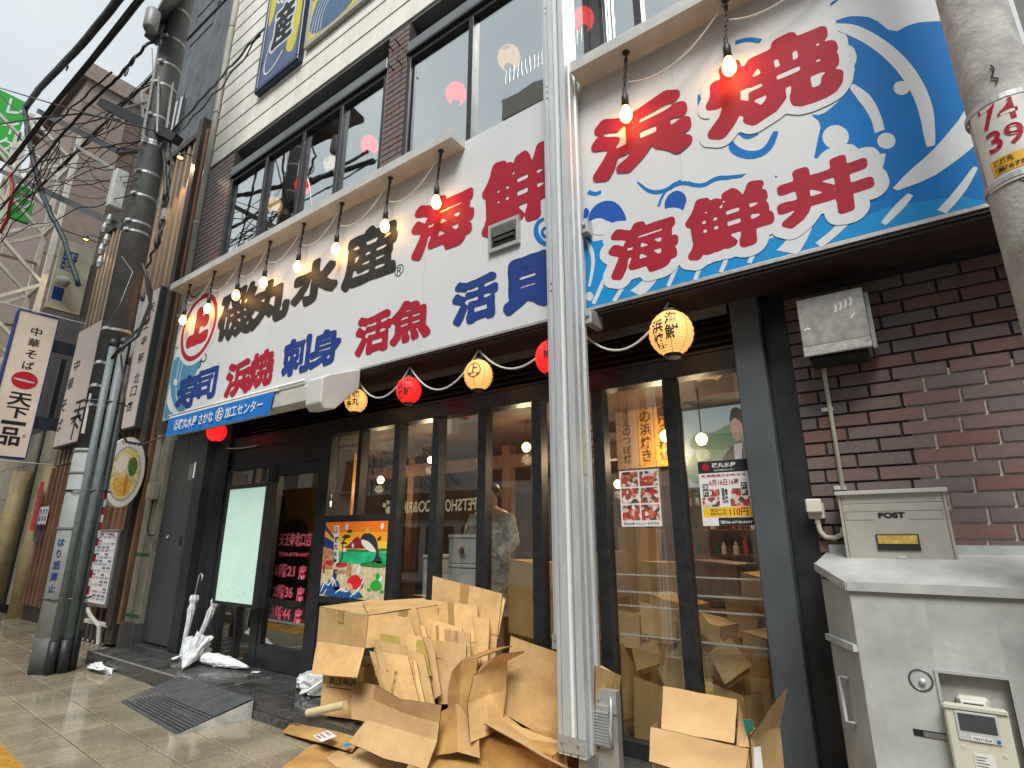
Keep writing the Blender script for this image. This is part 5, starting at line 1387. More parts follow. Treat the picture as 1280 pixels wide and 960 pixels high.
MB().box(xA + ww * .21, -.8675, zB_ + hh_ * .66, xA + ww * .78, -.866, zB_ + hh_ * .90).build('screen', LCD, du)
MB().box(xA + ww * .35, -.868, zB_ + hh_ * .535, xA + ww * .68, -.866, zB_ + hh_ * .60).build('barcode_label', PAPERW, du)
MB().box(xA + ww * .34, -.8625, zB_ + hh_ * .12, xA + ww * .66, -.8605, zB_ + hh_ * .36).build('paper_label', PAPERW, du)
m = MB(); pdp = Plane((xA, -.863, zB_))
for k in range(5): flat(m, pdp, [(ww * .36, hh_ * (.15 + k * .04)), (ww * (.5 + .03 * (k % 3)), hh_ * (.15 + k * .04)), (ww * (.5 + .03 * (k % 3)), hh_ * (.162 + k * .04)), (ww * .36, hh_ * (.162 + k * .04))], .0)
text(m, Plane((xA, -.8685, zB_)), 'T0371024', ww * .38, hh_ * .55, ww * .66, hh_ * .585, 0, .02)
m.build('label_print', PRINTK, du)
MB().lathe(V(xA + ww * .77, -.866, zB_ + hh_ * .57), [(.001, .003), (.006, .002), (.007, 0)], 10, axis=V(0, -1, 0)).build('blue_button', WAVEB, du)
for fx, fz in ((.2, .42), (.82, .38)): MB().lathe(V(xA + ww * fx, -.8605, zB_ + hh_ * fz), [(.001, .001), (.007, .0012), (.009, 0)], 12, axis=V(0, -1, 0)).build('screw_cap', IVORY, du)
# small bag at the foot of the cabinet
# ================================================================== LIT MENU BOARD AND THINGS BY THE ENTRANCE
yf = -.42
q0, q1 = W(290, 612, yf), W(334, 608, yf); q2_, q3 = W(268, 748, yf), W(316, 756, yf)
lx0, lx1, lz0, lz1 = (q0.x + q2_.x) / 2, (q1.x + q3.x) / 2, q3.z, q1.z
lbx = root('lit_menu_board', ((lx0 + lx1) / 2, yf, lz0), 'blank pale green glowing menu board in a black case left of the door', 'light box')
MB().box(lx0 - .05, yf, lz0 - .04, lx1 + .05, yf + .12, lz1 + .05).build('case', BLACK, lbx, bevel=.008)
LIT = M('lit_panel', (.35, .50, .44), .4, emit=(.46, .64, .54), es=.34, ns=3, na=.1)
box('lit_face', LIT, lbx, lx0, yf - .004, lz0, lx1, yf - .0005, lz1)
m = MB()
for (a, b, c, d_) in ((lx0 - .045, lz0 - .035, lx1 + .045, lz0), (lx0 - .045, lz1, lx1 + .045, lz1 + .045), (lx0 - .045, lz0, lx0, lz1), (lx1, lz0, lx1 + .045, lz1)): m.box(a, yf - .014, b, c, yf - .0001, d_)
m.build('frame', FRAME, lbx, bevel=.002)
MB().box((lx0 + lx1) / 2 - .05, yf + .12, lz0 + .3, (lx0 + lx1) / 2 + .05, -.05, lz0 + .4).build('wall_bracket', FRAME, lbx)
PLB = Plane((0, yf - .0045, 0)); m = MB()
for k in range(5):
    x = lx0 + .1 + .12 * k; z = lz0 + .07 + .04 * (k % 3); flat(m, PLB, stroke2d(smooth2d([(x, z), (x + .03, z + .008), (x + .06, z - .004)], 2, False), .004), 0)
m.build('faint_scratches', M('scratch', (.30, .42, .37), .5), lbx)

def umbrella(p, tip, label, rz=0):
    """closed clear vinyl umbrella from its tip to the crook"""
    t = root('closed_umbrella', p, label, 'umbrella', 'clear vinyl umbrellas by the door')
    p = Vector(p); tip = Vector(tip); d = (tip - p).normalized()
    L = (tip - p).length
    prof = [(0, .006), (.05, .016), (.30, .022), (.55, .029), (.66, .038), (.70, .032), (.74, .026), (.80, .044), (.86, .038), (.87, .010)]
    a = d.cross(V(0, 1, 0)).normalized(); b = a.cross(d); vs = []; seg = 16
    for h_, r_ in prof:
        for k in range(seg):
            th = 2 * math.pi * k / seg; rr = r_ * (1 + .28 * (k % 2)) * (1 + .15 * noise.noise(V(k, h_ * 9, p.x)))
            vs.append(p + d * (h_ * L) + a * math.cos(th + h_ * 2.5) * rr + b * math.sin(th + h_ * 2.5) * rr)
    n = len(prof)
    MB().add(vs, [(i * seg + k, i * seg + (k + 1) % seg, (i + 1) * seg + (k + 1) % seg, (i + 1) * seg + k) for i in range(n - 1) for k in range(seg)]).build('canopy', VINYL, t, smooth=False)
    MB().tube([p - d * .02, tip], .005, 6).build('shaft', STEEL, t)
    MB().tube([p - d * .03, p + d * .03], .008, 6).build('ferrule', CABLEW, t)
    s = V(1, 0, 0) if rz == 0 else V(-1, 0, 0)
    hp = [tip + d * (.0)] + [tip + d * (.10 + .045 * math.sin(x)) + s * (.045 - .045 * math.cos(x)) for x in [i * math.pi / 8 for i in range(9)]] + [tip + s * .09 + d * .06]
    MB().tube(hp, .010, 8).build('handle', STEEL, t, smooth=True)
    return t
ub = W(240, 812, -.30); ut = W(244, 737, -.24)
umbrella((-7.66, -.36, .16), V(-7.72, -.26, 1.0), 'clear umbrella standing upright in the corner left of the lit menu board')
umbrella((-7.48, -.34, .16), V(-7.25, -.18, .98), 'clear umbrella leaning right against the lit menu board', 1)
# umbrella half open, lying with its point towards the street
def floppy(name, pts_fn, mat_, label, cat, group=None, seg=26, rows=14):
    vs = []; fs = []
    for j in range(rows + 1):
        for k in range(seg): vs.append(pts_fn(j / rows, 2 * math.pi * k / seg, k))
    for j in range(rows):
        for k in range(seg): fs.append((j * seg + k, j * seg + (k + 1) % seg, (j + 1) * seg + (k + 1) % seg, (j + 1) * seg + k))
    fs.append(tuple(range(seg))[::-1]); fs.append(tuple(rows * seg + k for k in range(seg)))
    return MB().add(vs, fs)
A = V(-7.03, -.62, .17); B = V(-7.38, -.30, .36)     # tip -> open end
def fo(v, th, k):
    r_ = .012 + .145 * v ** .85 * (1 + .30 * ((k % 4) - 1.5) / 1.5 * v + .3 * noise.noise(V(k * .9, v * 4, 1)))
    d = (B - A).normalized(); a = d.cross(V(0, 0, 1)).normalized(); b = a.cross(d)
    p = A.lerp(B, v) + a * math.cos(th) * r_ + b * math.sin(th) * r_ * .72
    p.z = max(p.z, .156); return p
t = root('half_open_umbrella', (-7.2, -.45, .15), 'crumpled half-open clear umbrella with its point towards the street', 'umbrella')
floppy('', fo, VINYL, '', '').build('canopy', VINYL, t)
MB().tube([A - (B - A).normalized() * .03, B + (B - A) * .25], .005, 6).build('shaft', STEEL, t)
for k in range(6):
    th = k * math.pi / 3; d = (B - A).normalized(); a = d.cross(V(0, 0, 1)).normalized(); b = a.cross(d)
    e = B + a * math.cos(th) * .15 + b * math.sin(th) * .11; e.z = max(e.z, .16)
    MB().tube([A.lerp(B, .1), A.lerp(B, .55) + (e - B) * .5 + V(0, 0, .01), e], .003, 5).build('rib', STEEL, t)
hp = [V(-7.60, -.36, .20), V(-7.66, -.42, .18), V(-7.64, -.47, .175), V(-7.58, -.48, .18), V(-7.56, -.44, .19)]
MB().tube(hp, .011, 8).build('handle', WHITE, t, smooth=True)
# umbrella in white sleeve lying along the door sill
A2, B2 = W(330, 825, -.28), W(276, 818, -.35)
A2 = V(-6.42, -.20, .185); B2 = V(-7.16, -.30, .21)
def fo2(v, th, k):
    r_ = .012 + .055 * math.sin(min(1, v * 1.15) * math.pi * .62) * (1 + .35 * noise.noise(V(k, v * 7, 3)))
    d = (B2 - A2).normalized(); a = d.cross(V(0, 0, 1)).normalized(); b = a.cross(d)
    p = A2.lerp(B2, v) + a * math.cos(th) * r_ * 1.3 + b * math.sin(th) * r_; p.z = max(p.z, .154); return p
t = root('wrapped_umbrella', (-6.8, -.25, .15), 'umbrella in a white wet sleeve lying along the sill in front of the door', 'umbrella')
floppy('', fo2, BAG, '', '').build('sleeve', BAG, t)
MB().tube([B2, B2 + V(-.08, -.01, .02), B2 + V(-.14, .02, .06), B2 + V(-.11, .06, .10)], .009, 8).build('handle', WHITE, t, smooth=True)
# umbrella / bag by the black riser
A3, B3 = V(-5.55, -.12, .17), V(-4.86, -.34, .22)
def fo3(v, th, k):
    r_ = .012 + .10 * math.sin(min(1, v * 1.05) * math.pi * .68) * (1 + .45 * noise.noise(V(k * .7, v * 6, 8)))
    d = (B3 - A3).normalized(); a = d.cross(V(0, 0, 1)).normalized(); b = a.cross(d)
    p = A3.lerp(B3, v) + a * math.cos(th) * r_ * 1.3 + b * math.sin(th) * r_; p.z = max(p.z, .154); return p
t = root('wrapped_umbrella', (-5.2, -.2, .15), 'crumpled clear umbrella with a white crook lying beside the cardboard pile', 'umbrella')
floppy('', fo3, VINYL, '', '').build('canopy', VINYL, t)
MB().tube([V(-4.98, -.36, .20), V(-4.99, -.47, .19), V(-4.93, -.53, .19), V(-4.86, -.50, .22), V(-4.84, -.42, .26), V(-4.83, -.35, .29)], .013, 8).build('handle', WHITE, t, smooth=True)
# litter
def crumple(c, rx, ry, rz, label, seed, mat_=BAG, name='plastic_bag', cat='plastic bag'):
    vs = []; fs = []; nu, nv = 22, 12
    for j in range(nv + 1):
        for i in range(nu):
            th = 2 * math.pi * i / nu; ph = math.pi * j / nv
            n_ = V(math.cos(th) * math.sin(ph), math.sin(th) * math.sin(ph), math.cos(ph))
            k = 1 + .55 * noise.noise(n_ * 2.4 + V(seed, 0, 0)) + .3 * noise.noise(n_ * 6 + V(seed, 2, 0))
            vs.append(Vector(c) + V(n_.x * rx * k, n_.y * ry * k, max(-.0, n_.z) * rz * k + .004 + .003 * i % 2))
    for j in range(nv):
        for i in range(nu): fs.append((j * nu + i, j * nu + (i + 1) % nu, (j + 1) * nu + (i + 1) % nu, (j + 1) * nu + i))
    _tag(MB().add(vs, fs).build(name, mat_), label, cat)
c = WZ(124, 838, .02); crumple((c.x, c.y, 0), .25, .09, .05, 'flat crumpled white plastic bag on the wet tiles beside the utility pole', 3)
_tag(MB().obox(WZ(320, 840, .156), V(.95, .3, 0).normalized(), V(-.3, .95, 0).normalized(), V(0, 0, 1), .045, .03, .002).build('paper_scrap', PAPERW), 'small white paper scrap on the step in front of the door', 'litter')
_tag(MB().obox(WZ(249, 857, .12), V(.9, .4, .05).normalized(), V(-.4, .9, .1).normalized(), V(0, -.1, 1), .03, .008, .002).build('paper_scrap', PAPERW), 'tiny white paper scrap on the rubber ramp', 'litter')

# ================================================================== CARDBOARD
def cardthing(name, label, panels, cat='cardboard', mats=None, th=.007, jag=.006, bulge=0.0, seed=1, pname='panel', group=None):
    pts = [Vector(p) for pn in panels for r in pn for p in r]
    c = sum(pts, Vector()) / len(pts); zmin = min(p.z for p in pts)
    t = root(name, (c.x, c.y, zmin), label, cat, group)
    objs = []
    for i, pn in enumerate(panels):
        m = MB(); sheet(m, pn, th, jag, 4, bulge, seed + i)
        objs.append(m.build(pname if i == 0 or pname != 'panel' else 'panel', [mats or CARD, CARDE], t, smooth=False))
    return t, objs
def w(px, py, y): return W(px, py, y)
def box_panels(o, u, v, n, W_, D_, H_, faces='flbrtd'):
    """u width, v depth, n up; returns the panels of a carton"""
    P = lambda a, b, c: o + u * (a * W_) + v * (b * D_) + n * (c * H_)
    F = {'f': [[P(0, 0, 0), P(1, 0, 0)], [P(0, 0, 1), P(1, 0, 1)]], 'b': [[P(0, 1, 0), P(1, 1, 0)], [P(0, 1, 1), P(1, 1, 1)]],
         'l': [[P(0, 0, 0), P(0, 1, 0)], [P(0, 0, 1), P(0, 1, 1)]], 'r': [[P(1, 0, 0), P(1, 1, 0)], [P(1, 0, 1), P(1, 1, 1)]],
         't': [[P(0, 0, 1), P(1, 0, 1)], [P(0, 1, 1), P(1, 1, 1)]], 'd': [[P(0, 0, 0), P(1, 0, 0)], [P(0, 1, 0), P(1, 1, 0)]]}
    return [F[k] for k in faces]
X, Y, Z = V(1, 0, 0), V(0, 1, 0), V(0, 0, 1)
# -- lower printed box and the big box on it
u_ = V(math.cos(R(14)), math.sin(R(14)), 0); v_ = V(-u_.y, u_.x, 0)
o_ = V(-4.34, -.74, .16)
t, ob = cardthing('cardboard_box', 'closed cardboard box printed with four dark characters, at the bottom left of the pile', box_panels(o_, u_, v_, Z, .42, .34, .40), 'cardboard box', jag=.002, seed=3)
plx = Plane(o_ + u_ * .02 - v_ * .006, u_, Z); m = MB()
text(m, plx, '高級陶器', .05, .235, .335, .30, .002, .03); flat(m, plx, [(.03, .315), (.355, .312), (.355, .318), (.03, .321)], .002); flat(m, plx, [(.03, .215), (.355, .212), (.355, .218), (.03, .221)], .002)
m.build('box_print', PRINTK, t)
TL, TR = w(403, 757, -.72), w(463, 766, -.80); 
TL = V(-4.47, -.74, 1.00); TR = V(-3.74, -.80, .985)
BL_, BR_ = w(400, 800, -.74), w(461, 802, -.80)
crL, crR = V(-4.45, -.75, .72), V(-3.745, -.81, .745)
flL, flR = V(-4.42, -.80, .47), V(-3.75, -.86, .54)
bk = V(.10, .52, 0)
topL2, topR2 = TL + V(.16, .50, .03), TR + V(.10, .52, .02)
sideFar = w(538, 743, -.38)
t, ob = cardthing('cardboard_box', 'big open cardboard box on top of the pile with one flap hanging down its front', [
    [[crL, crR], [TL, TR]], [[flL, flR], [crL, crR]],
    [[TL, TR], [topL2, topR2 + V(.0, 0, 0)]],
    [[crR, crR + V(.34, .46, .02)], [TR, TR + V(.34, .46, .06)]],
    [[crL, crL + V(.16, .5, 0)], [TL, topL2]],
    [[TR + V(0, 0, .004), TR + V(.34, .46, .062)], [TR + V(-.42, .28, .05), TR + V(.0, .62, .085)]]], 'cardboard box', jag=.004, seed=21)
tA = V(-3.74, -.80, .985)
m = MB(); P_ = [tA.lerp(tA + V(.34, .46, .06), f) for f in (.42, .56)]
m.add([P_[0] + V(.006, -.006, .0), P_[1] + V(.006, -.006, 0), P_[1] + V(.006, -.006, -.22), P_[0] + V(.006, -.006, -.22)], [(0, 1, 2, 3)]); m.build('tape', TAPE, t)
m = MB(); m.add([V(-4.16, -.777, .995), V(-4.08, -.784, .992), V(-4.075, -.786, .90), V(-4.155, -.779, .905)], [(0, 1, 2, 3)]); m.build('tape', TAPE, t)
# -- sheets standing in the middle
def standing(pxs, ys, label, mat_=CARD, seed=5, folds=(), group='flattened cardboard standing in the pile', print_=None):
    """four photo corners TL,TR,BR,BL with a depth each"""
    a, b, c, d = [w(p[0], p[1], y) for p, y in zip(pxs, ys)]
    t, ob = cardthing('cardboard_sheet', label, [[[d, c], [a, b]]], 'cardboard sheet', mats=mat_, jag=.006, bulge=.012, seed=seed, group=group)
    n_ = (b - a).cross(d - a).normalized(); n_ = n_ if n_.y < 0 else -n_
    for f in folds:                        # creases
        p, q = d.lerp(a, f), c.lerp(b, f)
        MB().tube([p + n_ * .006, q + n_ * .006], .0022, 5).build('crease', CARDE, t)
    if seed % 3 == 1:                      # a strip of old parcel tape
        q0, q1 = a.lerp(b, .44), a.lerp(b, .56); q3, q2 = d.lerp(c, .44), d.lerp(c, .56)
        q3, q2 = q0.lerp(q3, .35), q1.lerp(q2, .35)
        MB().add([q + n_ * .0155 for q in (q0, q1, q2, q3)], [(0, 1, 2, 3)]).build('tape', TAPE, t)
    if print_:
        uu = (b - a).normalized(); vv = (a - d); vv = (vv - uu * vv.dot(uu)).normalized()
        pp = Plane(d + n_ * .009, uu, vv); m = MB(); Wd_, Hd_ = (b - a).length, (a - d).length
        for (tx, f0, f1, g0, g1) in print_: text(m, pp, tx, Wd_ * f0, Hd_ * g0, Wd_ * f1, Hd_ * g1, .004, .03)
        m.build('sheet_print', PRINTK, t)
    return t
standing([(541, 720), (628, 742), (618, 835), (536, 820)], [-.22, -.22, -.36, -.36], 'tallest flattened cardboard sheet leaning on the glass behind the pile', seed=31, folds=(.42,))
standing([(627, 745), (632, 750), (622, 800), (617, 790)], [-.19, -.19, -.30, -.30], 'edge of a second sheet directly behind the tallest one', seed=33)
standing([(534, 750), (597, 757), (602, 845), (538, 850)], [-.30, -.30, -.46, -.46], 'creased cardboard sheet leaning in front of the tallest one', seed=37, folds=(.45,))
standing([(521, 768), (578, 786), (579, 850), (524, 845)], [-.40, -.40, -.52, -.52], 'narrow cardboard sheet with a frayed top edge in the middle of the pile', seed=41, folds=(.35,))
standing([(534, 780), (562, 784), (565, 860), (538, 866)], [-.47, -.47, -.60, -.60], 'slim folded sheet printed with small text near the middle of the pile', seed=43, folds=(.78,), print_=[('取扱', .15, .75, .50, .70), ('注意', .15, .75, .28, .46)])
standing([(464, 765), (513, 773), (525, 812), (476, 806)], [-.66, -.60, -.68, -.72], 'dull brown flattened box lying back against the big open box', seed=47, mat_=CARDW)
standing([(484, 762), (520, 757), (530, 800), (500, 800)], [-.56, -.50, -.60, -.60], 'upright brown flap rising behind the dull flattened box', seed=48)
standing([(519, 778), (532, 784), (545, 850), (534, 856)], [-.56, -.56, -.66, -.66], 'thin folded strip of cardboard wedged upright beside the slim printed sheet', seed=49)
standing([(465, 790), (530, 801), (540, 845), (470, 845)], [-.72, -.68, -.74, -.78], 'yellowish cardboard sheet in the middle of the standing stack', seed=51, mat_=CARDY)
standing([(466, 798), (508, 808), (530, 880), (486, 870)], [-.80, -.76, -.80, -.86], 'sheet with a torn corner behind the foremost flattened boxes', seed=53)
standing([(508, 812), (530, 818), (545, 884), (524, 884)], [-.78, -.76, -.82, -.84], 'folded sheet to the right of the foremost flattened box', seed=57, folds=(.55,))
standing([(512, 824), (521, 826), (532, 882), (524, 882)], [-.83, -.82, -.86, -.87], 'narrow sheet edge between two flattened boxes in the stack', seed=58)
standing([(476, 815), (510, 820), (525, 882), (490, 878)], [-.88, -.84, -.88, -.92], 'foremost flattened box in the standing stack, with a crease near its top', seed=59, folds=(.62,))
standing([(462, 814), (480, 818), (494, 880), (480, 876)], [-.90, -.88, -.92, -.94], 'narrow side flap of the foremost flattened box, printed with tiny marks', seed=61, folds=(.66,), print_=[('ワレモノ', .3, .5, .15, .55)])
standing([(530, 795), (541, 800), (552, 868), (543, 874)], [-.66, -.64, -.72, -.74], 'dark folded edge of a sheet between the yellowish sheet and the slim printed one', seed=63, mat_=CARDW)
# -- curved sheets
def curved(rows_px, label, mat_=CARD, seed=1, name='cardboard_sheet', jag=.006, group=None):
    rows = [[w(a, b, y) for a, b, y in r] for r in rows_px]
    c = cardthing(name, label, [rows], 'cardboard sheet', mats=mat_, jag=jag, seed=seed, group=group)
    return c[0]
curved([[(562, 925, -.78), (575, 928, -.86), (592, 928, -.88)], [(560, 870, -.70), (575, 868, -.80), (592, 870, -.84)], [(562, 842, -.62), (578, 825, -.70), (598, 822, -.74)], [(590, 822, -.46), (610, 812, -.50), (640, 808, -.52)]], 'wet brown cardboard sheet curling over to the right above the middle of the pile', CARDD, 71)
BX = [[(588, 928, -.92), (610, 928, -.80), (624, 920, -.66)], [(586, 880, -.88), (606, 884, -.76), (622, 884, -.62)]]
curved([[(588, 928, -.94), (612, 918, -.80), (628, 900, -.60)], [(585, 880, -.92), (606, 870, -.74), (632, 862, -.52)], [(592, 845, -.86), (612, 832, -.70), (634, 826, -.50)], [(606, 828, -.78), (628, 817, -.66), (656, 815, -.50)]], 'tall curved side of the big splayed box, its top edge bending over', CARD, 73)
# big splayed open box right of it
P1, P2_, P3, P4 = w(636, 797, -.34), w(708, 822, -.34), w(776, 844, -.36), w(640, 884, -.46)
bkL, bkR = w(622, 888, -.50), V(-1.72, -.42, .16)
t, ob = cardthing('cardboard_box', 'big splayed-open cardboard box behind the silver post, its inside facing the street', [
    [[w(622, 888, -.50), V(-1.66, -.44, .14)], [w(632, 845, -.42), w(760, 905, -.40)], [w(639, 795, -.34), w(774, 843, -.36)]],
    [[w(606, 906, -.86), w(704, 960, -.90)], [w(622, 886, -.52), V(-2.0, -.50, .16)]],
    ], 'cardboard box', jag=.007, seed=81)
t2, ob = cardthing('cardboard_box', 'right side of an upright box showing between the silver post and the glass', [
    [[w(744, 960, -.66), w(764, 962, -.36)], [w(744, 832, -.66), w(776, 844, -.40)]], [[w(744, 850, -.52), w(776, 846, -.38)], [w(740, 832, -.60), w(752, 832, -.50)]]], 'cardboard box', jag=.003, seed=83)
# -- bent sheet in the foreground
curved([[(436, 928, -1.02), (480, 948, -1.10), (533, 962, -1.14)], [(458, 900, -.93), (500, 912, -.98), (547, 926, -1.02)], [(466, 874, -.92), (508, 892, -.96), (549, 904, -1.00)], [(470, 857, -.95), (500, 874, -.98), (552, 881, -1.02)]], 'pale worn sheet bent upward in the middle foreground of the pile', CARDW, 91)
# -- flat sheets on the ground
def flatg(pts, z, label, mat_=CARDW, seed=1, tilt=0):
    P = [WZ(a, b, zz) for (a, b), zz in zip(pts, z)]
    return cardthing('cardboard_sheet', label, [[[P[0], P[1]], [P[3], P[2]]]], 'cardboard sheet', mats=mat_, jag=.008, bulge=.012, seed=seed)[0]
fA = flatg([(353, 916), (440, 940), (464, 905), (384, 884)], (.02, .06, .15, .13), 'flat wet cardboard sheet with pasted labels, at the left foot of the pile', CARDD, 95)
flatg([(400, 952), (505, 990), (540, 935), (452, 918)], (.02, .02, .05, .05), 'flat printed sheet sticking out at the bottom edge below the bent sheet', CARDW, 97)
flatg([(530, 975), (740, 1010), (716, 934), (585, 905)], (.165, .165, .175, .175), 'large damp sheet lying flat in front of the splayed box', CARDD, 99)
flatg([(350, 962), (420, 985), (460, 950), (392, 930)], (.012, .012, .012, .012), 'dark wet scrap of cardboard on the paving at the bottom edge', CARDD, 101)
lbA = WZ(404, 920, .10); 
def lab(px, py, z, hx, hy, ang, mat_, label):
    c = WZ(px, py, z); a = V(math.cos(ang), math.sin(ang), .0); b = V(-a.y, a.x, .12).normalized()
    o = MB().obox(c, a, b, a.cross(b), hx, hy, .001).build('pasted_label', mat_); _tag(o, label, 'label'); return c, a, b
c, a_, b_ = lab(406, 920, .125, .085, .06, -.25, PAPERW, 'crumpled white and pink delivery label on the flat wet sheet')
m = MB(); pp = Plane(c, a_, b_)
text(m, pp, 'お届け先', -.07, .02, .03, .045, .003, .03); text(m, pp, '0120-465', -.07, -.02, .04, .0, .003, .03); 
for k in range(9): flat(m, pp, [(-.06 + k * .01, -.05), (-.056 + k * .01, -.05), (-.056 + k * .01, -.03), (-.06 + k * .01, -.03)], .003)
_tag(m.build('label_print', M('label_pink', (.45, .12, .22), .6)), 'pink print on the crumpled delivery label', 'label')
lab(434, 931, .11, .028, .022, -.2, WAVEL, 'small sky-blue sticker on the flat wet sheet')
lab(407, 894, .155, .035, .018, .1, PAPERW, 'tiny white label near the paper tube')
tb = MB().tube([w(385, 891, -.82), w(431, 881, -.80)], .030, 14); tb.cur = 0
_tag(tb.build('paper_tube', M('tube_cream', (.62, .52, .30), .7, ns=9, na=.08), smooth=False), 'cream paper tube lying on the flat sheet at the left of the pile', 'tube')
# -- right-hand open box by the column
c0_ = V(-1.38, -.84, .05)
t, ob = cardthing('cardboard_box', 'open cardboard box with bent flaps at the foot of the slate column', [
    [[V(w(800, 990, -.98).x + .03, -.90, .006), V(w(930, 1000, -.98).x, -.90, .006)], [w(813, 908, -.90), w(936, 936, -.90)]],
    [[V(w(800, 990, -.98).x + .03, -.90, .006), V(w(800, 990, -.98).x + .06, -.50, .16)], [w(813, 908, -.90), w(828, 895, -.52)]],
    [[w(812, 952, -1.14), w(928, 985, -1.16)], [w(813, 909, -.905), w(936, 937, -.905)]],
    [[V(w(930, 1000, -.98).x, -.90, .006), V(w(978, 960, -.52).x, -.52, .16)], [w(936, 915, -.90), w(974, 905, -.52)]],
    [[w(936, 925, -.90), w(974, 908, -.52)], [w(958, 893, -.92), w(983, 862, -.58)]],
    [[w(830, 930, -.52), w(974, 950, -.50)], [w(828, 895, -.52), w(940, 905, -.50)]],
    [[w(827, 912, -.78), w(918, 930, -.78)], [w(829, 858, -.62), w(922, 875, -.62)]],
    [[w(920, 932, -.78), w(936, 935, -.70)], [w(922, 876, -.62), w(930, 905, -.55)]]], 'cardboard box', jag=.006, seed=111, mats=CARDW)
_tag(MB().obox(w(946, 950, -.86), V(.6, .8, 0), V(0, 0, 1), V(.8, -.6, 0), .03, .055, .0015).build('delivery_slip', PAPERW), 'white delivery slip on the side of the box at the foot of the column', 'label')
_tag(MB().obox(w(930, 915, -.6), V(.9, .3, 0).normalized(), V(0, .2, 1).normalized(), V(.3, -.9, 0).normalized(), .05, .06, .004).build('green_crate_edge', M('green_plastic', (.01, .12, .09), .4)), 'dark green plastic edge poking out of the open box', 'crate')

# -- indoor cartons seen through the right panes
def indoor(pxs, ys, label, mat_=CARDIN, seed=5, depth=.3, top=True):
    a, b, c, d = [w(p[0], p[1], y) for p, y in zip(pxs, ys)]
    dv = V(.1, depth, 0)
    pn = [[[d, c], [a, b]], [[c, c + dv], [b, b + dv]], [[d, d + dv], [a, a + dv]]]
    if top: pn.append([[a, b], [a + dv, b + dv]])
    cardthing('cardboard_box', label, pn, 'cardboard box', mats=mat_, jag=.004, seed=seed, group='cardboard boxes piled inside the window')
indoor([(792, 845), (828, 858), (834, 960), (794, 960)], [.15] * 4, 'open carton inside the glass directly behind the right-hand open box', top=False, seed=121)
indoor([(806, 742), (858, 758), (866, 850), (812, 840)], [.55] * 4, 'amber carton inside, left of the mullion by the yellow notice', seed=123)
indoor([(778, 768), (806, 768), (812, 850), (782, 850)], [.75] * 4, 'tall narrow carton inside with red side print', seed=125)
indoor([(880, 850), (930, 870), (940, 960), (888, 960)], [.15] * 4, 'low carton inside at the foot of the right pane', top=False, seed=127)
indoor([(928, 790), (958, 800), (966, 900), (936, 900)], [.35] * 4, 'upright carton inside against the slate column', seed=129)
indoor([(926, 716), (956, 724), (960, 785), (930, 780)], [.9] * 4, 'pale carton on a shelf inside beside the slate column', seed=131)
indoor([(741, 690), (757, 690), (757, 810), (741, 810)], [.4] * 4, 'stacked cartons inside just right of the silver post', seed=133)
indoor([(772, 660), (800, 660), (792, 750), (776, 750)], [.9] * 4, 'tan carton inside below the food poster', seed=135)
indoor([(636, 700), (674, 705), (674, 800), (636, 790)], [.7] * 4, 'large carton inside behind the silver post with three dark rings printed on it', seed=137)
def loose(pxs, ys, label, seed, mat_=CARDIN):
    a, b, c, d = [w(p[0], p[1], y) for p, y in zip(pxs, ys)]
    cardthing('cardboard_sheet', label, [[[d, c], [a, b]]], 'cardboard sheet', mats=mat_, jag=.004, seed=seed, group='loose sheets inside the window')
loose([(874, 764), (908, 806), (905, 815), (876, 790)], [.22, .2, .18, .2], 'narrow loose sheet leaning inside the right pane', 141)
loose([(886, 816), (913, 797), (940, 832), (906, 856)], [.14, .16, .12, .10], 'tilted pale stack of sheets inside the right pane', 143, CARDW)
loose([(888, 822), (915, 803), (944, 838), (910, 860)], [.18, .20, .16, .14], 'second sheet under the tilted pale stack inside the right pane', 144, CARDW)
loose([(884, 765), (930, 770), (936, 796), (896, 792)], [.7, .7, .6, .6], 'dark brown sheet inside behind the tilted pale stack', 145, DARKW)
loose([(790, 812), (822, 798), (824, 830), (796, 838)], [.18, .2, .2, .16], 'bent flap of a carton inside the pane right of the silver post', 147)
# -- white foam boxes and wrapped goods inside
def foam(px0, px1, py0, py1, y, label):
    a = w(px0, py1, y); b = w(px1, py0, y)
    t = root('foam_box', (a.x, y, a.z), label, 'foam box', 'white foam boxes inside the window')
    MB().box(a.x, y, a.z, b.x, y + .4, b.z - .04).build('body', M('white_foam', (.62, .63, .64), .7, ns=20, na=.05), t, bevel=.008)
    MB().box(a.x - .008, y - .008, b.z - .038, b.x + .008, y + .41, b.z).build('lid', M('white_foam', (.62, .63, .64), .7), t, bevel=.008)
foam(560, 601, 668, 704, .45, 'upper white foam box of the pair inside, left of the person')
foam(559, 600, 706, 760, .45, 'lower white foam box of the pair inside, left of the person')
foam(527, 541, 694, 750, .5, 'narrow white foam box inside beside the tallest cardboard sheet')

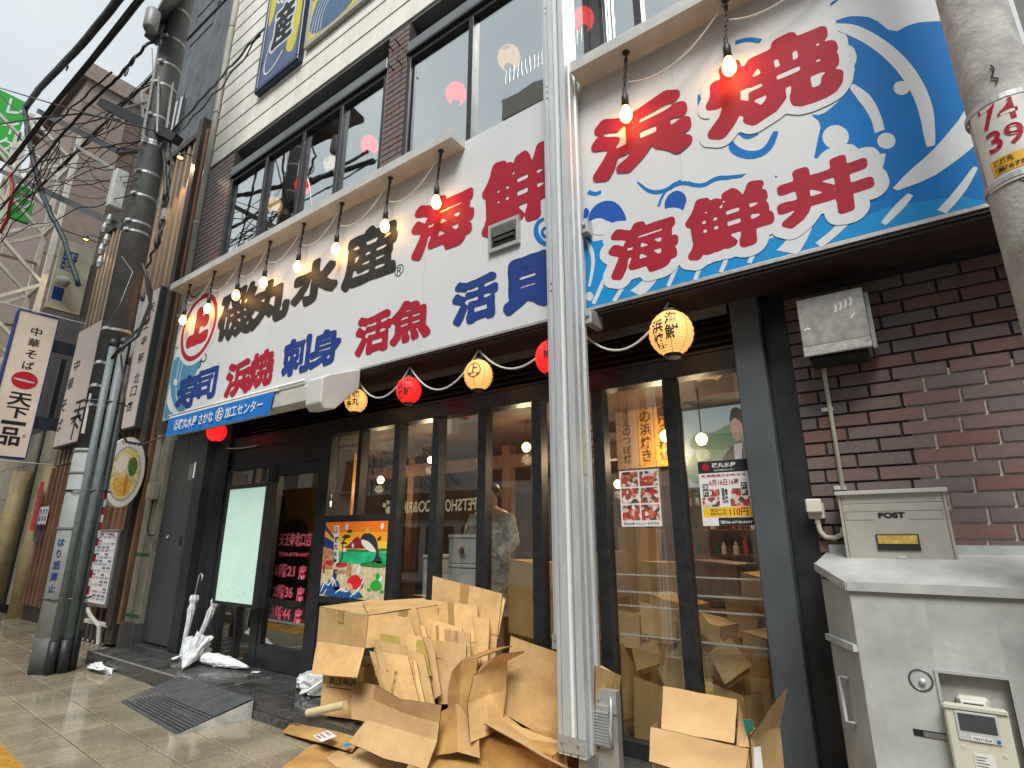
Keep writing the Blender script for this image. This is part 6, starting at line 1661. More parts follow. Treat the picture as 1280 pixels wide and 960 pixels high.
# more sheets filling the heart of the pile
standing([(498, 790), (528, 796), (540, 858), (512, 858)], [-.70, -.67, -.74, -.78], 'sheet with a crumpled edge half hidden behind the yellowish one', seed=201, folds=(.5,))
standing([(545, 800), (583, 806), (582, 880), (548, 880)], [-.56, -.56, -.68, -.68], 'plain sheet leaning low between the slim printed sheet and the curved one', seed=203, folds=(.7,), mat_=CARDW)
standing([(556, 786), (588, 792), (590, 862), (560, 862)], [-.50, -.50, -.62, -.62], 'sheet leaning right of the slim printed one', seed=205, folds=(.4,))
standing([(590, 770), (612, 774), (610, 850), (590, 850)], [-.34, -.34, -.44, -.44], 'narrow sheet standing close to the tallest one', seed=207, folds=(.3,))
standing([(440, 850), (478, 858), (470, 905), (440, 898)], [-.66, -.64, -.72, -.74], 'small piece of board leaning beside the printed box', seed=209, mat_=CARDW)
curved([[(545, 945, -.98), (572, 940, -.96), (600, 948, -.92)], [(548, 915, -.92), (572, 905, -.90), (598, 915, -.86)], [(552, 890, -.84), (570, 880, -.82), (592, 888, -.80)]], 'crumpled brown piece wedged between the bent sheet and the tall curved side', CARDD, 211)
flatg([(500, 975), (640, 1000), (640, 930), (540, 905)], (.19, .19, .19, .19), 'second damp sheet lying under the splayed box', CARDD, 213)
curved([[(628, 935, -.74), (665, 948, -.74), (710, 965, -.74)], [(640, 905, -.62), (672, 918, -.60), (708, 930, -.58)]], 'inner flap lying folded inside the splayed box', CARD, 215)
standing([(742, 900), (778, 906), (776, 965), (742, 965)], [-.50, -.50, -.54, -.54], 'sheet standing low right of the silver post', seed=217)
# more goods piled inside against the right panes
indoor([(846, 770), (900, 784), (905, 870), (850, 860)], [.30] * 4, 'creased carton inside across the mullion by the yellow notice', seed=221)
indoor([(778, 700), (826, 704), (830, 770), (782, 768)], [.95] * 4, 'carton on the upper layer inside below the food poster', seed=223)
indoor([(862, 700), (920, 706), (926, 760), (868, 757)], [1.2] * 4, 'wide dark carton inside below the notice poster', seed=225, mat_=WOOD)
indoor([(742, 800), (775, 806), (778, 900), (744, 895)], [.2] * 4, 'carton inside at the foot of the pane right of the silver post', seed=227)
loose([(800, 752), (846, 764), (846, 800), (802, 792)], [.3, .3, .26, .26], 'broad loose sheet inside leaning on the amber carton', 229)
loose([(812, 745), (858, 756), (860, 772), (815, 765)], [.36, .36, .34, .34], 'top sheet of the flattened stack inside', 231)
loose([(820, 830), (858, 800), (866, 856), (836, 868)], [.22, .2, .16, .16], 'pale sheet inside resting against the mullion', 233, CARDW)

indoor([(880, 812), (926, 822), (932, 880), (886, 872)], [.28] * 4, 'mid-height carton inside the right pane behind the tilted sheets', seed=241)
indoor([(868, 780), (890, 784), (893, 860), (872, 856)], [.40] * 4, 'narrow carton inside just right of the mullion', seed=243)
indoor([(800, 800), (835, 806), (838, 880), (804, 874)], [.32] * 4, 'carton inside between the silver post and the mullion, low down', seed=245)
loose([(762, 760), (800, 768), (800, 812), (764, 806)], [.28, .28, .24, .24], 'loose sheet inside propped beside the narrow red-printed carton', 247)
loose([(905, 742), (944, 748), (948, 800), (912, 796)], [.6, .6, .5, .5], 'broad sheet inside against the slate column', 249)

cardthing('cardboard_box', 'crushed damp carton under the splayed box, propping it up', box_panels(V(-2.62, -.80, .155), X, Y, Z, .62, .32, .17), 'cardboard box', mats=CARDD, jag=.004, seed=251)
# ================================================================== PERSON INSIDE
def person(base, label):
    bx_, by, bz = base
    t = root('person', base, label, 'person')
    J = {}; E_ = []; Rr = []
    pts = [(0, 0, .95), (0, .0, 1.12), (0, -.01, 1.30), (0, 0, 1.44), (0, -.01, 1.52),
           (-.10, 0, .92), (-.11, -.02, .50), (-.11, .02, .10), (-.11, -.12, .05),
           (.10, 0, .92), (.11, -.02, .50), (.11, .02, .10), (.11, -.12, .05),
           (-.19, 0, 1.42), (-.27, -.05, 1.16), (-.20, -.26, 1.06), (-.13, -.33, 1.08),
           (.19, 0, 1.42), (.28, -.03, 1.16), (.24, -.22, 1.02), (.17, -.30, 1.05)]
    rad = [.15, .135, .155, .13, .055, .095, .062, .042, .035, .095, .062, .042, .035, .07, .052, .036, .030, .07, .052, .036, .030]
    ed = [(0, 1), (1, 2), (2, 3), (3, 4), (0, 5), (5, 6), (6, 7), (7, 8), (0, 9), (9, 10), (10, 11), (11, 12), (3, 13), (13, 14), (14, 15), (15, 16), (3, 17), (17, 18), (18, 19), (19, 20)]
    # neck and head continue the same surface
    pts += [(0, -.015, 1.58), (0, -.03, 1.65), (0, -.02, 1.72)]; rad += [.075, .088, .070]
    ed += [(4, 21), (21, 22), (22, 23)]
    for s, wv, dr in ((-1, 16, 1), (1, 20, -1)):
        wx, wy, wz = pts[wv]
        for k, (dx, dz, L) in enumerate(((.03, .02, .05), (.015, .03, .075), (0, .034, .08), (-.012, .03, .075), (-.025, .022, .06))):
            i = len(pts); pts.append((wx + dr * (.02) + dx * .6, wy - .03, wz + dz * .5)); rad.append(.012)
            pts.append((wx + dr * (.02 + L * .5) + dx, wy - .05, wz + dz)); rad.append(.009)
            ed += [(wv, i), (i, i + 1)]
    me = bpy.data.meshes.new('body'); me.from_pydata(pts, ed, []); 
    o = bpy.data.objects.new('body', me); COL.objects.link(o); o.parent = t
    sk = o.modifiers.new('skin', 'SKIN'); sk.use_smooth_shade = True
    for i, r_ in enumerate(rad):
        o.data.skin_vertices[0].data[i].radius = (r_, r_ * (.72 if i in (0, 1, 2, 3) else 1.0))
    o.data.skin_vertices[0].data[0].use_root = True
    ss = o.modifiers.new('subd', 'SUBSURF'); ss.levels = 2; ss.render_levels = 2
    SKIN = M('skin', (.42, .24, .16), .5)
    me.materials.append(SKIN)
    # crinkled pale raincoat
    def ring(z, rx, ry, cy, seg=30): return [V(bx_ + math.cos(2 * math.pi * k / seg) * rx * (1 + .10 * noise.noise(V(k * .8, z * 9, 2)) + .06 * noise.noise(V(k * 2.3, z * 23, 5))), by + cy + math.sin(2 * math.pi * k / seg) * ry * (1 + .14 * noise.noise(V(k * .8, z * 11, 7))), bz + z) for k in range(seg)]
    zs = [.45 + k * .04 for k in range(25)]
    vs = []; seg = 30
    for z in zs:
        f = (z - .45) / .96
        rx = .27 - .04 * math.sin(f * math.pi) if f < .85 else .25 - (f - .85) * 1.0
        vs += ring(z, max(rx, .10), max(rx * .68, .085), 0)
    MB().add(vs, [(i * seg + k, i * seg + (k + 1) % seg, (i + 1) * seg + (k + 1) % seg, (i + 1) * seg + k) for i in range(len(zs) - 1) for k in range(seg)]).build('raincoat', M('crinkled_coat', (.36, .345, .31), .25, ns=16, na=.5, bump=1.0, bs=26), t)
    for a, b, c in (((-.19, 0, 1.42), (-.29, -.05, 1.16), (-.20, -.26, 1.06)), ((.19, 0, 1.42), (.30, -.03, 1.16), (.24, -.22, 1.02))):
        P = [Vector(base) + Vector(a).lerp(Vector(b), k / 5) for k in range(5)] + [Vector(base) + Vector(b).lerp(Vector(c), k / 4) for k in range(5)]
        MB().tube(P, [.085, .088, .082, .080, .078, .075, .070, .066, .060, .058], 14).build('sleeve', M('crinkled_coat', (0, 0, 0)), t)
    b = Vector(base)
    vs = []; nu, nv = 20, 10
    for j in range(nv + 1):
        for i in range(nu):
            th = 2 * math.pi * i / nu; ph = math.pi * .62 * j / nv
            vs.append(b + V(math.cos(th) * math.sin(ph) * .104, -.005 + math.sin(th) * math.sin(ph) * .112 + (.02 if math.sin(th) < 0 else 0) * ph, 1.66 + math.cos(ph) * .125 + (.03 if math.sin(th) < -.3 and ph > 1 else 0)))
    MB().add(vs, [(j * nu + i, j * nu + (i + 1) % nu, (j + 1) * nu + (i + 1) % nu, (j + 1) * nu + i) for j in range(nv) for i in range(nu)]).build('hair', M('dark_hair', (.03, .02, .015), .5), t, smooth=True)
    for sx in (-.035, .035):
        MB().lathe(b + V(sx, -.105, 1.665), [(.001, .008), (.010, .004), (.012, 0)], 10, axis=V(0, -1, 0)).build('eye', CABLE, t)
        MB().lathe(b + V(sx * 2.6, -.02, 1.65), [(.001, .012), (.018, .008), (.022, 0)], 10, axis=V(1 if sx > 0 else -1, 0, 0)).build('ear', SKIN, t)
    MB().prism([b + V(-.012, -.105, 1.63), b + V(.012, -.105, 1.63), b + V(0, -.10, 1.67)], V(0, -.02, 0)).build('nose', SKIN, t)
    MB().box(bx_ - .022, by - .108, bz + 1.598, bx_ + .022, by - .100, bz + 1.606).build('mouth', M('lips', (.30, .10, .08), .5), t)
hp = W(615, 618, .75)
person((hp.x, .75, hp.z - 1.655), 'person in a crinkled pale raincoat standing inside, looking out between the two middle panes')

# ================================================================== NEIGHBOURING NOODLE SHOP
nb_ = root('noodle_shop_building', (-13, 0, 0), 'neighbouring noodle shop clad in vertical wood slats under dark grey render', 'building')
YN = -.10
box('wall_core', DARKW, nb_, -15.1, YN + .06, 0, -9.95, 6, 9.6)
box('render_wall', DGREY, nb_, -14.2, .05, 9.6, -9.90, 5.9, 15.6)
for k in range(3):
    x = random.uniform(-14, -10.2); z = random.uniform(9.8, 15); MB().obox(V(x, .045, z), V(1, 0, 0), V(0, 1, 0), V(0, 0, 1), random.uniform(.2, .6), .012, random.uniform(.15, .4)).build('render_patch', DGREY, nb_)
a = W(230, 122, .04); b = W(213, 166, .04)
MB().box(b.x - .3, .0, b.z - .1, a.x + .1, .06, a.z).build('upper_window', M('bright_window', (.5, .52, .52), .3), nb_)
for k in range(4): MB().box(b.x - .25 + k * .25, -.02, b.z - .1, b.x - .20 + k * .25, .0, a.z).build('window_bar', FRAME, nb_)
sl = None
x = -15.0; i = 0
while x < -10.35:
    top = 9.45 if x > -13.6 else 8.7
    hgt = top - .30
    for nm_, za, zb2 in (('upper', 3.1, top), ('lower', .30, 3.06)):
        mm = WOODL if nm_ == 'upper' else WOOD
        key = (nm_, top > 9)
        if nm_ == 'lower': key = ('lower', True)
        if sl is None: sl = {}
        if key not in sl:
            sl[key] = MB().box(-.05, -.05, za, .05, .04, zb2).build('wood_slat', mm, nb_); o = sl[key]
        else: o = dup(sl[key], (0, 0, 0), nb_)
        zc = (za + zb2) / 2
        o.location = Vector((x, YN + .025, zc)) - wloc(nb_)
    x += .25; i += 1
for o in nb_.children:
    pass
box('slat_cap', DARKW, nb_, -13.65, YN - .06, 9.45, -10.2, YN + .2, 9.58); box('slat_cap', DARKW, nb_, -15.1, YN - .06, 8.7, -13.6, YN + .2, 8.8)
box('edge_timber', DARKW, nb_, -10.30, YN - .18, .3, -10.12, YN + .1, 9.6)
box('dark_gap', VOID, nb_, -10.1, .10, .2, -9.88, .5, 9.5)
for x in (-10.42, -10.02): MB().box(x - .05, YN - .12, .35, x + .05, YN + .02, 9.3).build('timber_post', WOOD, nb_)
MB().box(-12.4, YN - .14, .05, -10.1, YN + .2, .32).build('plinth', DARKW, nb_)
# spot lamps on the slats
def spot(px, py, y, lab):
    p = W(px, py, y); t = root('spot_lamp', p, lab, 'lamp', 'small spot lamps over the wood slats')
    MB().lathe(p, [(.001, .10), (.05, .10), (.06, .02), (.075, 0), (.07, 0), (.045, .05), (.001, .05)], 12).build('shade', CABLE, t)
    MB().lathe(p, [(.001, .02), (.045, .022), (.045, .028), (.001, .03)], 12).build('bulb', BULB, t)
    MB().tube([p + V(0, 0, .1), p + V(0, .1, .18), V(p.x, YN + .05, p.z + .18)], .012, 6).build('arm', CABLE, t)
    ld = bpy.data.lights.new('spot_light', 'SPOT'); ld.energy = 30; ld.color = (1, .72, .4); ld.spot_size = R(120); ld.shadow_soft_size = .05
    lo = bpy.data.objects.new('spot_light', ld); COL.objects.link(lo); lo.parent = t; lo.location = V(0, -.0, -.02)
spot(225, 198, -.40, 'small lit spot lamp at the top of the wood slats near the cream siding')
spot(107, 300, -.40, 'small lit spot lamp over the slats beside the truss')
# long pale sign
ns = root('noodle_sign', (-12.6, -.3, 3.3), 'long pale panel sign with small dark columns of writing, behind the utility pole', 'sign')
NZ0, NZ1 = 3.45, 6.05
pL, pR = W(98, 415, -.3).x, W(199, 385, -.3).x
NX0, NX1 = -14.62, -10.62
box('sign_box', M('sign_side_dark', (.04, .06, .06), .5), ns, NX0 - .02, -.29, NZ0 - .03, NX1 + .03, YN + .02, NZ1 + .03)
box('sign_face', PINKW, ns, NX0, -.30, NZ0, NX1, -.2905, NZ1)
for xx in (-13.3, -12.0): box('sign_joint', ALUD, ns, xx, -.3008, NZ0, xx + .01, -.3001, NZ1)
pn = Plane((0, -.301, 0))
for k, ch in enumerate('中華そば'):
    c = W(*[(96, 457), (88, 480), (80, 507), (74, 532)][k], -.301); s_ = .17
    m = MB(); text(m, pn, ch, c.x - s_, c.z - s_ * .8, c.x + s_, c.z + s_ * .8, .001, .03); m.build('sign_character', INKK, ns)
for k, ch in enumerate('天王寺駅北口店'):
    c = W(*[(190, 385), (183, 405), (180, 426), (176, 448), (171, 473), (167, 489), (162, 508)][k], -.301); s_ = .12
    m = MB(); text(m, pn, ch, c.x - s_, c.z - s_ * .8, c.x + s_, c.z + s_ * .8, .001, .03); m.build('sign_character', INKK, ns)
for ch, c in zip('天下', ((97, 515), (91, 535))): c = W(c[0], c[1], -.301); m = MB(); text(m, pn, ch, c.x - .25, c.z - .25, c.x + .35, c.z + .25, .001, .07); m.build('sign_character', INKK, ns)
for k, ch in enumerate('一品'): m = MB(); text(m, pn, ch, -12.9 + k * .8, 3.8 + (.25 if k == 0 else 0), -12.3 + k * .8, 4.4 - (.25 if k == 0 else 0), .001, .07); m.build('sign_character', INKK, ns)

# blade sign
BXs = -15.0
bs_ = root('blade_sign', (BXs, -1.0, 3.2), 'tall white projecting sign with a red disc and large black characters', 'sign')
c = [WX(a, b, BXs) for a, b in ((27, 388), (73, 400), (31, 573), (-3, 566))]
by0, by1 = (c[0].y + c[3].y) / 2 + .10, (c[1].y + c[2].y) / 2
by0, by1 = -1.46, -.72
bz0, bz1 = 3.22, 6.34
yy0, yy1 = WX(27, 388, BXs).y, WX(73, 400, BXs).y
lean = WX(31, 573, BXs).y - yy1
MB().box(BXs - .22, yy0 - .02, bz0, BXs, yy1 + .0, bz1).build('sign_case', M('blade_face', (.66, .60, .54), .4, emit=(.8, .55, .35), es=.12, ns=1.2, na=.12), bs_)
m = MB(); 
for (a, b, cc, d_) in ((yy0 - .03, bz0 - .03, yy1 + .01, bz0), (yy0 - .03, bz1, yy1 + .01, bz1 + .03), (yy0 - .04, bz0, yy0 - .02, bz1), (yy1 + .0, bz0, yy1 + .02, bz1)): m.box(BXs - .23, a, b, BXs + .012, cc, d_)
m.build('frame', INKN, bs_)
pb2 = Plane((BXs + .003, yy0, 0), (0, 1, 0), (0, 0, 1)); WB = yy1 - yy0
HB = bz1 - bz0; zz = lambda f: bz1 - HB * f
m = MB()
for k, ch in enumerate('中華そば'): m = MB(); text(m, pb2, ch, WB * .36, zz(.155 + k * .083), WB * .66, zz(.095 + k * .083), .001, .03); m.build('sign_character', INKK, bs_)
for ch, f0, f1, a, b in (('天', .57, .66, .22, .82), ('下', .67, .745, .25, .80), ('品', .81, .93, .20, .75)):
    for q_ in range(4): m = MB() if q_ == 0 else m; text(m, pb2, ch, WB * a + .006 * (q_ % 2), zz(f1) + .006 * (q_ // 2), WB * b + .006 * (q_ % 2), zz(f0) + .006 * (q_ // 2), .001 + .0002 * q_, .09)
    m.build('sign_character', INKK, bs_)
m = MB()
text(m, pb2, '一', WB * .2, zz(.79), WB * .82, zz(.765), .001, .06); text(m, pb2, '®', WB * .80, zz(.87), WB * .9, zz(.845), .001, 0)
m.build('sign_writing', INKK, bs_)
m = MB(); flat(m, pb2, ell(WB * .52, zz(.48), WB * .34, HB * .062, 32), .001); m.build('red_disc', M('disc_red', (.60, .01, .03), .4), bs_)
m = MB(); flat(m, pb2, smooth2d([(WB * .22, zz(.472)), (WB * .5, zz(.474)), (WB * .84, zz(.486)), (WB * .7, zz(.492)), (WB * .4, zz(.488)), (WB * .24, zz(.480))], 2), .002); m.build('white_stroke', PAPERW, bs_)
for z_ in (5.75, 4.0): MB().box(BXs - .16, yy1 + .02, z_ - .13, BXs - .06, YN + .03, z_ + .13).build('bracket', M('bracket_navy', (.02, .035, .06), .5), bs_)
for z_ in (bz1 + .06, bz0 - .10): MB().tube([V(BXs, yy0 - .5, z_), V(BXs, YN + .02, z_ + .0)], .014, 6).build('stay_rod', ALU, bs_)
# oval ramen sign
OX = -9.95
ov = root('oval_sign', (OX, -.53, 2.06), 'oval projecting sign picturing a bowl of noodle soup', 'sign')
oc = V(OX, -.53, 2.60); m = MB(); rim = ell(0, 0, .27, .55, 40)
po = Plane((OX, -.53, 2.60), (0, 1, 0), (0, 0, 1))
MB().prism([po.p(a, b, -.16) for a, b in rim], V(.16, 0, 0)).build('sign_case', M('oval_case', (.55, .55, .52), .4), ov)
def op_(name, col, pts, off, **k): m = MB(); flat(m, po, pts, off); m.build(name, M('print_' + name, col, .4, **k), ov)
op_('oval_face', (.75, .74, .70), ell(0, 0, .262, .535, 40), .001)
op_('bowl_rim', (.42, .40, .34), ell(0, -.03, .215, .43, 40), .002); op_('soup', (.72, .58, .30), ell(0, -.03, .195, .40, 40), .003, ns=12, na=.3)
op_('egg_cream', (.78, .72, .60), smooth2d([(-.16, .05), (-.12, .25), (0, .30), (.02, .05), (-.08, -.05)], 2), .004)
op_('noodles', (.75, .42, .08), smooth2d([(-.15, -.08), (0, -.12), (.12, -.1), (.10, -.33), (0, -.40), (-.12, -.33)], 2), .004, ns=40, na=.5)
op_('green_onion', (.08, .18, .04), smooth2d([(.03, .02), (.02, .18), (.08, .26), (.16, .16), (.15, -.02), (.08, -.08)], 2), .005, ns=38, na=.9)
op_('bamboo', (.60, .22, .05), smooth2d([(.00, -.05), (.06, -.04), (.06, -.34), (.02, -.36)], 1), .0055); op_('corn', (.75, .60, .15), smooth2d([(.02, .25), (.08, .34), (.15, .30), (.10, .22)], 2), .005, ns=40, na=.4)
m = MB(); text(m, po, '天下一品 中華そば', -.12, .42, .14, .48, .004, .04); m.build('sign_writing', INKN, ov)
for z_ in (2.85, 2.25): MB().box(OX - .12, -.28, z_ - .03, OX - .06, YN - .10, z_ + .03).build('bracket', FRAME, ov)
# menu board on the slats
mbd = root('menu_board', (-10.85, -.3, .57), 'narrow glazed case of closely printed menus on the wood slats', 'menu board')
MX0, MX1, MZ0, MZ1 = -11.19, -10.40, .58, 1.70
MB().box(MX0 - .03, -.30, MZ0 - .03, MX1 + .03, YN - .01, MZ1 + .03).build('case', ALUD, mbd, bevel=.01)
box('sheet', PAPERW, mbd, MX0 + .02, -.304, MZ0 + .02, MX1 - .02, -.3005, MZ1 - .02)
pmn = Plane((MX0, -.3045, MZ0)); m = MB(); m2_ = MB(); rg = random.Random(5)
for r_ in range(10):
    for c_ in range(4):
        xx = .05 + c_ * .18; zz_ = .06 + r_ * .105
        (m2_ if rg.random() < .25 else m).mat(0); text((m2_ if rg.random() < .25 else m), pmn, rg.choice(['こってり', 'ラーメン', '定食', '唐揚げ', '餃子', '880円', '950円']), xx, zz_, xx + .15, zz_ + .045, .001, .03)
        if rg.random() < .5: flat(m, pmn, [(xx, zz_ + .055), (xx + .14, zz_ + .055), (xx + .14, zz_ + .09), (xx, zz_ + .09)], .001)
text(m2_, pmn, '天下一品', .12, 1.045, .66, 1.095, .001, .04)
m.build('menu_print', M('menu_ink', (.16, .17, .30), .6), mbd); m2_.build('menu_red_print', INKR, mbd, kind='stuff')
MB().tube([V(-11.0, -.32, .5), V(-10.7, -.36, .42), V(-10.35, -.34, .30), V(-10.3, -.33, .05)], .03, 8).build('hose', M('hose_grey', (.45, .45, .43), .5), nb_)
for k in range(5): MB().bar(V(-11.2 + k * .2, -.22, .30), V(-11.2 + k * .2, -.22, .02), .04).build('bench_leg', M('white_metal', (.55, .54, .5), .5), nb_)
MB().bar(V(-11.3, -.22, .30), V(-10.3, -.22, .30), .05).build('bench_rail', M('white_metal', (.5, .5, .5)), nb_)
# downpipe, beige pillar, junction box
dp = root('beige_pillar', (-9.6, -.25, 0), 'beige pillar with green tape bands between the two shops', 'pillar')
MB().box(-9.87, -.20, .10, -9.40, .10, 3.32).build('pillar', BEIGE, dp, bevel=.01)
box('pillar_joint', CABLE, dp, -9.64, -.203, .4, -9.632, -.2005, 3.3)
box('plinth', CONCD, dp, -9.90, -.24, 0, -9.38, .1, .40)
for z_ in (1.33, .47): box('green_tape', M('tape_green', (.02, .12, .04), .5), dp, -9.872, -.204, z_, -9.398, -.2015, z_ + .045)
dpi = root('downpipe', (-9.62, -.2, 3.3), 'greenish grey downpipe running up the corner of the restaurant building', 'pipe')
MB().tube([V(-9.60, -.26, 3.2), V(-9.60, -.26, 14.2)], .065, 12).build('pipe', PIPEG, dpi, smooth=True)
for z_ in (5.2, 7.0, 9.4, 11.5): MB().lathe(V(-9.60, -.26, z_), [(.067, 0), (.074, 0), (.074, .05), (.067, .05)], 12).build('pipe_collar', PIPEG, dpi)
jb = root('junction_box', W(189, 615, -.26), 'small beige junction box with a curved cable on the beige pillar', 'electric box')
c = W(190, 614, -.26)
MB().box(c.x - .13, -.29, c.z - .13, c.x + .13, -.201, c.z + .13).build('cover', M('beige_box', (.34, .32, .26), .5), jb, bevel=.01)
MB().box(c.x - .10, -.30, c.z - .09, c.x + .05, -.2905, c.z + .09).build('lid', M('beige_lid', (.42, .40, .33), .5), jb, bevel=.005)
MB().tube([V(c.x + .05, -.24, c.z - .13), V(c.x + .03, -.24, c.z - .35), V(c.x + .02, -.24, c.z - .55), V(c.x + .1, -.24, c.z - .66), V(c.x + .25, -.23, c.z - .66)], .012, 6).build('cable', CABLE, jb, smooth=True)

# ================================================================== FARTHER LEFT
cr = root('cream_block_building', (-18, .5, 0), 'low beige block-faced building beyond the slatted shop', 'building')
for r_ in range(5):
    for k in range(5): box('wall_panel', M('beige_panel', (.30, .27, .20), .7, ns=3, na=.15, rnd=.1), cr, -20.9 + k * 1.15, .12 + .004 * ((k + r_) % 2), .15 + r_ * .8, -19.77 + k * 1.15, .3, .14 + (r_ + 1) * .8)
box('wall_core', DARKW, cr, -20.95, .31, 0, -15.12, 5, 8.8); box('dark_strip', CABLE, cr, -17.2, .09, 0, -17.05, .2, 6)
for x, lb_ in ((-15.45, 'thick ochre vertical pipe beside the slatted shop'), (-17.5, 'thick ochre vertical pipe farther left, at the edge of the photo')):
    pipet = root('ochre_pipe', (x, -.05, 0), lb_, 'pipe')
    MB().tube([V(x, -.02, 0), V(x, -.02, 3.15)], .19, 16).build('pipe', YPIPE, pipet, smooth=True)
_tag(MB().box(-15.22, -.22, 1.75, -15.02, -.20, 2.75).build('red_notice', M('notice_red', (.55, .02, .03), .5)), 'narrow red notice beside the ochre pipe', 'notice')
nt_ = root('white_notice', (-15.9, -.16, 1.9), 'white notice sheet with dark columns of writing on the slats', 'notice')
a = W(62, 633, -.16); b = W(48, 656, -.16)
MB().box(a.x - .55, -.165, b.z - .0, a.x, -.16, a.z).build('sheet', PAPERW, nt_)
m = MB(); 
for k in range(3): vtext(m, Plane((0, -.166, 0)), '営業中注意', a.x - .1 - k * .17, a.z - .04, .12, .14, .001, .02)
m.build('writing', INKN, nt_)
# brown stone tower
bt = root('brown_tower_building', (-21, 2, 0), 'brown stone-panelled tower block rising behind the truss', 'building')
BTX = -21.3
box('tower_core', STONE, bt, -27, .02, 0, BTX - .03, 6, 17.2)
for r_ in range(17):
    box('stone_panel', STONE, bt, BTX - .03, .02, .6 + r_ * .98, BTX + random.uniform(0, .01), 1.35, .6 + (r_ + 1) * .98 - .03)
for r_ in range(33):
    z_ = 3.0 + r_ * .42
    for k in range(3): MB().box(BTX - .03, 1.42 + k * .42 + (.0 if r_ % 2 else .0), z_, BTX + .005, 1.42 + (k + 1) * .42 - .03, z_ + .39).build('tile', M('brown_tile', (.12, .07, .055), .5, rnd=.12), bt)
box('cornice', STONE, bt, -27.1, -.15, 17.2, BTX + .15, 3.2, 17.5); box('cornice', STONE, bt, -27.0, -.08, 17.5, BTX + .08, 3.1, 17.9)
for k in range(4): MB().box(BTX - .1 - .0, 2.9 + k * .9, 8, BTX + .12, 3.2 + k * .9, 19).build('pilaster', STONE, bt)
box('rear_block', STONE, bt, -26, 2.8, 0, BTX - .3, 9, 20.5); box('cornice', STONE, bt, -26.2, 2.6, 20.5, BTX, 9.1, 20.9)
for r_ in range(6):
    for k in range(3): box('window', M('dark_window', (.03, .035, .04), .2), bt, BTX - .301, 3.3 + k * .9, 6 + r_ * 2.3, BTX - .27, 3.75 + k * .9, 7.5 + r_ * 2.3)
# long back building down the street, on the street line
fb = root('ribbed_building', (-30, 0, 0), 'brown ribbed building farther down the street behind the truss', 'building')
box('wall', M('ribbed_wall', (.15, .10, .085), .7, ns=1, na=.2), fb, -46, .3, 0, -27.2, 9, 14.5)
for k in range(24): MB().box(-45.8 + k * .78, .05, 3, -45.6 + k * .78, .3, 14.3).build('rib', M('rib_cream', (.40, .34, .27), .6), fb)
for r_ in range(3): box('window_band', M('dark_window', (0, 0, 0)), fb, -46, .28, 4 + r_ * 3.4, -27.3, .299, 5.6 + r_ * 3.4)
# cream projecting roof sign
cs = root('cream_sign', (-17.2, -.3, 7.2), 'slanting cream sign with round lamp beyond the slats', 'sign')
a = [WX(x_, y_, -17.2) for x_, y_ in ((57, 384), (70, 318), (90, 306), (112, 300), (108, 350))]
MB().box(-17.35, a[0].y, 7.3, -17.2, a[3].y + .15, 9.25).build('sign_case', M('cream_sign', (.52, .48, .36), .5, ns=3, na=.2), cs)
psg = Plane((-17.195, a[0].y, 7.3), (0, 1, 0), (0, 0, 1)); m = MB(); 
text(m, psg, '居酒屋', .08, 1.1, .40, 1.7, .002, .02); flat(m, psg, [(.06, .25), (.28, .25), (.28, .6), (.06, .6)], .002); m.build('sign_writing', INKN, cs)
MB().lathe(WX(78, 352, -16.9), [(.001, -.16), (.12, -.11), (.17, 0), (.12, .11), (.001, .16)], 14).build('round_lamp', M('lamp_grey', (.5, .5, .46), .5), cs, smooth=True)
# steel truss tower
TX = -16.5
tt = root('truss_tower', (TX, -1.3, 0), 'cream steel lattice tower on the street side, at the left edge of the photo', 'tower')
yA, yB_ = -1.75, -.74
def seg_(y0, z0, y1, z1, r_=.07, x=TX, mat_=TRUSS, nm='brace'): MB().bar(V(x, y0, z0), V(x, y1, z1), r_, r_, up=V(1, 0, 0)).build(nm, mat_, tt)
for x in (TX, TX - 1.1):
    for y in (yA, yB_, ): seg_(y, 0, y, 11.9, .11, x, nm='chord')
    seg_(yA - 1.0, 0, yA - 1.0, 11.0, .11, x, nm='chord')
zv = [4.2, 5.0, 5.9, 6.75, 7.6, 8.5, 9.35, 10.2, 11.1, 11.8]
for x in (TX, TX - 1.1):
    for k in range(len(zv) - 1):
        ya_, yb_ = (yA, yB_) if k % 2 else (yB_, yA)
        seg_(ya_, zv[k], yb_, zv[k + 1], .075, x)
        seg_(yA, zv[k], yA - 1.0, zv[k + 1], .07, x)
for k in range(0, len(zv), 2):
    for y in (yA, yB_): MB().bar(V(TX, y, zv[k]), V(TX - 1.1, y, zv[k]), .07).build('brace', TRUSS, tt)
    MB().bar(V(TX, yA, zv[k] + .4), V(TX - 1.1, yB_, zv[min(k + 1, 9)]), .06).build('brace', M('rusty_pink_steel', (.45, .30, .27), .6), tt)
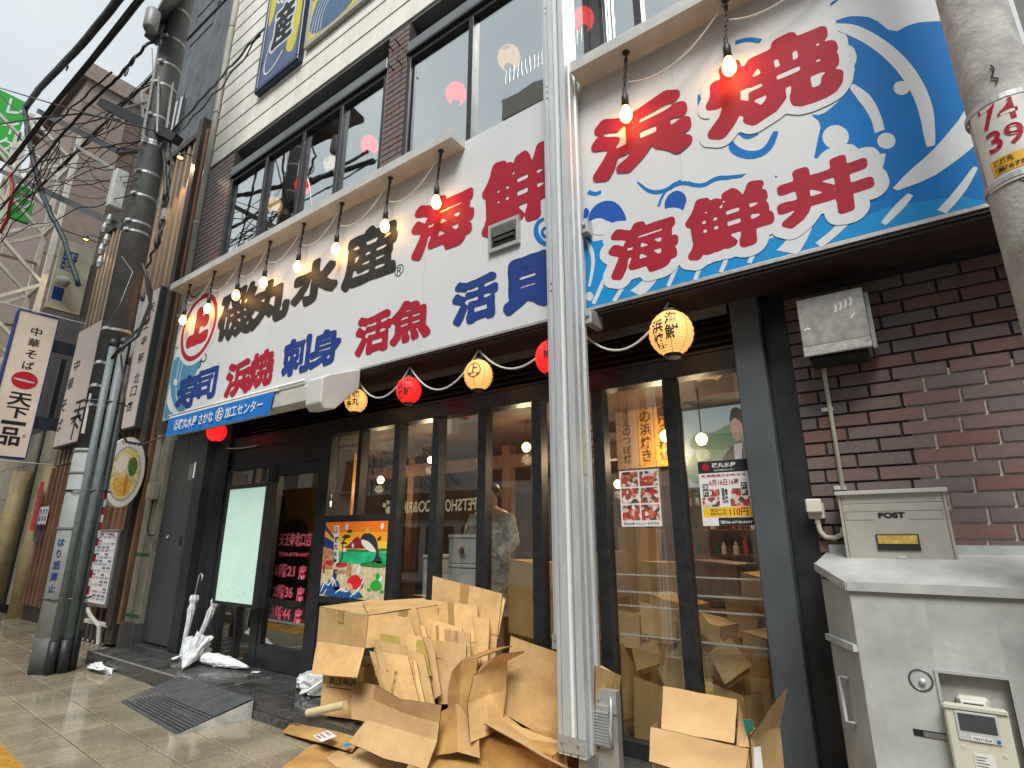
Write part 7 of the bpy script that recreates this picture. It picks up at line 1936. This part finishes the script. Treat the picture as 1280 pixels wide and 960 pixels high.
# green sign
gs = root('green_sign', (-18, -1.9, 11.3), 'bright green rooftop sign with white slanted lettering above the truss', 'sign')
GX = -18.0
g4 = [WX(*p, GX) for p in ((-14, 112), (32, 128), (20, 202), (-20, 190))]
gy0, gy1 = -2.55, -1.68; gz0, gz1 = 11.25, 13.1
MB().box(GX - .25, gy0, gz0, GX, gy1, gz1).build('sign_case', GREEN, gs)
pg = Plane((GX + .004, gy0, gz0), (0, 1, 0), (0, 0, 1)); m = MB()
for k, ch in enumerate('レイク'): text(m, pg, ch, .50, 1.28 - k * .58, .82, 1.75 - k * .58, .002, .06)
m.build('sign_writing', WHITE, gs)
gs2 = root('green_sign', (-18.5, -1.4, 10.0), 'smaller green and white sign panel behind the top of the truss', 'sign')
MB().box(-18.6, -1.55, 9.9, -18.45, -.95, 11.0).build('sign_case', GREEN, gs2); m = MB(); text(m, Plane((-18.445, -1.55, 9.9), (0, 1, 0), (0, 0, 1)), 'ク', .2, .3, .6, .8, .002, .08); m.build('sign_writing', WHITE, gs2)
ws = root('white_sign', (-17.6, -2.4, 8.6), 'white sign with dark writing at the left edge under the green sign', 'sign')
MB().box(-17.7, -2.6, 8.7, -17.55, -1.75, 10.3).build('sign_case', PAPERW, ws); m = MB(); text(m, Plane((-17.545, -2.6, 8.7), (0, 1, 0), (0, 0, 1)), '大久', .45, .2, .8, 1.1, .002, .05); m.build('sign_writing', INKK, ws)

# ================================================================== UTILITY POLE
up_ = root('utility_pole', (-8.85, -1.2, 0), 'dark coated concrete utility pole with grey conduits, straps and tangled cables', 'utility pole')
PB0, PT0 = V(-9.06, -1.24, 0), V(-8.66, -1.50, 13.5)
pp_ = lambda z: PB0.lerp(PT0, z / 13.5)
def psec(z0, z1, r0, r1, nm, mt): MB().tube([pp_(z0), pp_((z0 + z1) / 2), pp_(z1)], [r0, (r0 + r1) / 2, r1], 22).build(nm, mt, up_, smooth=True)
psec(2.75, 13.5, .200, .150, 'shaft', CONCD); psec(0, .42, .225, .222, 'base', CONCD); psec(.10, 2.76, .222, .212, 'grey_wrap', CONCG)
# cut-away of the wrap at the foot
for z_ in (2.72, 2.43, 1.72, .86): 
    MB().lathe(pp_(z_), [(.2135 if z_ > 2 else .219, -.012), (.222 if z_ > 2 else .228, -.012), (.222 if z_ > 2 else .228, .012), (.2135 if z_ > 2 else .219, .012)], 22).build('wrap_seam', M('seam_dark', (.16, .17, .16), .6), up_)
for z_ in (3.35, 3.62, 3.95, 4.45, 6.0, 6.15, 6.6, 7.0, 7.5, 7.55, 8.0, 8.6, 9.0, 9.5, 10.1, 10.8):
    MB().lathe(pp_(z_), [(.20 - z_ * .0046, -.022), (.213 - z_ * .0046, -.022), (.213 - z_ * .0046, .022), (.20 - z_ * .0046, .022)], 22).build('steel_strap', ALUD, up_)
    MB().obox(pp_(z_) + V(.10, -.165, 0), V(1, .6, 0).normalized(), V(-.6, 1, 0).normalized(), V(0, 0, 1), .035, .02, .02).build('strap_buckle', ALU, up_)
# conduits up the street-right side
for k, (dx, dy, r_, zt) in enumerate(((.225, -.085, .045, 4.2), (.235, .035, .055, 4.25), (.20, .135, .022, 4.0), (.14, .19, .018, 5.0))):
    b0 = pp_(0) + V(dx, dy, 0); t0 = pp_(zt) + V(dx, dy, 0)
    m_ = b0.lerp(t0, .09)
    MB().tube([b0, m_], r_ + .012, 12).build('conduit_foot', CABLE, up_, smooth=True)
    MB().tube([m_, t0], r_, 12).build('conduit', CONDUIT, up_, smooth=True)
    MB().lathe(t0, [(r_ + .004, -.03), (r_ + .012, -.02), (r_ + .012, .05), (r_ * .5, .09), (.001, .09)], 12).build('conduit_cap', CABLE, up_, smooth=True)
# striped red and white guard
m = MB()
for k in range(14): m.mat(k % 2); q0 = pp_(.8 + k * .10) + V(.20, .17, 0); q1 = pp_(.8 + (k + 1) * .10 - .004) + V(.20, .17, 0); m.bar(q0, q1, .028)
m.build('striped_guard', [PAPERW, INKR], up_)
for z_ in (.86, 2.2, 3.4): MB().tube([pp_(z_) + V(-.05, -.235, 0), pp_(z_) + V(.16, -.19, 0), pp_(z_) + V(.28, 0, 0), pp_(z_) + V(.27, .12, 0), pp_(z_) + V(.12, .25, 0)], .010, 6).build('tie_wire', CABLE, up_)
# blue writing on the pole
m = MB()
for k, ch in enumerate('はり紙禁止'):
    zc = 1.55 - k * .14; ax = pp_(zc)
    vs, fs, _ = glyph_mesh(ch, .02); ang0 = math.atan2(-.3, .95) - .75
    m.add([ax + V(math.cos(ang0 + (a - .5) * .45) * .224, math.sin(ang0 + (a - .5) * .45) * .224, (b - .4) * .11) for a, b in vs], fs)
m.build('pole_writing', INKN, up_)
m = MB(); m.tube([pp_(2.4) + V(-.19, -.12, 0), pp_(2.7) + V(-.19, -.12, 0)], .02, 6); 
MB().box(pp_(3.1).x + .08, pp_(3.1).y - .205, 2.95, pp_(3.1).x + .09, pp_(3.1).y - .13, 3.5).build('paper_strip', PAPERW, up_)
# grey equipment on the pole
e = W(147, 238, -1.66); MB().obox(e, V(1, 0, 0), V(0, 1, 0), V(.02, 0, 1).normalized(), .08, .09, .32).build('terminal_box', M('terminal_grey', (.48, .50, .47), .5, ns=14, na=.2), up_, bevel=.015)
for k in range(5): MB().lathe(W(*[(131, 285), (133, 300), (127, 312), (125, 328), (137, 275)][k], -1.62), [(.001, -.10), (.03, -.08), (.045, 0), (.028, .09), (.001, .1)], 7).build('cable_joint', M('foil_joint', (.40, .41, .40), .5, metal=.3, ns=30, na=.6, bump=.8), up_)
for qx, qy in ((209, 215), (208, 250), (205, 268), (196, 255)): MB().obox(W(qx, qy, -1.2), V(1, 0, 0), V(0, 1, 0), V(0, 0, 1), .03, .03, .09).build('cable_joint', M('foil_joint', (0, 0, 0)), up_)
# crossarms and brackets
def arm(p, q, r_, nm, mt=None): MB().bar(p, q, r_).build(nm, mt or FRAME, up_)
a0 = pp_(6.05)
arm(W(0, 213, -1.9), a0 + V(0, -.15, 0), .11, 'long_bracket', M('arm_grey', (.10, .105, .11), .5, metal=.3))
arm(W(50, 140, -2.1), W(150, 190, -1.6), .10, 'crossarm', M('arm_grey', (0, 0, 0))); arm(W(150, 190, -1.6), pp_(7.5), .07, 'crossarm', M('arm_grey', (0, 0, 0)))
arm(W(95, 182, -1.9), W(160, 222, -1.5), .05, 'bracket_pipe', STEEL)
arm(W(128, 130, -1.9), W(222, 175, -1.25), .14, 'crossarm', FRAME)
arm(W(153, 137, -1.7), W(205, 120, -1.4), .035, 'bracket_pipe', STEEL)
arm(W(176, 110, -1.55), W(181, 175, -1.55), .03, 'bracket_pipe', STEEL); arm(W(202, 40, -1.6), W(178, 170, -1.6), .025, 'ladder_rail', STEEL)
arm(W(200, 45, -1.55), W(196, 165, -1.55), .02, 'ladder_rail', STEEL); arm(W(230, 0, -1.4), W(208, 160, -1.35), .03, 'ladder_rail', STEEL)
# transformer tray seen from below
MB().prism([W(180, 45, -1.80), W(196, 58, -1.45), W(252, -22, -1.30), W(218, -26, -1.95)], V(0, 0, .10)).build('equipment_tray', FRAME, up_)
MB().lathe(W(187, 38, -1.9), [(.001, 0), (.08, 0), (.10, .05), (.10, .36), (.05, .42), (.001, .42)], 14).build('transformer', M('transformer_grey', (.20, .21, .21), .45), up_, smooth=True)

# ================================================================== OVERHEAD CABLES
GW = 'overhead cables on the utility pole'
def cable(pts, r_, label, mt=CABLE, sag=0.0, wob=0.0, seed=1):
    P = [Vector(p) if len(p) == 3 and not isinstance(p, tuple) else W(*p) for p in pts]
    Q = []
    for i in range(len(P) - 1):
        n = 10
        for k in range(n):
            t = k / n; p = P[i].lerp(P[i + 1], t) - V(0, 0, sag * 4 * t * (1 - t))
            if wob: p += V(noise.noise(V(seed, i + t * 3, 0)), noise.noise(V(seed, i + t * 3, 5)), noise.noise(V(seed, i + t * 3, 9))) * wob
            Q.append(p)
    Q.append(P[-1])
    _tag(MB().tube(Q, r_, 6).build('overhead_cable', mt, smooth=True), label, 'cable', GW)
cable([(160, -14, -2.4), (100, 58, -2.35), (48, 112, -2.3), (32, 135, -2.2)], .055, 'thick black cable bundle sweeping down from the top edge to the crossarm end', wob=.02)
cable([(32, 135, -2.2), (34, 165, -2.15), (45, 215, -2.0), (52, 240, -1.9)], .05, 'thick black bundle hanging below the left end of the crossarm', wob=.03)
cable([(52, 240, -1.9), (62, 265, -1.8), (78, 295, -1.6), (98, 357, -1.3)], .045, 'teal-black cable bundle dropping across the brown tower', CABLET, wob=.02)
cable([(183, -8, -2.2), (120, 70, -2.2), (70, 130, -2.2), (35, 175, -2.2), (12, 205, -2.2)], .035, 'upper of the paired black cables running from the top edge to the far left', wob=.03, seed=4)
cable([(176, -8, -2.3), (112, 74, -2.3), (64, 132, -2.3), (28, 180, -2.3), (0, 214, -2.3)], .018, 'lower of the paired black cables running from the top edge to the far left', seed=5)
cable([(200, 45, -1.6), (180, 58, -1.8), (150, 95, -1.9), (112, 130, -2.0), (72, 175, -2.1), (30, 225, -2.1), (0, 262, -2.1)], .022, 'black cable looping from the equipment tray past the tower roof', wob=.05, seed=6)
cable([(290, -8, -.9), (232, 52, -1.1), (185, 100, -1.3), (130, 155, -1.6), (72, 212, -1.9)], .020, 'straight black cable crossing in front of the dark rendered wall', seed=7)
cable([(330, 36, -.5), (290, 82, -.7), (262, 112, -.9), (214, 165, -1.2)], .018, 'kinked black cable running from the blue signboard to the pole', wob=.05, seed=8)
cable([(326, 44, -.5), (282, 102, -.7), (248, 140, -.9), (212, 178, -1.25)], .012, 'thin cable under the kinked one, from the blue signboard to the pole', wob=.04, seed=9)
cable([(0, 110, -2.6), (60, 128, -2.3), (120, 145, -2.0), (200, 165, -1.5)], .012, 'thin wire rising gently from the left edge to the pole crossarm', seed=10)
cable([(0, 155, -2.6), (45, 148, -2.4), (100, 142, -2.0), (150, 150, -1.8)], .014, 'thin wire running level from the left edge to the crossarm', seed=11)
cable([(0, 118, -2.7), (50, 150, -2.2), (100, 172, -2.0), (160, 150, -1.7), (198, 175, -1.4)], .010, 'slack thin wire under the crossarm', sag=.1, seed=12)
cable([(0, 235, -2.2), (30, 200, -2.2), (64, 160, -2.2), (95, 130, -2.1), (140, 90, -2.0)], .014, 'thin cable slanting up between the green sign and the crossarm', wob=.05, seed=13)
cable([(95, 182, -1.9), (110, 200, -1.8), (125, 225, -1.7), (145, 235, -1.6)], .010, 'thin slack loop below the crossarm', sag=.1, seed=14)
cable([(0, 280, -2.0), (30, 250, -2.0), (52, 232, -1.9), (90, 195, -1.8), (130, 160, -1.7)], .012, 'thin cable from the left edge up across the truss', wob=.05, seed=15)
cable([(0, 292, -2.0), (10, 270, -2.0), (15, 245, -2.1), (14, 215, -2.2)], .030, 'orange-red cable curving up at the left edge', M('orange_cable', (.65, .10, .04), .5), wob=.03, seed=16)
cable([(205, 180, -1.3), (207, 240, -1.25), (203, 270, -1.2), (196, 310, -1.2)], .03, 'black cable bundle hugging the right side of the pole', wob=.06, seed=17)
cable([(212, 165, -1.3), (214, 205, -1.25), (207, 260, -1.2), (200, 300, -1.2), (183, 335, -1.2)], .016, 'thin cable hanging down the right side of the pole', wob=.08, seed=18)
cable([(178, 330, -1.45), (183, 345, -1.4), (188, 380, -1.3), (172, 420, -1.35), (150, 436, -1.5), (140, 448, -1.5)], .022, 'black cable looping out from the pole and into the top of the conduits', seed=19)
cable([(180, 332, -1.4), (190, 365, -1.25), (186, 400, -1.25), (168, 416, -1.35), (150, 442, -1.45)], .016, 'second black loop running into the conduits', seed=20)
cable([(151, 440, -1.45), (156, 500, -1.3), (150, 535, -1.2), (158, 552, -1.0), (178, 556, -.7), (208, 544, -.5)], .014, 'brown cable sagging from the conduits across to the blue banner', M('brown_cable', (.10, .06, .05), .5), seed=21)
cable([(190, 60, -1.5), (192, 110, -1.45), (188, 170, -1.4), (186, 215, -1.35)], .007, 'thin reddish wire down the front of the pole', M('red_wire', (.25, .04, .04), .5), seed=22)
cable([(199, 50, -1.5), (198, 110, -1.45), (194, 180, -1.4), (188, 220, -1.35)], .007, 'thin pale wire down the front of the pole', CABLEW, seed=23)
cable([(152, 320, -1.6), (166, 340, -1.5), (150, 380, -1.6), (120, 430, -1.6)], .003, 'very thin pale wire crossing the middle of the pole', ALUD, seed=24)
tangle_rng = random.Random(12)
for k in range(12):
    x0_, y0_ = tangle_rng.uniform(-5, 60), tangle_rng.uniform(150, 300); y1_ = tangle_rng.uniform(60, 250); x1_ = 212 - .18 * y1_
    dd = tangle_rng.uniform(-2.3, -1.8)
    cable([(x0_, y0_, dd), ((x0_ + x1_) / 2 + tangle_rng.uniform(-12, 12), (y0_ + y1_) / 2 + tangle_rng.uniform(-4, 20), dd + .2), (x1_, y1_, -1.55)], tangle_rng.choice((.006, .008, .012)), 'thin tangled wire among the overhead lines left of the utility pole', wob=.07, seed=60 + k)
for k in range(4):
    cable([(-5, 262 + k * 16, -2.2), (40, 225 + k * 9, -2.1), (75, 170 + k * 6, -2.0)], .009, 'thin tangled wire among the overhead lines left of the utility pole', wob=.06, seed=90 + k)
# coils and knots on the messenger wires
for k, (px, py, y, r_) in enumerate(((136, 154, -1.9, .09), (24, 171, -2.2, .10), (158, 90, -1.88, .07), (274, 5, -1.0, .06), (84, 85, -2.2, .05), (166, 76, -1.85, .09))):
    c = W(px, py, y); _tag(MB().tube([c + V(math.cos(a) * r_, .0, math.sin(a) * r_) for a in [i * math.pi / 8 for i in range(17)]], .010, 5).build('cable_coil', CABLE, smooth=True), ['small loop of slack cable beside the tower corner', 'loop of slack cable in front of the green sign', 'loop of slack cable left of the equipment tray', 'small loop on the cable over the cream siding', 'small loop on the paired cables near the top edge', 'wider loop of slack cable hanging under the equipment tray'][k], 'cable loop')

# ================================================================== UPPER SIGNBOARDS ON THE SIDING
fs_ = root('vertical_signboard', W(345, 90, -.4), 'tall blue and yellow framed signboard with black brush characters on the siding', 'sign')
yv = -.34
a = W(318, 116, yv); b = W(372, 75, yv)
vx0, vx1, vz0, vz1 = a.x, b.x, (a.z + b.z) / 2, 12.4
box('frame', M('frame_navy', (.03, .045, .09), .4), fs_, vx0, yv + .012, vz0, vx1, YB - .001, vz1)
m = MB()
for (q, r_, s_, t_) in ((vx0, vz0, vx1, vz0 + .08), (vx0, vz0 + .08, vx0 + .08, vz1), (vx1 - .08, vz0 + .08, vx1, vz1)): m.box(q, yv - .01, r_, s_, yv + .0115, t_)
m.build('frame_rim', M('frame_navy', (0, 0, 0)), fs_, bevel=.01)
pv = Plane((vx0 + .08, yv + .010, vz0 + .08)); VW, VH = vx1 - vx0 - .16, vz1 - vz0 - .08
m = MB(); flat(m, pv, [(0, 0), (VW, 0), (VW, VH), (0, VH)], 0); m.build('painted_ground', M('sign_slate_blue', (.10, .14, .27), .5, ns=2, na=.15), fs_)
YEL = M('sign_yellow', (.62, .54, .05), .5, ns=8, na=.15)
m = MB(); flat(m, pv, smooth2d([(VW * .62, .35), (VW, .15), (VW, VH), (VW * .75, VH), (VW * .80, 2.2), (VW * .66, 1.5), (VW * .8, .9)], 2), .001); flat(m, pv, smooth2d([(0, 1.2), (VW * .18, 1.5), (VW * .2, 2.4), (VW * .05, 2.7), (0, 2.6)], 2), .001); m.build('painted_yellow', YEL, fs_)
m = MB(); m2_ = MB()
for k, ch in enumerate('産水丸磯'):
    z_ = .62 + k * 1.02
    L = brush_loops(ch, VW * .22, z_, VW * .78, z_ + .92, .035, (.05,), res=60)
    fill_loops(m2_, pv, L[1], .002); fill_loops(m, pv, L[0], .003)
m2_.build('character_outline', SIGNW, fs_); m.build('painted_characters', INKK, fs_)
m = MB(); flat(m, pv, stroke2d(smooth2d([(VW * .2, .9), (VW * .08, .45), (VW * .15, .15), (VW * .4, .22), (VW * .6, .42)], 3, False), .04), .004); m.build('painted_line', SIGNW, fs_)
f2 = root('wave_signboard', W(440, 20, -.34), 'yellow signboard painted with blue curling waves at the top edge of the photo', 'sign')
a = W(385, 52, -.31); hb = a.z
hx0_, hx1_ = a.x, a.x + 3.3
box('board', M('frame_beige', (.42, .40, .33), .5), f2, hx0_ - .1, -.31, hb - .08, hx1_ + .1, YB - .001, hb + 2.4)
ph = Plane((hx0_, -.3105, hb)); m = MB(); flat(m, ph, [(0, 0), (3.3, 0), (3.3, 2.3), (0, 2.3)], .001); m.build('painted_yellow', YEL, f2)
m = MB()
for k in range(3):
    x = k * 1.15
    flat(m, ph, smooth2d([(x, 0), (x + .02, .55), (x + .3, 1.0), (x + .62, 1.12), (x + .85, .95), (x + .80, .80), (x + .62, .88), (x + .48, .66), (x + .62, .4), (x + 1.0, .3), (x + 1.15, 0)], 2), .002)
m.build('painted_wave', M('wave_slate', (.06, .13, .25), .5, ns=12, na=.3), f2)
m = MB()
for k in range(3):
    for j in range(4):
        x = k * 1.15 + .06 + j * .08; flat(m, ph, stroke2d(smooth2d([(x, .05), (x + .04, .45), (x + .22, .78 - j * .07), (x + .38, .86 - j * .1)], 2, False), .016), .003)
m.build('painted_line', SIGNW, f2)
box('upper_window_frame', M('frame_beige', (0, 0, 0)), f2, hx0_ + .0, -.33, hb + .85, hx0_ + .08, -.3115, hb + 2.3)
# bird-spike pins on the upper pier
for k, (px, py) in enumerate(((500, 57), (503, 82), (492, 64), (492, 88))):
    p = W(px, py, YB); _tag(MB().tube([p, p + V(.06, -.14, -.06)], .010, 6).build('anchor_pin', CABLE), ['upper right', 'lower right', 'upper left', 'lower left'][k] + ' of the four small anchor pins on the upper brick pier', 'pin')

# ================================================================== RIGHT CONCRETE POLE
rp_ = root('concrete_pole', (.75, -1.36, 0), 'stained pale concrete pole with a numbered plate at the right edge', 'utility pole')
pcx = W(1168, 0, -1.36).x
YP = -1.05; RP = .125
CX = W(1213, 170, YP).x + RP * 1.03; CXT = W(1168, 0, YP).x + RP * 1.0
zA_, zB_p = W(1213, 170, YP).z, W(1168, 0, YP).z; SLP = (CXT - CX) / (zB_p - zA_)
MB().tube([V(CX - SLP * zA_, YP, 0), V(CX, YP, zA_), V(CX + SLP * (9 - zA_), YP, 9)], [RP + .03, RP, RP - .03], 32).build('shaft', CONC, rp_, smooth=True)
plz0, plz1 = W(1232, 238, -1.15).z, W(1212, 135, -1.15).z
def onpole(a, z, off=0.0, cx=None): rr = RP + .004 + off; return V(CX + SLP * (z - zA_) + math.cos(a) * rr, YP + math.sin(a) * rr, z)
a0_, a1_ = R(-158), R(-60)
m = MB(); N = 16
for k in range(N + 1):
    a = a0_ + (a1_ - a0_) * k / N
    m.v += [onpole(a, plz0, .006), onpole(a, plz1, .006), onpole(a, plz1, .002), onpole(a, plz0, .002)]
for k in range(N):
    for j in range(4): m.f.append((k * 4 + j, k * 4 + (j + 1) % 4, (k + 1) * 4 + (j + 1) % 4, (k + 1) * 4 + j)); m.m.append(0)
m.f += [(0, 3, 2, 1), (N * 4, N * 4 + 1, N * 4 + 2, N * 4 + 3)]; m.m += [0, 0]
m.build('number_plate', M('plate_white', (.62, .62, .58), .45, ns=10, na=.08), rp_, smooth=False)
def ptext(body, a_c0, a_c1, z0, z1, mt, bold, off):
    vs, fs, _ = glyph_mesh(body, bold); ax = min(v[0] for v in vs); bx_ = max(v[0] for v in vs); ay = min(v[1] for v in vs); by = max(v[1] for v in vs)
    m = MB(); m.add([onpole(a_c0 + (a - ax) / (bx_ - ax) * (a_c1 - a_c0), z0 + (b - ay) / (by - ay) * (z1 - z0), off) for a, b in vs], fs); m.build('plate_writing', mt, rp_)
hp_ = plz1 - plz0
ptext('74', R(-138), R(-82), plz0 + hp_ * .66, plz0 + hp_ * .92, INKR, .02, .008)
ptext('39', R(-136), R(-82), plz0 + hp_ * .38, plz0 + hp_ * .62, INKR, .02, .008)
m = MB()
for k in range(10):
    a = R(-140) + R(66) * k / 10; b = R(-140) + R(66) * (k + 1) / 10
    m.add([onpole(a, plz0 + hp_ * .12, .0075), onpole(b, plz0 + hp_ * .12, .0075), onpole(b, plz0 + hp_ * .30, .0075), onpole(a, plz0 + hp_ * .30, .0075)], [(0, 1, 2, 3)])
m.build('plate_yellow_band', M('plate_yellow', (.72, .40, .02), .5), rp_)
ptext('連絡先', R(-135), R(-105), plz0 + hp_ * .22, plz0 + hp_ * .285, INKK, .03, .010); ptext('☎6751', R(-135), R(-85), plz0 + hp_ * .135, plz0 + hp_ * .20, INKK, .03, .010)
for zc in (plz1 - .015, plz0 + .025):
    m = MB(); 
    for k in range(33):
        a = 2 * math.pi * k / 32; m.v += [onpole(a, zc - .012, .0), onpole(a, zc + .012, .0), onpole(a, zc + .012, .009), onpole(a, zc - .012, .009)]
    for k in range(32):
        for j in range(4): m.f.append((k * 4 + j, k * 4 + (j + 1) % 4, (k + 1) * 4 + (j + 1) % 4, (k + 1) * 4 + j)); m.m.append(0)
    m.build('steel_band', STEEL, rp_)
for k, zc in enumerate((3.02, 3.55)): 
    MB().tube([onpole(R(-100) + noise.noise(V(i * .7, k, 0)) * .18, zc + i * .02, .001) for i in range(6)], .0035, 5).build('crack', CABLE, rp_)
# ================================================================== ACROSS THE STREET (seen only in reflections)
ob1 = root('opposite_pet_shop_building', (-12, -14, 0), 'shop across the street with a lettered fascia, seen reflected in the glass', 'building')
YO = -12.2
pz = W(560, 632, 12.2).z
xa_, xb_ = W(480, 634, 12.2).x, W(598, 632, 12.2).x
box('upper_block', M('opp_upper', (.40, .38, .34), .7, ns=1, na=.1), ob1, -11.2, YO - 6, 8.01, -5.5, YO - .2, 20.2)
for r_ in range(5): box('balcony', M('opp_balcony', (.30, .28, .25), .7), ob1, -11.3, YO - .2, 9.2 + r_ * 2.3, -6.2, YO + .6, 10.2 + r_ * 2.3)
for k in range(26): box('railing_bar', ALUD, ob1, -11.2 + k * .2, YO + .5, 20.2, -11.16 + k * .2, YO + .54, 21.0)
box('wall', M('opp_wall_grey', (.60, .59, .56), .7, ns=1, na=.1), ob1, -19, YO - 6, 0, -5.5, YO, 8.0)
box('fascia', M('fascia_brown', (.16, .11, .07), .6), ob1, xa_ - 1.5, YO, pz - .5, xb_ + 1.5, YO + .12, pz + .55)
po2 = Plane((0, YO + .125, 0), (-1, 0, 0), (0, 0, 1)); m = MB(); L_ = xb_ - xa_
text(m, po2, 'PETSHOP COO&RIKU', -xb_, pz - .25, -xa_ - L_ * .17, pz + .25, 0, .03)
px_ = -xa_ - L_ * .08
for dx, dz, rx, rz_ in ((0, -.1, .2, .16), (-.24, .1, .07, .1), (-.09, .22, .07, .1), (.09, .22, .07, .1), (.24, .1, .07, .1)): flat(m, po2, ell(px_ + dx, pz + dz, rx, rz_, 14), 0)
m.build('fascia_lettering', M('letter_cream', (.9, .78, .5), .5, emit=(.9, .75, .45), es=.5), ob1)
for k in range(4): 
    x = xa_ - 1 + k * (L_ + 2) / 4
    box('shop_window', M('opp_window', (.06, .065, .07), .2), ob1, x, YO - .0, .3, x + (L_ + 2) / 4 - .4, YO + .03, pz - .8)
for k in range(5): box('banner', M('opp_banner_blue', (.03, .08, .6), .5) if k % 2 else M('opp_banner_pink', (.6, .25, .35), .5), ob1, -10.0 + k * .35, YO, pz + 1.3, -9.75 + k * .35, YO + .1, pz + 3.6)
for k in range(9): MB().bar(V(-19 + k * 1.0, YO + .2, pz + 1.4 + .35 * k), V(-18 + k * 1.0, YO + .2, pz + 1.4 + .35 * k), .10).build('stair_rail', PAPERW, ob1); MB().bar(V(-18 + k * 1.0, YO + .2, pz + 1.4 + .35 * k), V(-18 + k * 1.0, YO + .2, pz + 1.75 + .35 * k), .10).build('stair_rail', PAPERW, ob1)
for k in range(10): MB().tube([V(-18.5 + k * .5, YO + .1, pz + .8), V(-23 + k * .5, YO + .1, 8.4)], .06, 6).build('pipe', ALUD, ob1)
box('brick_band', M('opp_brick', (.25, .10, .07), .7), ob1, -12.5, YO + .0, pz + .8, -5.6, YO + .05, 8.3)
def opp(x0, x1, h_, col, label, roof=None, rows=3, y=YO):
    t = root('opposite_building', ((x0 + x1) / 2, y - 3, 0), label, 'building', 'buildings across the street')
    box('wall', M('opp_wall_%d' % int(abs(x0) * 10), col, .7, ns=1.5, na=.12), t, x0, y - 6, 0, x1, y, h_)
    n = max(2, int((x1 - x0) / 2.2))
    for r_ in range(rows):
        for k in range(n):
            x = x0 + (k + .25) * (x1 - x0) / n; z_ = 1.0 + r_ * (h_ - 1) / rows
            box('window', M('opp_window', (0, 0, 0)), t, x, y - .02, z_, x + (x1 - x0) / n * .5, y + .03, z_ + (h_ - 1) / rows * .55)
            box('balcony_rail', ALUD, t, x - .1, y, z_ - .1, x + (x1 - x0) / n * .6, y + .35, z_ + .0)
    if roof: MB().prism([V(x0 - .4, y + .5, h_), V(x0 - .4, y - 3, h_ + roof), V(x0 - .4, y - 6.4, h_)], V(x1 - x0 + .8, 0, 0)).build('roof', M('opp_roof', (.22, .20, .18), .6, ns=30, na=.3, stretch=(.3, 1, 4)), t)
rt_ = W(430, 215, 12).z
opp(-36, -19.2, 16.5, (.55, .52, .46), 'cream house with a dark tiled roof across the street, seen in the upstairs glass', 4.2, 6)
opp(-60, -36.6, 14.5, (.32, .24, .20), 'tall brown building across the street at the far left, seen in the glass')
opp(-5.3, 1.5, 7.8, (.42, .38, .33), 'pale shop building straight across the street', None)
opp(1.7, 16, 10.5, (.30, .31, .33), 'grey office building across the street on the right', None, 4)
opp(-85, -60.3, 9, (.4, .38, .34), 'low pale building across the street farthest left', 1.5)
